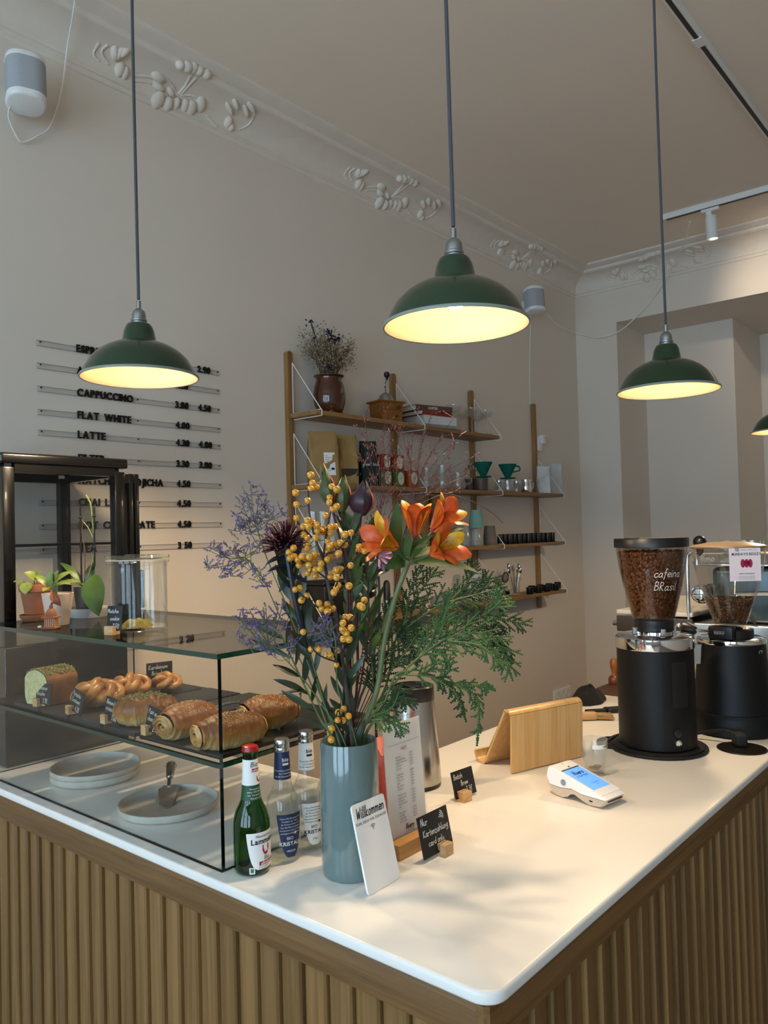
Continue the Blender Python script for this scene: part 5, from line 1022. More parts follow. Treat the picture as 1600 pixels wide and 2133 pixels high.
espg = MB().lathe([(0, .006), (.022, .005), (.025, 0), (.026, .006), (.031, .085), (.0295, .085), (.024, .012), (0, .012)], 40, flute=lambda a, z: 1 + .02 * math.cos(10 * a)).mesh('espresso_glass', m_thickglass)
for k, (x, y) in enumerate(((.06, .31), (.06, .22), (.06, .07), (.14, .27), (.14, .17), (.14, .07))): tag(part('espresso_glass', espg, None, None, Vector((3.02 + x, .62 + y, Z1 + .4685))), 'drinking glass on the espresso machine, %s' % ('nearest the lever knob', 'second from the lever knob', 'nearest the right picture edge', 'behind, left', 'behind, middle', 'behind, right')[k], 'glass', 'glasses on the espresso machine')
single('white_bowl', MB().lathe([(.055, 0), (.06, .004), (.058, .04), (.045, .07), (.02, .085), (0, .088)], 32), m_cupw, 'white round bowl turned over on top of the espresso machine', 'bowl', (3.30, .76, Z1 + .4685))
q = onx(1597, 1108, 3.5); single('black_box', MB().bb(0, .2, -.3, 0, 0, .34, bev=.01), m_blackpl, 'tall black box at the right edge behind the espresso machine', 'box', (3.78, q.y * 1.08, Z1))
# ------------------------------------------------------------------ leaves and small pots
def leafmesh(p0, p1, w_, up, sag=.0, fold=.18, n=8, m=5, peak=.45, tipw=.0, twist=0.0):
    p0, p1, up = Vector(p0), Vector(p1), Vector(up); d = p1 - p0; L = d.length; t_ = d.normalized(); sd = t_.cross(up); sd = sd.normalized() if sd.length > 1e-5 else t_.orthogonal().normalized(); nn = sd.cross(t_).normalized()
    def fn(u, v):
        k = u ** (math.log(.5) / math.log(peak)); wd = w_ / 2 * (max(0, math.sin(PI * min(1, max(0, k)))) ** .8 + tipw * (1 - u)); s = (v * 2 - 1); a = twist * u; S = sd * math.cos(a) + nn * math.sin(a); Nn = nn * math.cos(a) - sd * math.sin(a)
        return p0 + d * u + nn * (4 * sag * L * u * (1 - u)) + S * (s * wd) + Nn * (abs(s) * wd * fold)
    return MB().grid(fn, n, m)
m_leaf = M('leaf_green', '#3c5a20', .42, var=.25, scale=25, rand=.2); m_leafy = M('leaf_yellow_green', '#7f8c38', .45, var=.3, scale=18, col2='#566f2b', rand=.15); m_leafd = M('leaf_dark', '#22351a', .35, var=.25, scale=20, rand=.2); m_stem = M('plant_stem', '#5b7030', .6, var=.2)
m_terra = M('terracotta', '#8d5537', .8, var=.2, scale=20, bump=.1); m_potw = M('pale_pot', '#c5b3a4', .55, var=.06); m_potd = M('dark_pot', '#3a3430', .5, var=.1); m_soil = M('soil', '#241a12', .95, var=.4, scale=80)
ZS = ZT + .0024
def pot(name, label, c, r, h_, mat, lip=True, saucer=False):
    t_ = thing(name, label, 'plant pot', c, 0, 'potted plants on the showcase'); z0 = .018 if saucer else 0
    pr_ = [(0, z0), (r * .68, z0), (r * .70, z0 + .002)] + ([(r * .93, z0 + h_ * .74), (r * 1.03, z0 + h_ * .75), (r * 1.06, z0 + h_ - .002), (r * 1.03, z0 + h_)] if lip else [(r, z0 + h_ - .001), (r * .98, z0 + h_)]) + [(r * .92, z0 + h_), (r * .88, z0 + h_ * .85), (0, z0 + h_ * .85)]
    part('pot', MB().lathe(pr_, 40), mat, t_); part('soil', MB().lathe([(r * .88, z0 + h_ * .86), (0, z0 + h_ * .88)][::1], 20), m_soil, t_)
    if saucer: part('saucer', MB().lathe([(0, 0), (r * .80, 0), (r * 1.0, .010), (r * 1.02, .017), (r * .97, .017), (r * .80, .006), (0, .006)], 40), mat, t_)
    return t_, z0 + h_
def leaves(t_, o, specs, mat, stem=m_stem):
    for (b, p, w_, up) in specs:
        o_ = Vector(o); part('leaf', leafmesh(Vector(b) - o_, Vector(p) - o_, w_, up, .10, .2), mat, t_, smooth=70)
        root = Vector((Vector(b).x - o_.x, Vector(b).y - o_.y, 0)) * .3 + Vector((0, 0, .075)); part('leaf_stalk', MB().tube(bez([root, (root + Vector(b) - o_) / 2 + Vector((0, 0, .01)), Vector(b) - o_], 4), .0016, 5), stem, t_)
c = onz(75, 1292, ZS); c.z = ZS; t_, h_ = pot('terracotta_pot', 'terracotta pot with saucer and yellow-green trailing plant on the showcase, leftmost', c, .041, .082, m_terra, True, True)
D1 = (c - CAM).dot(FW); A = lambda x, y, dd=0: atd(x, y, D1 + dd)
UPV = Vector((-.4, -.4, .8))
leaves(t_, c, [(A(78, 1210), A(50, 1193, -.02), .034, UPV), (A(60, 1212, -.03), A(52, 1238, -.05), .036, (-.8, -.6, .2)), (A(48, 1212), A(27, 1212), .014, UPV), (A(70, 1205), A(88, 1190), .024, UPV)], m_leafy)
c = onz(121, 1301, ZS); c.z = ZS; t_, h_ = pot('pale_pot', 'pale pink conical pot with variegated plant on the showcase, between terracotta and dark pots', c, .039, .082, m_potw, False); D1 = (c - CAM).dot(FW)
leaves(t_, c, [(A(103, 1222), A(72, 1199), .022, UPV), (A(103, 1225), A(108, 1186), .020, UPV), (A(108, 1218), A(152, 1190, .01), .022, UPV), (A(112, 1222), A(168, 1212), .020, UPV), (A(112, 1214), A(122, 1187), .018, UPV), (A(100, 1225, -.02), A(90, 1232, -.04), .018, UPV), (A(115, 1218, -.02), A(150, 1218, -.05), .016, UPV)], m_leafy)
part('withered_leaf', leafmesh(A(108, 1232, -.045) - c, A(128, 1263, -.05) - c, .022, (-.7, -.7, .1), .15, .5), M('dead_leaf', '#8a4a16', .6, var=.4, scale=60), t_, smooth=70)
c = onz(185, 1284, ZS); c.z = ZS + .0; dish = thing('white_dish', 'shallow white oval dish under the orchid on the showcase', 'dish', c); part('bowl', MB().lathe([(0, 0), (.050, 0), (.062, .018), (.064, .026), (.061, .026), (.050, .006), (0, .005)], 40), m_cupw, dish)
c = c + Vector((0, 0, .0055)); t_ = thing('orchid_pot', 'dark pot with a bare orchid tied to two black sticks beside the jar', 'potted orchid', c, 0, 'potted plants on the showcase'); part('pot', MB().lathe([(0, 0), (.032, 0), (.040, .078), (.037, .078), (.034, .07), (0, .07)], 32), m_potd, t_); D1 = (c - CAM).dot(FW)
for (b, p, w_, up, mt_) in ((A(196, 1196, -.03), A(206, 1284, -.075), .066, (-.75, -.6, .2), m_leaf), (A(186, 1222), A(197, 1170, .02), .030, (-.8, -.5, .2), m_leafd), (A(176, 1222), A(124, 1172, .03), .022, UPV, m_leaf), (A(172, 1222), A(146, 1198), .024, UPV, m_leaf)):
    part('leaf', leafmesh(Vector(b) - c, Vector(p) - c, w_, up, .14, .15, 10), mt_, t_, smooth=70)
for (a_, b_) in (((170, 1215), (167, 1056)), ((197, 1180), (196, 1056))): part('support_stick', MB().tube([A(*a_) - c, A(*b_) - c], .0026, 8), m_blackpl, t_)
part('flower_stalk', MB().tube(bez([A(178, 1220) - c, A(196, 1150) - c, A(193, 1090) - c, A(190, 1060) - c, A(187, 1045) - c, A(179, 1031) - c], 6), [.0017] * 20 + [.0022] * 11, 7), M('orchid_stalk', '#7f8a34', .5, var=.3, scale=60), t_)
part('dry_stalk', MB().tube(bez([A(176, 1215) - c, A(177, 1150) - c, A(170, 1110) - c, A(176, 1080) - c, A(184, 1062) - c], 6), .0014, 6), M('dry_brown', '#5a3a20', .8), t_); part('flower_stalk', MB().tube(bez([A(193, 1120) - c, A(184, 1100) - c, A(172, 1085) - c], 5), .0014, 6), M('orchid_stalk', '#8f9a2e', .5), t_)
for (x, y) in ((167, 1078), (196, 1075), (196, 1140)): part('clip', MB().sphere(A(x, y) - c, (.006, .004, .003), 10, 6), m_blackpl, t_)
c = onz(107, 1309, ZS); c.z = ZS; t_ = thing('clay_house', 'tiny striped clay house figurine on the front edge of the showcase top', 'figurine', c, math.radians(-50)); m_clay = M('clay_cream', '#c08a63', .8, var=.1, scale=40)
part('walls', MB().bb(-.013, .013, -.011, .011, .004, .026), m_clay, t_, smooth=0); part('plinth', MB().bb(-.018, .018, -.015, .015, 0, .004, bev=.001), m_terra, t_); part('eaves', MB().bb(-.019, .019, -.016, .016, .026, .030, bev=.001), m_terra, t_); part('dome_roof', MB().lathe([(.014, .030), (.0135, .038), (.009, .046), (.004, .050), (.005, .054), (.0025, .059), (0, .060)], 20), m_terra, t_)
for k in range(5): part('stripe', MB().bb(-.0115 + k * .0052, -.0095 + k * .0052, -.0118, -.011, .004, .026), m_terra, t_, smooth=0)
part('chimney_bird', MB().sphere((.003, 0, .062), (.004, .003, .003), 8, 6), m_potd, t_); part('figure', MB().sphere((-.022, -.012, .006), .004, 10, 8).sphere((-.028, -.008, .005), .003, 8, 6), m_potw, t_)
# preserving jar with a cookie
c = onz(289, 1312, ZS); c.z = ZS; JR = .0675
t_ = thing('glass_jar', 'wide preserving jar with flat glass lid and one cookie on the showcase', 'jar', c); m_jar = GLASS('jar_glass', (.955, .965, .96), ior=1.5); part('jar_body', MB().lathe([(0, .004), (JR - .006, .004), (JR - .002, 0), (JR, .006), (JR, .150), (JR + .002, .158), (JR + .006, .160), (JR + .006, .166), (JR - .001, .166), (JR - .003, .155), (JR - .0035, .010), (0, .008)], 64), m_jar, t_, smooth=50)
part('rubber_seal', MB().lathe([(JR - .004, .166), (JR + .005, .166), (JR + .005, .1685), (JR - .004, .1685)], 64), M('seal_cream', '#cbb69a', .6), t_); part('glass_lid', MB().lathe([(0, .172), (JR - .012, .171), (JR - .008, .1685), (JR + .006, .1685), (JR + .008, .172), (JR + .006, .178), (JR - .010, .179), (JR - .014, .177), (0, .177)], 64), GLASS('lid_glass', (.88, .95, .94), ior=1.6), t_)
ck = MB(); ck.grid(lambda u, v: (lambda a, t: (.045 * t * math.cos(a), .034 * t * math.sin(a), .016 * (1 - t ** 4) * (1 + .35 * mnoise.noise(Vector((math.cos(a) * 3 * t, math.sin(a) * 3 * t, 2)))) + (0 if t < .98 else 0)))(u * 2 * PI, v), 36, 10, cu=True)
single('matcha_cookie', ck, M('matcha_cookie_dough', '#6b6a26', .9, var=.5, scale=70, bump=.5, bscale=120, col2='#8f7a38'), 'green matcha cookie lying in the glass jar', 'cookie', c + Vector((-.004, .0, .0095)), (0, 0, .5))
q = onz(237, 1322, ZS); chalk_tag((q.x, q.y, ZS), math.radians(-72), 6, .042, .056, [('Matcha', .04, .72, .16), ('cookie', .22, .42, .16), ('3.50', .40, .10, .18)], 'black chalk card reading Matcha cookie in front of the glass jar', (.024, .024, .020), -.004, .009)

# ------------------------------------------------------------------ inside the showcase
ZB = ZM + .0006
m_slate = M('slate', '#26262a', .55, var=.25, scale=12, bump=.15, bscale=90); m_tray = M('black_tray', '#141416', .4, var=.2, scale=10)
for k, (y0, y1, lb) in enumerate(((1.925, 2.055, 'black slate board under the green loaf, farthest in the showcase'), (1.780, 1.912, 'black slate board under the cardamom buns'), (1.637, 1.767, 'black slate board behind the almond croissant'), (1.497, 1.622, 'black slate board right behind the handled tray'))):
    x1 = (1.30, 1.315, 1.332, 1.35)[k]; x0 = .932; single('slate_board', MB().bb(-(x1 - x0) / 2, (x1 - x0) / 2, -(y1 - y0) / 2, (y1 - y0) / 2, 0, .010, bev=.002), m_slate, lb, 'board', ((x0 + x1) / 2, (y0 + y1) / 2, ZB), None, 'slate boards in the showcase')
tt = thing('serving_tray', 'flat black tray with two chrome handles under the chocolate rolls', 'tray', (1.14, 1.348, ZB)); part('tray_plate', MB().bb(-.208, .212, -.138, .132, 0, .008, bev=.002), m_tray, tt)
for (x, y) in ((.02, .124), (.19, .100)): part('handle', MB().tube(bez([(x - .035, y, .006), (x - .034, y, .030), (x + .034, y, .030), (x + .035, y, .006)], 6), .0035, 8), m_chrome, tt)
ZP = ZB + .0106
m_crust = M('crust_golden', '#b06c28', .42, var=.5, scale=34, bump=.35, bscale=130, col2='#6a3410', rand=.12); m_crustl = M('crust_pale', '#d4ad70', .5, var=.4, scale=50, bump=.35, bscale=110, col2='#aa7a44', rand=.1); m_bun = M('bun_glaze', '#b98a50', .36, var=.4, scale=45, bump=.25, bscale=90, col2='#8e5b2b', rand=.08)
m_dough = M('dough_cut', '#e0c486', .6, var=.25, scale=60, col2='#b98a48'); m_choc = M('chocolate', '#2a150b', .4); m_pist = M('pistachio_crumb', '#9c9456', .9, var=.5, scale=120, col2='#6c6a38'); m_sug = M('sugar_grain', '#d9b878', .3)
def crustmat():
    m, nt, b = newmat('baked_crust'); N = nt.nodes.new; Lk = nt.links.new; tc = N('ShaderNodeTexCoord'); sx = N('ShaderNodeSeparateXYZ'); Lk(tc.outputs['Object'], sx.inputs[0])
    mr = N('ShaderNodeMapRange'); mr.inputs['From Min'].default_value = .012; mr.inputs['From Max'].default_value = .056; Lk(sx.outputs['Z'], mr.inputs['Value'])
    nz = N('ShaderNodeTexNoise'); nz.inputs['Scale'].default_value = 42; nz.inputs['Detail'].default_value = 6; nz.inputs['Distortion'].default_value = 1.2; Lk(tc.outputs['Object'], nz.inputs['Vector'])
    wv = N('ShaderNodeTexWave'); wv.bands_direction = 'X'; wv.inputs['Scale'].default_value = 42; wv.inputs['Distortion'].default_value = 7; wv.inputs['Detail'].default_value = 3; wv.inputs['Detail Scale'].default_value = 2; Lk(tc.outputs['Object'], wv.inputs['Vector'])
    ad = N('ShaderNodeMath'); ad.operation = 'MULTIPLY_ADD'; ad.inputs[1].default_value = .45; Lk(nz.outputs['Fac'], ad.inputs[0]); Lk(mr.outputs[0], ad.inputs[2])
    a2 = N('ShaderNodeMath'); a2.operation = 'MULTIPLY_ADD'; a2.inputs[1].default_value = .07; Lk(wv.outputs['Fac'], a2.inputs[0]); Lk(ad.outputs[0], a2.inputs[2])
    r = N('ShaderNodeValToRGB'); e = r.color_ramp.elements; e[0].position = .22; e[0].color = lin('#d4ad70'); e[1].position = 1.25 if False else 1.0; e[1].color = lin('#754419'); q = e.new(.55); q.color = lin('#ad7838'); Lk(a2.outputs[0], r.inputs['Fac']); Lk(r.outputs[0], b.inputs['Base Color'])
    bp = N('ShaderNodeBump'); bp.inputs['Strength'].default_value = .9; bp.inputs['Distance'].default_value = .004; Lk(a2.outputs[0], bp.inputs['Height']); Lk(bp.outputs[0], b.inputs['Normal']); P(b, Roughness=.44); return m
m_baked = crustmat()
def choc_roll(c, rz, L, rx, rzv, label, seed, sugar=True):
    t_ = thing('pain_au_chocolat', label, 'pastry', c, rz, 'chocolate rolls on the tray'); saw = lambda x: x - math.floor(x)
    def body(u, v):
        s = 2 * v - 1; x = s * L / 2; a = u * 2 * PI; e = 1 - .36 * abs(s) ** 2.3 + .03 * math.sin(s * 2.2 + seed); w_ = max(0, abs(s) - .42) / .58
        rid = .0052 * w_ * (saw(abs(s) * 5.2 + .35 * math.sin(a + seed) + .12 * math.cos(a * 2)) - .35); nz = .0030 * mnoise.noise(Vector((math.cos(a) * 1.6, math.sin(a) * 1.6, v * 5 + seed)))
        return (x, (rx * e + rid + nz) * math.cos(a), max(.0, rzv * .90 + (rzv * e + rid + nz) * math.sin(a)))
    part('crust', MB().grid(body, 56, 54, cu=True), m_baked, t_, smooth=75)
    for s in (-1, 1):
        def cap(u, v):
            a = u * 2 * PI; e = .64 * (1 - v); sp = .0062 * saw(v * 3.2 + s * u) + .004 * (1 - (2 * v - 1) ** 2) - .004 * v; return (s * (L / 2 + sp - .001), rx * e * math.cos(a), max(0, rzv * .90 + rzv * e * math.sin(a)))
        part('spiral_end', MB().grid(cap, 56, 34, cu=True), m_crustl, t_, smooth=50); part('chocolate_bar', MB().sphere((s * (L / 2 + .0015), rx * .18, rzv * .98), (.003, .0045, .0016), 10, 6), m_choc, t_)
    if sugar:
        rnd = random.Random(seed); sg = MB()
        for k in range(260): v = rnd.uniform(.2, .8); u = rnd.uniform(.08, .42); p = body(u, v); fleck(sg, Vector(p) + Vector((0, 0, .0004)), rnd.uniform(.0009, .0019), rnd)
        tag(part('sugar_grains', sg, m_sug, t_, smooth=0), kind='stuff')
def croissant(c, rz, R, r0, arc, label, mat, topmat=None, seed=0, name='croissant', nr=7):
    t_ = thing(name, label, 'pastry', c, rz, 'filled croissants in the showcase'); saw = lambda x: x - math.floor(x)
    def fn(u, v):
        s = 2 * v - 1; a = u * 2 * PI; th = s * arc / 2; rr2 = r0 * max(.02, (1 - abs(s) ** 2.4)) ** .55 * (1 + .16 * (saw(abs(s) * nr / 2 + .05 * math.sin(a)) - .5)) + .0018 * mnoise.noise(Vector((math.cos(a) * 2, math.sin(a) * 2, s * 6 + seed)))
        cx, cy = R * math.sin(th), R * (1 - math.cos(th)); n_ = Vector((-math.sin(th), math.cos(th), 0)); p = Vector((cx, cy, r0 * .86)) + n_ * (rr2 * 1.15 * math.cos(a)) + Vector((0, 0, rr2 * math.sin(a))); p.z = max(p.z, 0); return p
    part('crust', MB().grid(fn, 30, 44, cu=True), mat, t_, smooth=75)
    if topmat:
        rnd = random.Random(seed + 1); sg = MB()
        for k in range(380): p = fn(rnd.uniform(.14, .36), min(.88, max(.12, rnd.gauss(.5, .2)))); fleck(sg, p + Vector((0, 0, .001)), rnd.uniform(.0014, .0034), rnd)
        tag(part('nut_topping', sg, topmat, t_, smooth=0), kind='stuff')
def knot_bun(c, rz, s, label, crumbs=False, name='cardamom_bun', kq=5):
    t_ = thing(name, label, 'pastry', c, rz, 'knotted buns in the showcase'); mb = MB(); n = 150; pts = []
    for k in range(n + 1):
        t = 2 * PI * k / n; R2 = .026 + .0125 * math.cos(kq * t); pts.append(Vector((R2 * math.cos(2 * t) * 1.12, R2 * math.sin(2 * t) * .95, .0235 + .0095 * math.sin(kq * t) + .010 * (1 - ((R2 - .0135) / .025)))) * s)
    mb.tube(pts, .0098 * s, 10, cap=False, flat=.85); part('knotted_dough', mb, m_bun, t_, smooth=70); part('core', MB().sphere((0, 0, .020 * s), (.036 * s, .031 * s, .0198 * s), 20, 12), m_bun, t_)
    part('top_loop', MB().tube(bez([Vector(q) * s for q in ((-.030, -.012, .022), (-.012, -.006, .043), (.006, .004, .045), (.028, .012, .024))], 6), .0088 * s, 10), m_bun, t_, smooth=70)
    if crumbs:
        rnd = random.Random(17); sg = MB()
        for k in range(240): a = rnd.uniform(0, 6.28); r_ = rnd.uniform(.01, .042) * s; fleck(sg, Vector((r_ * math.cos(a), r_ * math.sin(a), (.046 - .45 * r_ / s) * s + rnd.uniform(-.003, .002))), rnd.uniform(.0012, .0028), rnd)
        tag(part('pistachio_crumbs', sg, m_pist, t_, smooth=0), kind='stuff')
q = onz(478, 1552, ZP); choc_roll((q.x, q.y, ZP - .002), math.radians(-14), .132, .043, .034, 'pain au chocolat nearest the glass corner with pale spiral end', 1)
q = onz(390, 1528, ZP); choc_roll((q.x, q.y, ZP - .002), math.radians(10), .132, .043, .035, 'pain au chocolat behind its chalk card on the left of the tray', 2)
q = onz(560, 1513, ZP); choc_roll((q.x, q.y, ZP - .002), math.radians(-12), .116, .046, .036, 'shiny pain au chocolat at the back right of the tray', 3)
q = onz(312, 1506, ZP); croissant((q.x - .01, q.y, ZP), math.radians(-35), .075, .036, 1.9, 'brown almond croissant with crumbs behind the almond card', m_baked, m_pist, 4, nr=9)
q = onz(176, 1484, ZP); knot_bun((q.x + .052, q.y + .03, ZP), .2, 1.32, 'large knotted pistachio pastry with green crumbs behind its card', True, 'pistachio_pastry', 7)
q = onz(272, 1452, ZP); knot_bun((q.x, q.y, ZP), .4, 1.18, 'knotted golden bun in the middle of the showcase shelf')
q = onz(347, 1440, ZP); knot_bun((q.x, q.y, ZP), 1.3, .98, 'knotted golden bun below the Kardamom card')
q = onz(100, 1463, ZP); t_ = thing('loaf_cake', 'cut green-topped loaf cake at the far left of the showcase', 'cake', (q.x + .01, q.y, ZP), math.radians(8)); LW, LH, LL = .092, .088, .088
sec = [(-LW * .40, 0), (LW * .40, 0), (LW * .5, LH * .62), (LW * .46, LH * .80), (LW * .30, LH * .93), (0, LH), (-LW * .30, LH * .93), (-LW * .46, LH * .80), (-LW * .5, LH * .62)]
sec = [(p.x, max(0, p.y)) for p in bez([Vector((*s_, 0)) for s_ in sec + sec[:1]], 3)][:-1]; n = len(sec)
lf = MB(); rows = 8; lf.add([(k / (rows - 1) * LL - LL / 2, y * (1 + .02 * mnoise.noise(Vector((k, y * 60, 0)))), z) for k in range(rows) for y, z in sec], [(a * n + k, a * n + (k + 1) % n, (a + 1) * n + (k + 1) % n, (a + 1) * n + k) for a in range(rows - 1) for k in range(n)] + [tuple((rows - 1) * n + k for k in range(n))])
part('crust', lf, M('loaf_crust', '#855326', .7, var=.35, scale=30, bump=.3, bscale=120), t_, smooth=60); part('cut_face', MB().add([(-LL / 2 - .001, y * .97, z * .98 + .001) for y, z in sec], [tuple(range(n))[::-1]]), M('loaf_crumb', '#dcd6a2', .9, var=.3, scale=90, bump=.6, bscale=260, col2='#c2bb80'), t_, smooth=0)
rnd = random.Random(9); sg = MB()
for k in range(520): x = rnd.uniform(-.5, .5) * LL; y = rnd.uniform(-.44, .44) * LW; fleck(sg, Vector((x, y, LH * (1 - .9 * (abs(y) / LW) ** 2.2) + .001)), rnd.uniform(.0022, .0046), rnd)
tag(part('crumb_topping', sg, m_pist, t_, smooth=0), kind='stuff')
TAGS = [((.942, 1.920), 'Cinnamon', 'Brioche', '3.90', 'black chalk card reading Cinnamon Brioche by the loaf cake', -86, 5.5, 0), ((.942, 1.7665), 'Pistachio', 'Croissant', '4.20', 'black chalk card reading Pistachio Croissant in the showcase', -96, 11, 8), ((.942, 1.6056), 'Almond', 'croissant', '3.60', 'black chalk card reading Almond croissant in the showcase', -90.5, 6, 6), ((.942, 1.447), 'Pain au', 'chocolat', '2.70', 'black chalk card reading Pain au chocolat by the chocolate rolls', -94, 9.6, 6.8)]
for (x, y), l1, l2, pr_, lb, rz_, ln, ro in TAGS: chalk_tag((x, y, ZP if y > 1.49 else ZB + .0084), math.radians(rz_), ln, .066, .051, [(l1, .08, .70, .20), (l2, .08, .42, .20), (pr_, .48, .08, .22)], lb, (.020, .018, .020), -.020, .006, roll=ro)
chalk_tag((1.28, 1.925, ZB + .0106), math.radians(-15), -2, .074, .056, [('Kardamom', .08, .68, .2), ('Brioche', .2, .38, .2)], 'dark blue-black chalk card reading Kardamom Brioche behind the buns', (.022, .018, .016), .02, .006)
# stoneware plates and the cake server below
m_plate = M('stoneware_plate', '#cdc8bd', .4, var=.08, scale=40, col2='#bfb9ad'); plm = MB().lathe([(0, .001), (.092, 0), (.104, .001), (.111, .006), (.1125, .0195), (.1095, .0200), (.107, .011), (.101, .0070), (0, .0065)], 64).mesh('dinner_plate', m_plate, 50)
q1 = onz(200, 1618, 1.0); q2 = onz(352, 1684, 1.0)
for k, (q, z, lb) in enumerate(((q1, Z1, 'grey stoneware plate at the bottom of the stack of two'), (q1 + Vector((.001, .002, 0)), Z1 + .0135, 'grey stoneware plate on top of the stack of two'), (q2, Z1, 'single grey stoneware plate under the cake server'))): tag(part('dinner_plate', plm, None, None, (q.x, q.y, z)), lb, 'plate', 'stoneware plates in the showcase')
m_server = M('server_steel', '#d2cfc8', .42, 1.0, var=.05); tip = onz(345, 1684, 1.0085); hnd = onz(357, 1603, 1.035); dv = hnd - tip; Ls = dv.length; t_ = thing('cake_server', 'steel cake server resting on the single grey plate', 'cake server', tip); t_.rotation_euler = dv.to_track_quat('X', 'Z').to_euler()
part('blade', MB().prism([(0, 0), (.012, -.013), (.10, -.024), (.118, -.012), (.118, .012), (.10, .024), (.02, .016)], .0, .0016), m_server, t_, smooth=0); part('neck', MB().tube([(.112, 0, .001), (.135, 0, .006), (.15, 0, .008)], .005, 8), m_steel, t_); part('handle', MB().tube(bez([(.145, 0, .008), (.17, 0, .010), (.21, 0, .010), (Ls, 0, .006)], 5), [.007, .008, .009, .0095, .010, .0105, .011, .0115, .012, .0125, .013, .0135, .014, .013, .010, .005], 12), m_steel, t_)
# ------------------------------------------------------------------ the bouquet: every stem a thing of its own
DV = (VP + Vector((0, 0, .2)) - CAM).dot(FW)
MOUTH = VP + Vector((0, 0, VH - .015)); FOOT = VP + Vector((0, 0, .05))
def Q(x, y, dd=0.0): return atd(x, y, DV + dd)
def bq(name, label, cat='flower stem', group='stems in the grey-blue vase'): return thing(name, label, cat, FOOT, 0, group)
def rel(p): return Vector(p) - FOOT
def spath(pts, n=8, off=(0, 0)):
    """stem from the vase foot through the mouth and the given points"""
    return [rel(p) for p in bez([FOOT + Vector((off[0] * .3, off[1] * .3, 0)), MOUTH + Vector((off[0], off[1], 0))] + pts, n)]
def taper(n, a, b): return [a + (b - a) * k / (n - 1) for k in range(n)]
rb = random.Random(21)
# --- winterberry
m_bark = M('grey_bark', '#4a423c', .85, var=.35, scale=60, bump=.3, bscale=200); m_twig = M('dark_twig', '#2c1c16', .8, var=.3); m_berry = M('orange_berry', '#dba13a', .25, var=.18, scale=30, coat=.3, rand=.14, sss=.1, col2='#cc8e2a'); m_dot = M('berry_tip', '#23160c', .8)
berry_me = MB().sphere((0, 0, 0), .0062, 14, 10).mesh('berry', m_berry); dot_me = MB().sphere((0, 0, -.0061), (.0009, .0009, .0006), 6, 4).mesh('berry_tip', m_dot)
B1 = [(338,48),(352,130),(337,187),(397,175),(180,232),(190,355),(306,314),(192,495),(305,522),(258,585),(315,585),(357,548),(408,565),(405,627),(445,637),(475,605),(492,660),(540,660),(388,700),(300,700),(260,670),(308,760),(296,810),(555,167),(608,198),(535,283),(530,335),(567,403),(607,377),(490,468),(545,590),(590,585),(693,665),(755,650),(515,740),(535,785),(585,775),(645,755),(688,773),(540,810),(505,845),(625,865),(545,905),(510,925),(158,807),(110,852),(163,897),(120,915),(245,895),(200,930),(265,945),(218,985),(322,900),(375,873),(328,928),(372,948),(445,970),(315,985),(335,1035),(385,1030),(432,1025),(305,1070),(385,1100),(605,1035),(650,1030),(590,1065),(540,1110),(605,1115),(620,1195),(600,1235),(578,1272),(752,990),(735,1203),(175,1240),(222,1225),(292,1305),(240,1350),(425,1382),(513,1397),(450,1440),(510,1470),(568,1440),(697,1525),(745,1530),(672,1590),(665,1650),(757,1640),(685,1675),(710,1700),(675,1755),(735,1760),(258,1682),(895,1350),(850,1410),(875,1425),(840,795),(897,838)]
B2 = [(260,240),(315,242),(370,287),(398,285),(447,250),(435,347),(487,655),(450,680),(520,705),(480,735),(445,733),(405,790),(400,868)]
BER = [(580 + x / 5, 980 + y / 5) for x, y in B1] + [(570 + x / 3.333, 1280 + y / 3.333) for x, y in B2]
BR = {'main': [(715, 1545), (704, 1308), (692, 1260), (682, 1206), (674, 1166), (659, 1128), (649, 1092), (644, 1064), (642, 1026), (643, 992)], 'b2': [(674, 1166), (676, 1136), (682, 1100), (689, 1066), (696, 1026), (694, 1012)], 'b3': [(659, 1128), (622, 1090), (613, 1066), (609, 1032)],
      'b4': [(676, 1170), (681, 1154), (702, 1146), (724, 1123), (732, 1112)], 'b5': [(690, 1250), (708, 1200), (732, 1170), (754, 1150), (760, 1146)], 'b6': [(682, 1206), (660, 1190), (640, 1175), (612, 1158)], 'b7': [(700, 1290), (668, 1270), (636, 1245), (616, 1228)], 'b8': [(704, 1380), (660, 1361), (634, 1318)], 'b9': [(706, 1320), (716, 1312), (722, 1300), (748, 1268), (758, 1252)], 'b10': [(690, 1250), (700, 1238), (726, 1222)], 'b11': [(712, 1500), (716, 1425), (716, 1330)], 'b12': [(712, 1510), (704, 1480), (692, 1535)]}
wt = bq('winterberry_branch', 'branching winterberry twig crowded with orange berries in the bouquet', 'berry branch'); samples = []
for k, pts in BR.items():
    dd = {'main': -.045, 'b2': -.05, 'b3': -.04, 'b4': -.06, 'b5': -.05, 'b6': -.065, 'b7': -.06, 'b8': -.07, 'b9': -.06, 'b10': -.06, 'b11': -.06, 'b12': -.065}[k]
    P3 = [Q(x, y, dd * (min(1, (1550 - y) / 150) if k != 'b12' else .9)) for x, y in pts]
    path = spath(P3[1:], 6, (-.008, -.018)) if k == 'main' else [rel(p) for p in bez(P3, 6)]
    part('branch', MB().tube(path, taper(len(path), .0042 if k == 'main' else .0017, .0014 if k == 'main' else .0009), 8), m_bark if k == 'main' else m_twig, wt)
    samples += path[(16 if k == 'main' else 0):]
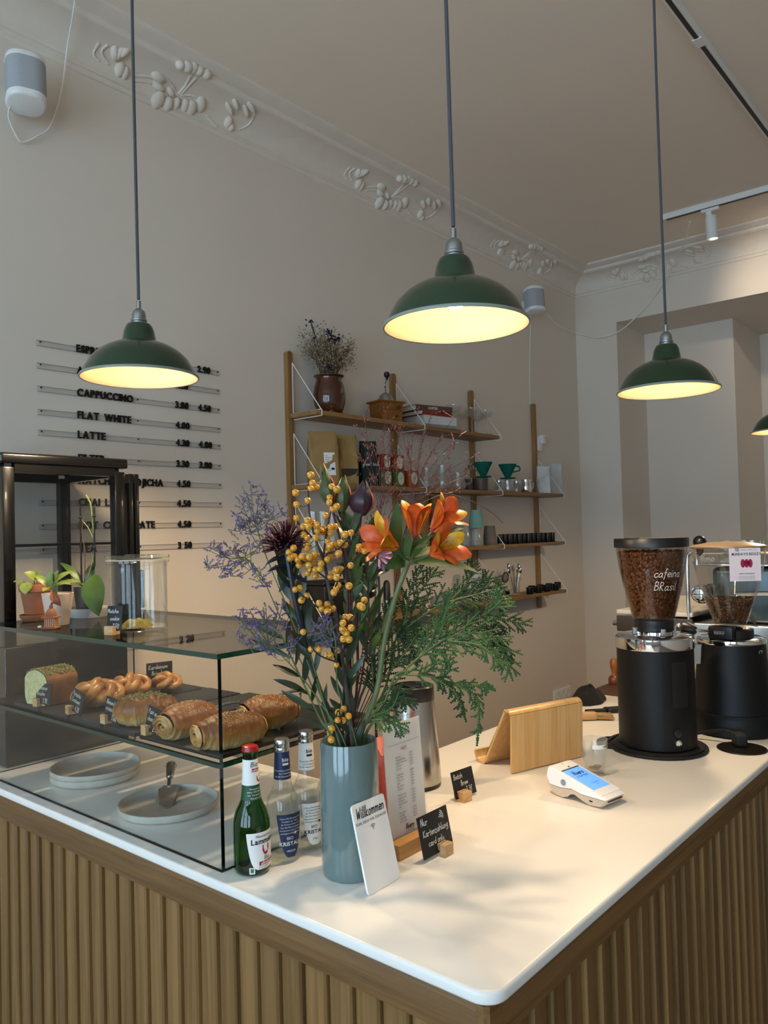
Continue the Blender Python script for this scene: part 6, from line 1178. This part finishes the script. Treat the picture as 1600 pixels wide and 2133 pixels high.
for (x, y) in BER:
    p = rel(Q(x, y, -.06 + rb.uniform(-.018, .022)))
    near = min(samples, key=lambda s_: (s_ - p).length); q = near
    bo = part('berry', berry_me, None, wt, p, (rb.uniform(-.9, .3), rb.uniform(-.6, .6), rb.uniform(0, 6))); bo.rotation_euler = (Vector((-.5, -.55, -.2 + rb.uniform(-.5, .5)))).to_track_quat('-Z', 'Y').to_euler(); s_ = rb.uniform(.9, 1.1); bo.scale = (s_, s_, s_ * .98)
    part('berry_tip', dot_me, None, bo)
    if (q - p).length > .006: part('berry_stalk', MB().tube(bez([q, (p + q) / 2 + Vector((0, 0, -.003)), p], 3), .0006, 4), m_twig, wt)
# --- leafy stems
m_lan = M('lance_leaf', '#4a6629', .45, var=.3, scale=30, rand=.25, col2='#27391c'); m_land = M('lance_leaf_dark', '#24361f', .42, var=.3, scale=30, rand=.2); m_rstem = M('red_stem', '#4d1a18', .55, var=.3); m_gstem = M('green_stem', '#4e6128', .55, var=.2)
def leafy(label, pts, dd, n, L, wdt, leafmat, stemmat, r0=.0022, name='leafy_stem', t0=.35, ang=.5, off=(0, 0), seed=1):
    t_ = bq(name, label); P3 = [Q(x, y, dd * min(1, (1560 - y) / 150)) for x, y in pts]; path = spath(P3, 8, off); rd = random.Random(seed); part('stem', MB().tube(path, taper(len(path), r0, r0 * .6), 7), stemmat, t_)
    k0 = 8; N_ = len(path)
    for i in range(n):
        f_ = t0 + (1 - t0) * (i + .5) / n; j = min(N_ - 2, int(k0 + (N_ - 1 - k0) * f_)); d = (path[j + 1] - path[j]).normalized(); side = d.cross(FW).normalized() * (1 if i % 2 else -1)
        outd = (d * math.cos(ang) + (side * rd.uniform(.5, 1) + FW * rd.uniform(-.8, .8)).normalized() * math.sin(ang)).normalized(); l_ = L * rd.uniform(.75, 1.15)
        part('leaf', leafmesh(path[j], path[j] + outd * l_, wdt * rd.uniform(.8, 1.1), -FW + Vector((rd.uniform(-.5, .5), rd.uniform(-.5, .5), rd.uniform(0, .7))), rd.uniform(-.08, .10), .22, 8, 4, .5, .12, rd.uniform(-.6, .6)), leafmat, t_, smooth=70)
    return t_, path
leafy('dark green narrow-leaved stem leaning left out of the vase', [(668, 1440), (640, 1340), (615, 1250), (603, 1180)], -.02, 16, .068, .0125, m_land, m_gstem, off=(-.02, .01), seed=2)
leafy('drooping narrow-leaved stem just above the water bottles', [(668, 1500), (640, 1440), (612, 1380), (585, 1320)], .0, 12, .075, .0125, m_land, m_gstem, off=(-.03, .0), seed=3, t0=.05, ang=.7)
leafy('upright green stem with narrow leaves behind the berries', [(722, 1420), (732, 1300), (733, 1190), (728, 1100)], .01, 22, .060, .0135, m_lan, m_rstem, off=(.0, .015), seed=4)
leafy('upright red stem with green leaves between berries and lilies', [(752, 1420), (768, 1290), (764, 1190), (758, 1120)], .02, 20, .060, .0140, m_lan, m_rstem, off=(.012, .012), seed=5)
leafy('short dark leafy stem in the centre of the vase mouth', [(715, 1470), (722, 1400), (716, 1330)], -.03, 14, .060, .0130, m_land, m_gstem, off=(.0, -.015), seed=6, t0=.0)
# --- leucadendron heads
m_bract_o = M('bract_orange_red', '#a4452c', .4, var=.3, scale=40, rand=.15, col2='#6f2422'); m_bract_g = M('bract_green', '#4a5a32', .42, var=.25, scale=30, rand=.15); m_bract_p = M('bract_plum', '#3a2733', .38, var=.3, scale=30, rand=.15)
def leuca(label, base_px, tip_px, dd, wpx, mats, pts, seed, n=11):
    t_ = bq('conebush_stem', label); b = Q(*base_px, dd); tp = Q(*tip_px, dd); P3 = [Q(x, y, dd) for x, y in pts] + [b]; path = spath(P3, 8, (.008, .0)); part('stem', MB().tube(path, taper(len(path), .0028, .0022), 8), m_rstem, t_); rd = random.Random(seed)
    ax = (tp - b); L = ax.length; ax.normalize(); s1 = ax.orthogonal().normalized(); s2 = ax.cross(s1); W_ = wpx / 2 * DV / FOC
    for k in range(n):
        a = k * 2.4; lay = k / n; r_ = W_ * (1.0 - .45 * lay); rad = s1 * math.cos(a) + s2 * math.sin(a); tan = ax.cross(rad); l_ = L * (.78 + .25 * lay) * rd.uniform(.95, 1.05); w2 = W_ * 1.5 * (1 - .25 * lay)
        def fn(u, v, rad=rad, tan=tan, r_=r_, l_=l_, w2=w2):
            s = 2 * v - 1; bul = r_ * math.sin(PI * min(1, u * .86 + .08)) ** .8; wd = w2 / 2 * math.sin(PI * min(1, .12 + u * .86)) ** .8 * (1 - u ** 6 * .5); return rel(b) + ax * (l_ * u) + rad * (bul - s * s * wd * .35) + tan * (s * wd)
        part('bract', MB().grid(fn, 10, 6), mats[k % len(mats)], t_, smooth=70)
    return t_
leuca('closed plum coloured conebush head in the top of the bouquet', (752, 1074), (758, 998), .01, 56, [m_bract_p, m_bract_p, m_bract_o], [(745, 1400), (742, 1200)], 3)
leuca('green and red tipped conebush head, upper left of the plum one', (690, 1052), (672, 968), .0, 38, [m_bract_g, m_bract_g, m_bract_o], [(724, 1400), (722, 1200)], 4, 8)
leuca('small green conebush head with orange tips beside the larger ones', (712, 1066), (716, 988), .015, 42, [m_bract_g, m_bract_g, m_bract_o], [(730, 1400), (728, 1200)], 5, 8)
# --- dark pincushion
t_ = bq('pincushion_protea', 'dark red pincushion flower at the left of the bouquet'); b = Q(598, 1152, -.03); path = spath([Q(660, 1420, -.01), Q(618, 1260, -.03), b], 8, (-.018, -.008)); m_dk = M('dark_navy_stem', '#171a26', .5, var=.3); part('stem', MB().tube(path, taper(len(path), .003, .0060), 8), m_dk, t_)
part('receptacle', MB().sphere(rel(Q(596, 1140, -.03)), .012, 14, 10), m_dk, t_); stl = MB(); m_style = M('wine_style', '#3a0d17', .45, var=.5, scale=80, col2='#15080e'); rd = random.Random(5); axd = (UP + RT * -.12 - FW * .25).normalized(); tips = MB()
for k in range(230):
    z = rd.uniform(-.15, 1); a = rd.uniform(0, 2 * PI); s1 = axd.orthogonal().normalized(); s2 = axd.cross(s1); d = (axd * z + (s1 * math.cos(a) + s2 * math.sin(a)) * math.sqrt(max(0, 1 - z * z))).normalized(); p0 = rel(Q(596, 1140, -.03)) + d * .008; p2 = p0 + d * rd.uniform(.030, .038); mid = (p0 + p2) / 2 + axd * .003
    stl.tube([p0, mid, p2 + axd * .004], [.0008, .0008, .0007], 4, cap=False); tips.sphere(p2 + axd * .004, .0014, 5, 4)
tag(part('styles', stl, m_style, t_), kind='stuff'); tag(part('style_tips', tips, M('style_tip', '#7a2430', .4, var=.3), t_), kind='stuff')
for (a_, b_) in (((600, 1160), (552, 1178)), ((603, 1182), (556, 1192)), ((606, 1210), (580, 1235)), ((606, 1200), (640, 1215)), ((604, 1165), (632, 1170))): part('leaf', leafmesh(rel(Q(*a_, -.03)), rel(Q(*b_, -.04)), .011, -FW + UP, .15, .2, 8, 4), m_dk, t_, smooth=70)
# --- sea lavender
m_lav = M('lavender_bloom', '#4a3f66', .8, var=.4, scale=60, col2='#75699a'); m_lavs = M('lavender_stalk', '#5a6a3c', .7, var=.2)
def statice(label, stem_pts, tips_, dd, seed, off):
    t_ = bq('sea_lavender', label); rd = random.Random(seed); P3 = [Q(x, y, dd * min(1, (1560 - y) / 200)) for x, y in stem_pts]; path = spath(P3, 8, off); st_mb = MB().tube(path, taper(len(path), .0017, .0010), 5); bl = MB()
    for (x, y) in tips_:
        e = rel(Q(x, y, dd + rd.uniform(-.035, .035))); j = path[min(len(path) - 1, max(10, min(range(len(path)), key=lambda i: abs((path[i] - e).length - (e - path[-1]).length * .4 - .03))))]
        c = bez([j, (j + e) / 2 + Vector((0, 0, -.008)), e], 5); st_mb.tube(c, .0008, 4)
        for k in range(6):
            o_ = c[rd.randrange(6, len(c))]; d = Vector((rd.gauss(0, 1), rd.gauss(0, 1), rd.gauss(.45, .8))).normalized(); l_ = rd.uniform(.010, .024); st_mb.tube([o_, o_ + d * l_], .0004, 3, cap=False)
            for i in range(11): fleck(bl, o_ + d * (l_ * (.25 + .85 * i / 10)) + Vector((rd.gauss(0, .0008), rd.gauss(0, .0008), rd.gauss(0, .0008))), rd.uniform(.0013, .0024), rd)
    tag(part('stalks', st_mb, m_lavs, t_), kind='stuff'); tag(part('lavender_flowers', bl, m_lav, t_, smooth=0), kind='stuff')
statice('purple sea lavender spray reaching highest at the left edge of the bouquet', [(660, 1430), (600, 1270), (555, 1160), (530, 1085)], [(522, 1008), (513, 1020), (540, 1030), (557, 1028), (505, 1052), (520, 1050), (500, 1075), (492, 1090), (475, 1103), (512, 1085), (535, 1075), (548, 1072), (565, 1070), (585, 1065), (605, 1062), (560, 1050), (520, 1105), (572, 1082)], -.02, 11, (-.03, -.01))
statice('purple sea lavender spray spreading far left of the bouquet', [(650, 1430), (590, 1300), (545, 1200), (510, 1160)], [(445, 1140), (438, 1148), (455, 1150), (432, 1178), (425, 1182), (462, 1185), (455, 1202), (480, 1200), (476, 1140), (490, 1145), (505, 1138), (470, 1160), (520, 1130), (545, 1125), (540, 1180), (535, 1190), (560, 1110), (550, 1220), (562, 1222), (500, 1170)], .02, 12, (-.03, .01))
statice('low purple sea lavender spray just above the bottles', [(665, 1460), (610, 1390), (560, 1340)], [(505, 1278), (498, 1288), (520, 1270), (548, 1265), (540, 1290), (555, 1280), (500, 1305), (490, 1330), (520, 1310), (580, 1265), (590, 1255), (575, 1285), (605, 1280), (570, 1310), (600, 1330), (610, 1345), (540, 1335), (625, 1320), (560, 1355), (515, 1345)], -.03, 13, (-.025, -.02))
statice('short purple sea lavender spray amid the berries', [(705, 1440), (700, 1350), (690, 1290)], [(665, 1290), (672, 1280), (660, 1300), (680, 1300), (690, 1320), (700, 1335), (706, 1325), (655, 1310), (668, 1315), (690, 1345)], -.06, 14, (-.005, -.025))
statice('hidden purple sea lavender spray behind the left orange lily', [(735, 1400), (728, 1250), (726, 1170)], [(715, 1135), (725, 1130), (735, 1125), (742, 1118), (738, 1138), (708, 1150), (716, 1165), (705, 1170), (728, 1150)], .03, 15, (.0, .01))
# --- alstroemeria
m_pet = M('petal_orange', '#e2691f', .45, var=.3, scale=60, col2='#c64c1c', sss=.1); m_pety = M('petal_yellow', '#e9b91f', .45, var=.25, scale=50, col2='#e08c1c', sss=.1); m_streak = M('petal_streak', '#3c0f12', .5); m_ph = M('petal_red_base', '#9c3028', .45, var=.3, scale=40, col2='#c8542a')
t_ = bq('peruvian_lily', 'green stemmed Peruvian lily with four orange and yellow flowers', 'lily'); path = spath([Q(785, 1440, .0), Q(800, 1340, .0), Q(822, 1250, -.01), Q(852, 1168, -.02)], 10, (.020, -.006)); m_astem = M('lily_stem', '#6d7a4e', .5, var=.25, scale=40); part('stem', MB().tube(path, taper(len(path), .0052, .0048), 10), m_astem, t_)
hub = Q(852, 1166, -.02)
def lily(base_px, dir_px, dd, ddir, L, spread, seed, roll=0.0):
    b = Q(*base_px, dd); d = (Q(*dir_px, dd + ddir) - b).normalized(); rd = random.Random(seed); part('flower_stalk', MB().tube(bez([rel(hub), rel((hub + b) / 2) + Vector((0, 0, -.004)), rel(b)], 5), [.0022] * 11, 6), m_gstem, t_)
    s1 = (UP - d * UP.dot(d)).normalized(); s2 = d.cross(s1); fl_ = part('flower', MB().lathe([(0, -.006), (.004, -.004), (.0052, .004), (.004, .010), (0, .010)], 12, X=frame((0, 0, 0), s1, s2)), m_ph, t_, rel(b))
    for k in range(6):
        a = roll + k * PI / 3; inn = k % 2 == 0; yel = inn and k != 2; rad = s1 * math.cos(a) + s2 * math.sin(a); tan = d.cross(rad); l_ = L * rd.uniform(.94, 1.06) * (1.0 if not inn else 1.04); w2 = .031 if not inn else .025; sp = spread * rd.uniform(.85, 1.15)
        def P_(u, s, o_=0.0):
            flare = .004 + sp * (u ** 2.3) ; ax_ = l_ * (u - .18 * u ** 4); wd = w2 / 2 * (.16 + .95 * math.sin(PI * min(1, .05 + u * .80)) ** 1.2) * (1 - max(0, u - .86) * 4.6); return d * ax_ + rad * (flare + s * s * wd * .35 + (0 if inn else .0015)) + tan * (s * wd) - rad * o_
        pt = part('petal', MB().grid(lambda u, v: P_(u, 2 * v - 1), 12, 7), m_pety if yel else m_pet, fl_, smooth=70)
        if yel:
            stx = MB()
            for j in range(9): s0 = -.72 + j * .18; u0 = .38 + .04 * (j % 2); u1 = .86 - .20 * abs(s0); stx.grid(lambda u, v: P_(u0 + (u1 - u0) * u, s0 + (v - .5) * .06 * (1 - abs(2 * u - 1) * .7), .0006), 6, 2)
            tag(part('petal_streaks', stx, m_streak, fl_, smooth=0), kind='stuff')
        elif not inn:
            part('petal_midrib', MB().grid(lambda u, v: P_(.2 + .72 * u, (v - .5) * .13 * (1 - u * .6), -.0005), 7, 2), m_ph, fl_, smooth=0)
    for k in range(4): part('stamen', MB().tube([d * .01, d * (L * .45) + s1 * .004 * math.cos(k * 1.6) + s2 * .004 * math.sin(k * 1.6), d * (L * .72) + s1 * .007 * math.cos(k * 1.6) + s2 * .007 * math.sin(k * 1.6)], .0006, 4), m_pet, fl_)
lily((826, 1140), (752, 1104), -.045, -.045, .070, .040, 1, .25)
lily((864, 1114), (868, 1030), -.03, -.008, .066, .024, 2, .5)
lily((902, 1104), (955, 1048), -.035, -.025, .072, .032, 3, .1)
lily((900, 1152), (950, 1128), -.045, -.045, .064, .036, 4, 1.0)
for (a_, b_, w_, d0, d1, sg) in (((822, 1160), (829, 1042), .026, -.01, .0, .08), ((838, 1165), (843, 1120), .022, -.03, -.03, .1), ((860, 1172), (1002, 1197), .026, -.03, .02, .12), ((846, 1172), (800, 1185), .026, -.03, -.06, .15), ((858, 1160), (905, 1112), .022, -.02, -.04, .1), ((856, 1164), (898, 1130), .020, -.03, -.06, .1), ((862, 1160), (928, 1140), .018, -.01, .02, .08), ((905, 1145), (958, 1142), .013, .0, .0, .1), ((940, 1105), (968, 1102), .010, .0, .0, .1), ((848, 1160), (852, 1100), .014, -.04, -.05, .05)):
    part('leaf', leafmesh(rel(Q(*a_, d0)), rel(Q(*b_, d1)), w_, -FW * .8 + UP * .6, sg, .2, 12, 6, .42, 0, .5), M('lily_leaf', '#46612a', .6, spec=.25, var=.3, scale=26, rand=.2, col2='#324a20'), t_, smooth=70)
# --- lilac chrysanthemum behind
t_ = bq('chrysanthemum', 'pale lilac chrysanthemum half hidden behind the left orange lily', 'chrysanthemum'); path = spath([Q(770, 1400, .04), Q(790, 1270, .05), Q(785, 1158, .05)], 8, (.012, .02)); part('stem', MB().tube(path, .0026, 7), M('blue_green_stem', '#3f5a4c', .5, var=.2), t_)
rd = random.Random(8); cpt = path[-1]; m_lil = M('lilac_petal', '#b795b4', .5, var=.35, scale=70, col2='#8b5f86', rand=.15)
for k in range(34): a = k * 2.4; el = -.25 + .8 * k / 34; d = (-FW * .5 + UP * .35); d.normalize(); s1 = d.orthogonal().normalized(); s2 = d.cross(s1); q = ((s1 * math.cos(a) + s2 * math.sin(a)) * math.cos(el) + d * math.sin(el)); part('petal', leafmesh(cpt + q * .003, cpt + q * rd.uniform(.034, .044), .0075, d, .08, .35, 7, 4, .6), m_lil, t_, smooth=70)
for (a_, b_) in (((786, 1190), (760, 1215)), ((784, 1200), (812, 1188)), ((782, 1230), (760, 1250)), ((780, 1215), (770, 1232))): part('leaf', leafmesh(rel(Q(*a_, .05)), rel(Q(*b_, .03)), .022, -FW + UP, .1, .2), m_leafd, t_, smooth=70)
# --- thuja fronds
m_thu = M('thuja_scale', '#28421a', .6, var=.45, spec=.25, scale=50, col2='#1b3018', rand=.1); m_thul = M('thuja_light', '#42602a', .6, var=.4, spec=.25, scale=40, col2='#2c4a2a', rand=.1); m_thus = M('thuja_stem', '#5b6a34', .6, var=.3)
def scalerow(mb, p0, d, nrm, L, s, rd, tp=.35):
    """a twiglet of overlapping scale leaves"""
    n = max(3, int(L / (s * .62))); d = d.normalized(); sd = d.cross(nrm).normalized(); droop = Vector((0, 0, -1))
    p = Vector(p0)
    for k in range(n):
        t = k / n; w_ = s * (.54 - tp * t * .6) ; dk = (d + droop * .10 * t + sd * rd.uniform(-.05, .05)).normalized(); e = p + dk * s * .62
        for sgn in (-1, 1):
            o = len(mb.v); a = p; b = p + dk * s * .45 + sd * sgn * w_; c = e + dk * s * .25; q = p + dk * s * .5 + nrm * s * .16; q2 = p + dk * s * .5 - nrm * s * .16
            mb.v += [tuple(a), tuple(b), tuple(c), tuple(q), tuple(q2)]; mb.f += [(o, o + 1, o + 3), (o + 1, o + 2, o + 3), (o + 1, o, o + 4), (o + 2, o + 1, o + 4), (o + 2, o, o + 3), (o, o + 2, o + 4)]; mb.m += [0] * 6
        p = e
    return p
def frond(par, pts, seed, mat, nb=12, bl=.055, s=.0066, nrm=None, t0=.08):
    rd = random.Random(seed); path = bez(pts, 6); N_ = len(path); nrm = (nrm or (-FW * .8 + UP * .5)).normalized(); mb = MB(); part('twig', MB().tube(path, taper(N_, .0019, .0008), 6), m_thus, par)
    nb = int(nb * 1.5)
    for k in range(nb):
        f_ = t0 + (1 - t0) * (k + .3) / nb; j = min(N_ - 2, int(f_ * (N_ - 1))); d = (path[j + 1] - path[j]).normalized(); sd = d.cross(nrm).normalized() * (1 if k % 2 else -1); l_ = bl * (1 - .6 * f_) * rd.uniform(.8, 1.15); bd = (d * .80 + sd * .62 + nrm * rd.uniform(-.12, .12)).normalized(); st = path[j]; ns = max(2, int(l_ / .0120))
        scalerow(mb, st, bd, nrm, l_, s, rd)
        for q in range(1, ns):
            sub = st + bd * (l_ * q / ns) + Vector((0, 0, -.10 * l_ * (q / ns) ** 2)); sg = 1 if q % 2 else -1; sl = l_ * .40 * (1 - q / ns * .65); sdd = bd.cross(nrm).normalized() * sg; scalerow(mb, sub, (bd * .75 + sdd * .65), nrm, max(sl, s * 2), s * .9, rd)
    scalerow(mb, path[-1], path[-1] - path[-2], nrm, .02, s, rd)
    for j in range(2, N_ - 1, 1): scalerow(mb, path[j], path[j + 1] - path[j], nrm, s * 2.2, s, rd)
    return tag(part('scale_foliage', mb, mat, par, smooth=0), kind='stuff')
def thuja(label, stem, fr, seed, off, dd=0.0):
    t_ = bq('thuja_branch', label, 'evergreen branch'); P3 = [Q(x, y, d_) for x, y, d_ in stem]; path = spath(P3, 8, off); part('stem', MB().tube(path, taper(len(path), .0034, .0016), 8), m_thus, t_)
    for i, (pts, lt, nb, bl) in enumerate(fr): frond(t_, [rel(Q(x, y, d_)) for x, y, d_ in pts], seed + i, m_thul if lt else m_thu, nb, bl)
thuja('large thuja branch arching far to the right of the vase', [(790, 1470, .0), (850, 1390, .0), (920, 1335, .0)], [
    ([(850, 1390, 0), (920, 1335, 0), (990, 1318, .0), (1040, 1345, -.01), (1062, 1400, -.02)], 1, 16, .075), ([(920, 1335, 0), (980, 1300, .03), (1035, 1290, .05), (1092, 1300, .06)], 0, 14, .07), ([(880, 1362, 0), (920, 1300, .02), (935, 1250, .02)], 1, 10, .05), ([(960, 1310, .03), (1010, 1280, .05), (1040, 1255, .05), (1045, 1245, .06)], 1, 10, .06), ([(1000, 1320, .03), (1040, 1330, .04), (1058, 1370, .04)], 0, 9, .045), ([(930, 1335, 0), (1000, 1345, -.03), (1045, 1385, -.05)], 1, 10, .05)], 100, (.022, -.004))
thuja('upper thuja branch fanning out behind the lily stem', [(800, 1440, .05), (825, 1330, .06), (850, 1290, .06)], [
    ([(830, 1320, .06), (900, 1270, .06), (960, 1245, .07), (1000, 1230, .08), (1018, 1205, .08)], 0, 15, .07), ([(840, 1300, .06), (870, 1240, .07), (905, 1190, .08)], 0, 11, .055), ([(845, 1290, .06), (855, 1230, .06), (880, 1180, .06)], 0, 9, .045), ([(940, 1250, .07), (975, 1210, .08), (982, 1172, .08)], 0, 9, .04), ([(930, 1255, .07), (985, 1240, .06), (1040, 1225, .07)], 0, 10, .05), ([(835, 1315, .06), (880, 1330, .08), (960, 1290, .09)], 0, 13, .07)], 200, (.026, .012))
thuja('drooping thuja sprig hanging over the thermos towards the bamboo stand', [(795, 1480, -.01), (822, 1410, -.01), (850, 1398, -.01)], [
    ([(830, 1405, -.01), (890, 1408, -.01), (945, 1425, -.01), (985, 1445, -.01), (998, 1475, -.01), (995, 1535, -.01)], 1, 12, .036), ([(900, 1410, -.01), (945, 1440, -.02), (965, 1485, -.03)], 0, 8, .024), ([(915, 1415, -.01), (935, 1395, .0), (930, 1370, .0)], 1, 6, .026), ([(950, 1428, -.01), (1000, 1428, .0), (1015, 1432, .0)], 1, 6, .024), ([(870, 1408, -.01), (900, 1390, .01), (905, 1375, .01)], 1, 6, .035)], 300, (.024, -.012))
thuja('dense dark thuja sprigs filling the space right of the leafy stems', [(778, 1460, .02), (790, 1380, .03), (800, 1310, .04)], [
    ([(780, 1450, .02), (775, 1390, .03), (770, 1330, .04)], 0, 12, .045), ([(785, 1430, .02), (820, 1390, .03), (850, 1350, .04), (870, 1320, .05)], 0, 13, .06), ([(790, 1390, .03), (830, 1340, .05), (850, 1300, .06)], 0, 12, .06), ([(790, 1350, .03), (800, 1290, .05), (815, 1260, .05)], 0, 10, .05), ([(782, 1470, .0), (830, 1450, -.02), (850, 1465, -.03)], 0, 9, .045), ([(775, 1500, -.01), (800, 1500, -.03), (835, 1515, -.04)], 1, 8, .045), ([(780, 1490, -.01), (815, 1475, -.03), (832, 1440, -.03)], 0, 8, .04)], 400, (.016, .004))
# --- red switch grass
m_grass = M('red_grass', '#5e2b28', .6, var=.4, scale=80, col2='#3c1818'); m_seed = M('pink_seed', '#9a6258', .4, var=.4, scale=90, col2='#5e2426')
def panicle(label, stem_pts, dd, brs, seed, off):
    t_ = bq('switch_grass', label, 'grass'); rd = random.Random(seed); path = spath([Q(x, y, dd) for x, y in stem_pts], 8, off); st_mb = MB().tube(path, taper(len(path), .0012, .0007), 4); sd_ = MB()
    for (x0, y0, x1, y1) in brs:
        e = rel(Q(x1, y1, dd + rd.uniform(-.05, .05))); s_ = rel(Q(x0, y0, dd)); c = bez([s_, (s_ + e) / 2 + Vector((0, 0, .006)) + RT * rd.uniform(-.006, .006), e], 6); st_mb.tube(c, .00045, 3)
        for k in range(9):
            j = rd.randrange(4, len(c)); o_ = c[j]; d = ((e - s_).normalized() * .8 + Vector((rd.gauss(0, .5), rd.gauss(0, .5), rd.gauss(0, .5)))).normalized(); l_ = rd.uniform(.010, .028); st_mb.tube([o_, o_ + d * l_], .0003, 3, cap=False)
            for i in range(3): p = o_ + d * (l_ * (.4 + .6 * i / 3)) + Vector((rd.gauss(0, .0012), rd.gauss(0, .0012), rd.gauss(0, .0012))); sd_.sphere(p, (.0009, .0009, .0020), 5, 4)
    tag(part('grass_stalks', st_mb, m_grass, t_), kind='stuff'); tag(part('grass_seeds', sd_, m_seed, t_), kind='stuff')
panicle('fine red switch grass plume rising left of centre above the lilies', [(765, 1400), (785, 1200), (792, 1050)], .0, [(792, 1050, 760, 870), (792, 1050, 805, 860), (793, 1000, 748, 890), (793, 990, 835, 900), (792, 1020, 752, 955), (793, 1010, 830, 960), (792, 1040, 775, 920), (792, 1060, 812, 900), (792, 1080, 800, 930), (792, 1090, 782, 1000)], 31, (.006, .004))
panicle('fine red switch grass plume spreading widest above the right lilies', [(790, 1400), (830, 1200), (856, 1050)], .02, [(856, 1050, 865, 870), (856, 1040, 900, 862), (857, 1030, 945, 870), (858, 1030, 960, 905), (858, 1040, 980, 955), (858, 1045, 985, 975), (856, 1040, 835, 890), (856, 1050, 975, 990), (860, 1050, 960, 1010), (856, 1040, 880, 900), (856, 1030, 915, 920), (857, 1050, 940, 940), (857, 1060, 945, 1025), (857, 1020, 850, 940)], 32, (.012, .006))
panicle('short red switch grass wisp above the plum conebush head', [(750, 1400), (765, 1250), (790, 1110)], .03, [(790, 1110, 815, 1010), (790, 1110, 800, 1030), (785, 1130, 830, 1030), (780, 1150, 772, 1060), (788, 1110, 845, 1050), (790, 1110, 820, 990)], 33, (.004, .01))
t_ = bq('grass_blade', 'long thin dark grass blade arching right above the lilies', 'grass'); path = [rel(p) for p in bez([FOOT, MOUTH, Q(800, 1350, .02), Q(840, 1120, .03), Q(880, 1035, .03), Q(930, 1028, .03), Q(985, 1045, .03), Q(1025, 1068, .03), Q(1048, 1090, .03)], 8)]; part('blade', MB().tube(path, taper(len(path), .0011, .0005), 4), M('dark_blade', '#3a2c22', .7), t_)
t_ = bq('dry_blade', 'dry olive grass blade slanting behind the lily stem', 'grass'); part('blade', leafmesh(rel(Q(790, 1330, .03)), rel(Q(848, 1180, .03)), .010, -FW, .04, .3, 10, 4), M('olive_blade', '#6e6a34', .6, var=.3), t_); part('stalk', MB().tube(spath([Q(782, 1430, .02), Q(790, 1330, .03)], 8, (.01, .0)), .001, 4), M('olive_blade', '#6e6a34', .6), t_)
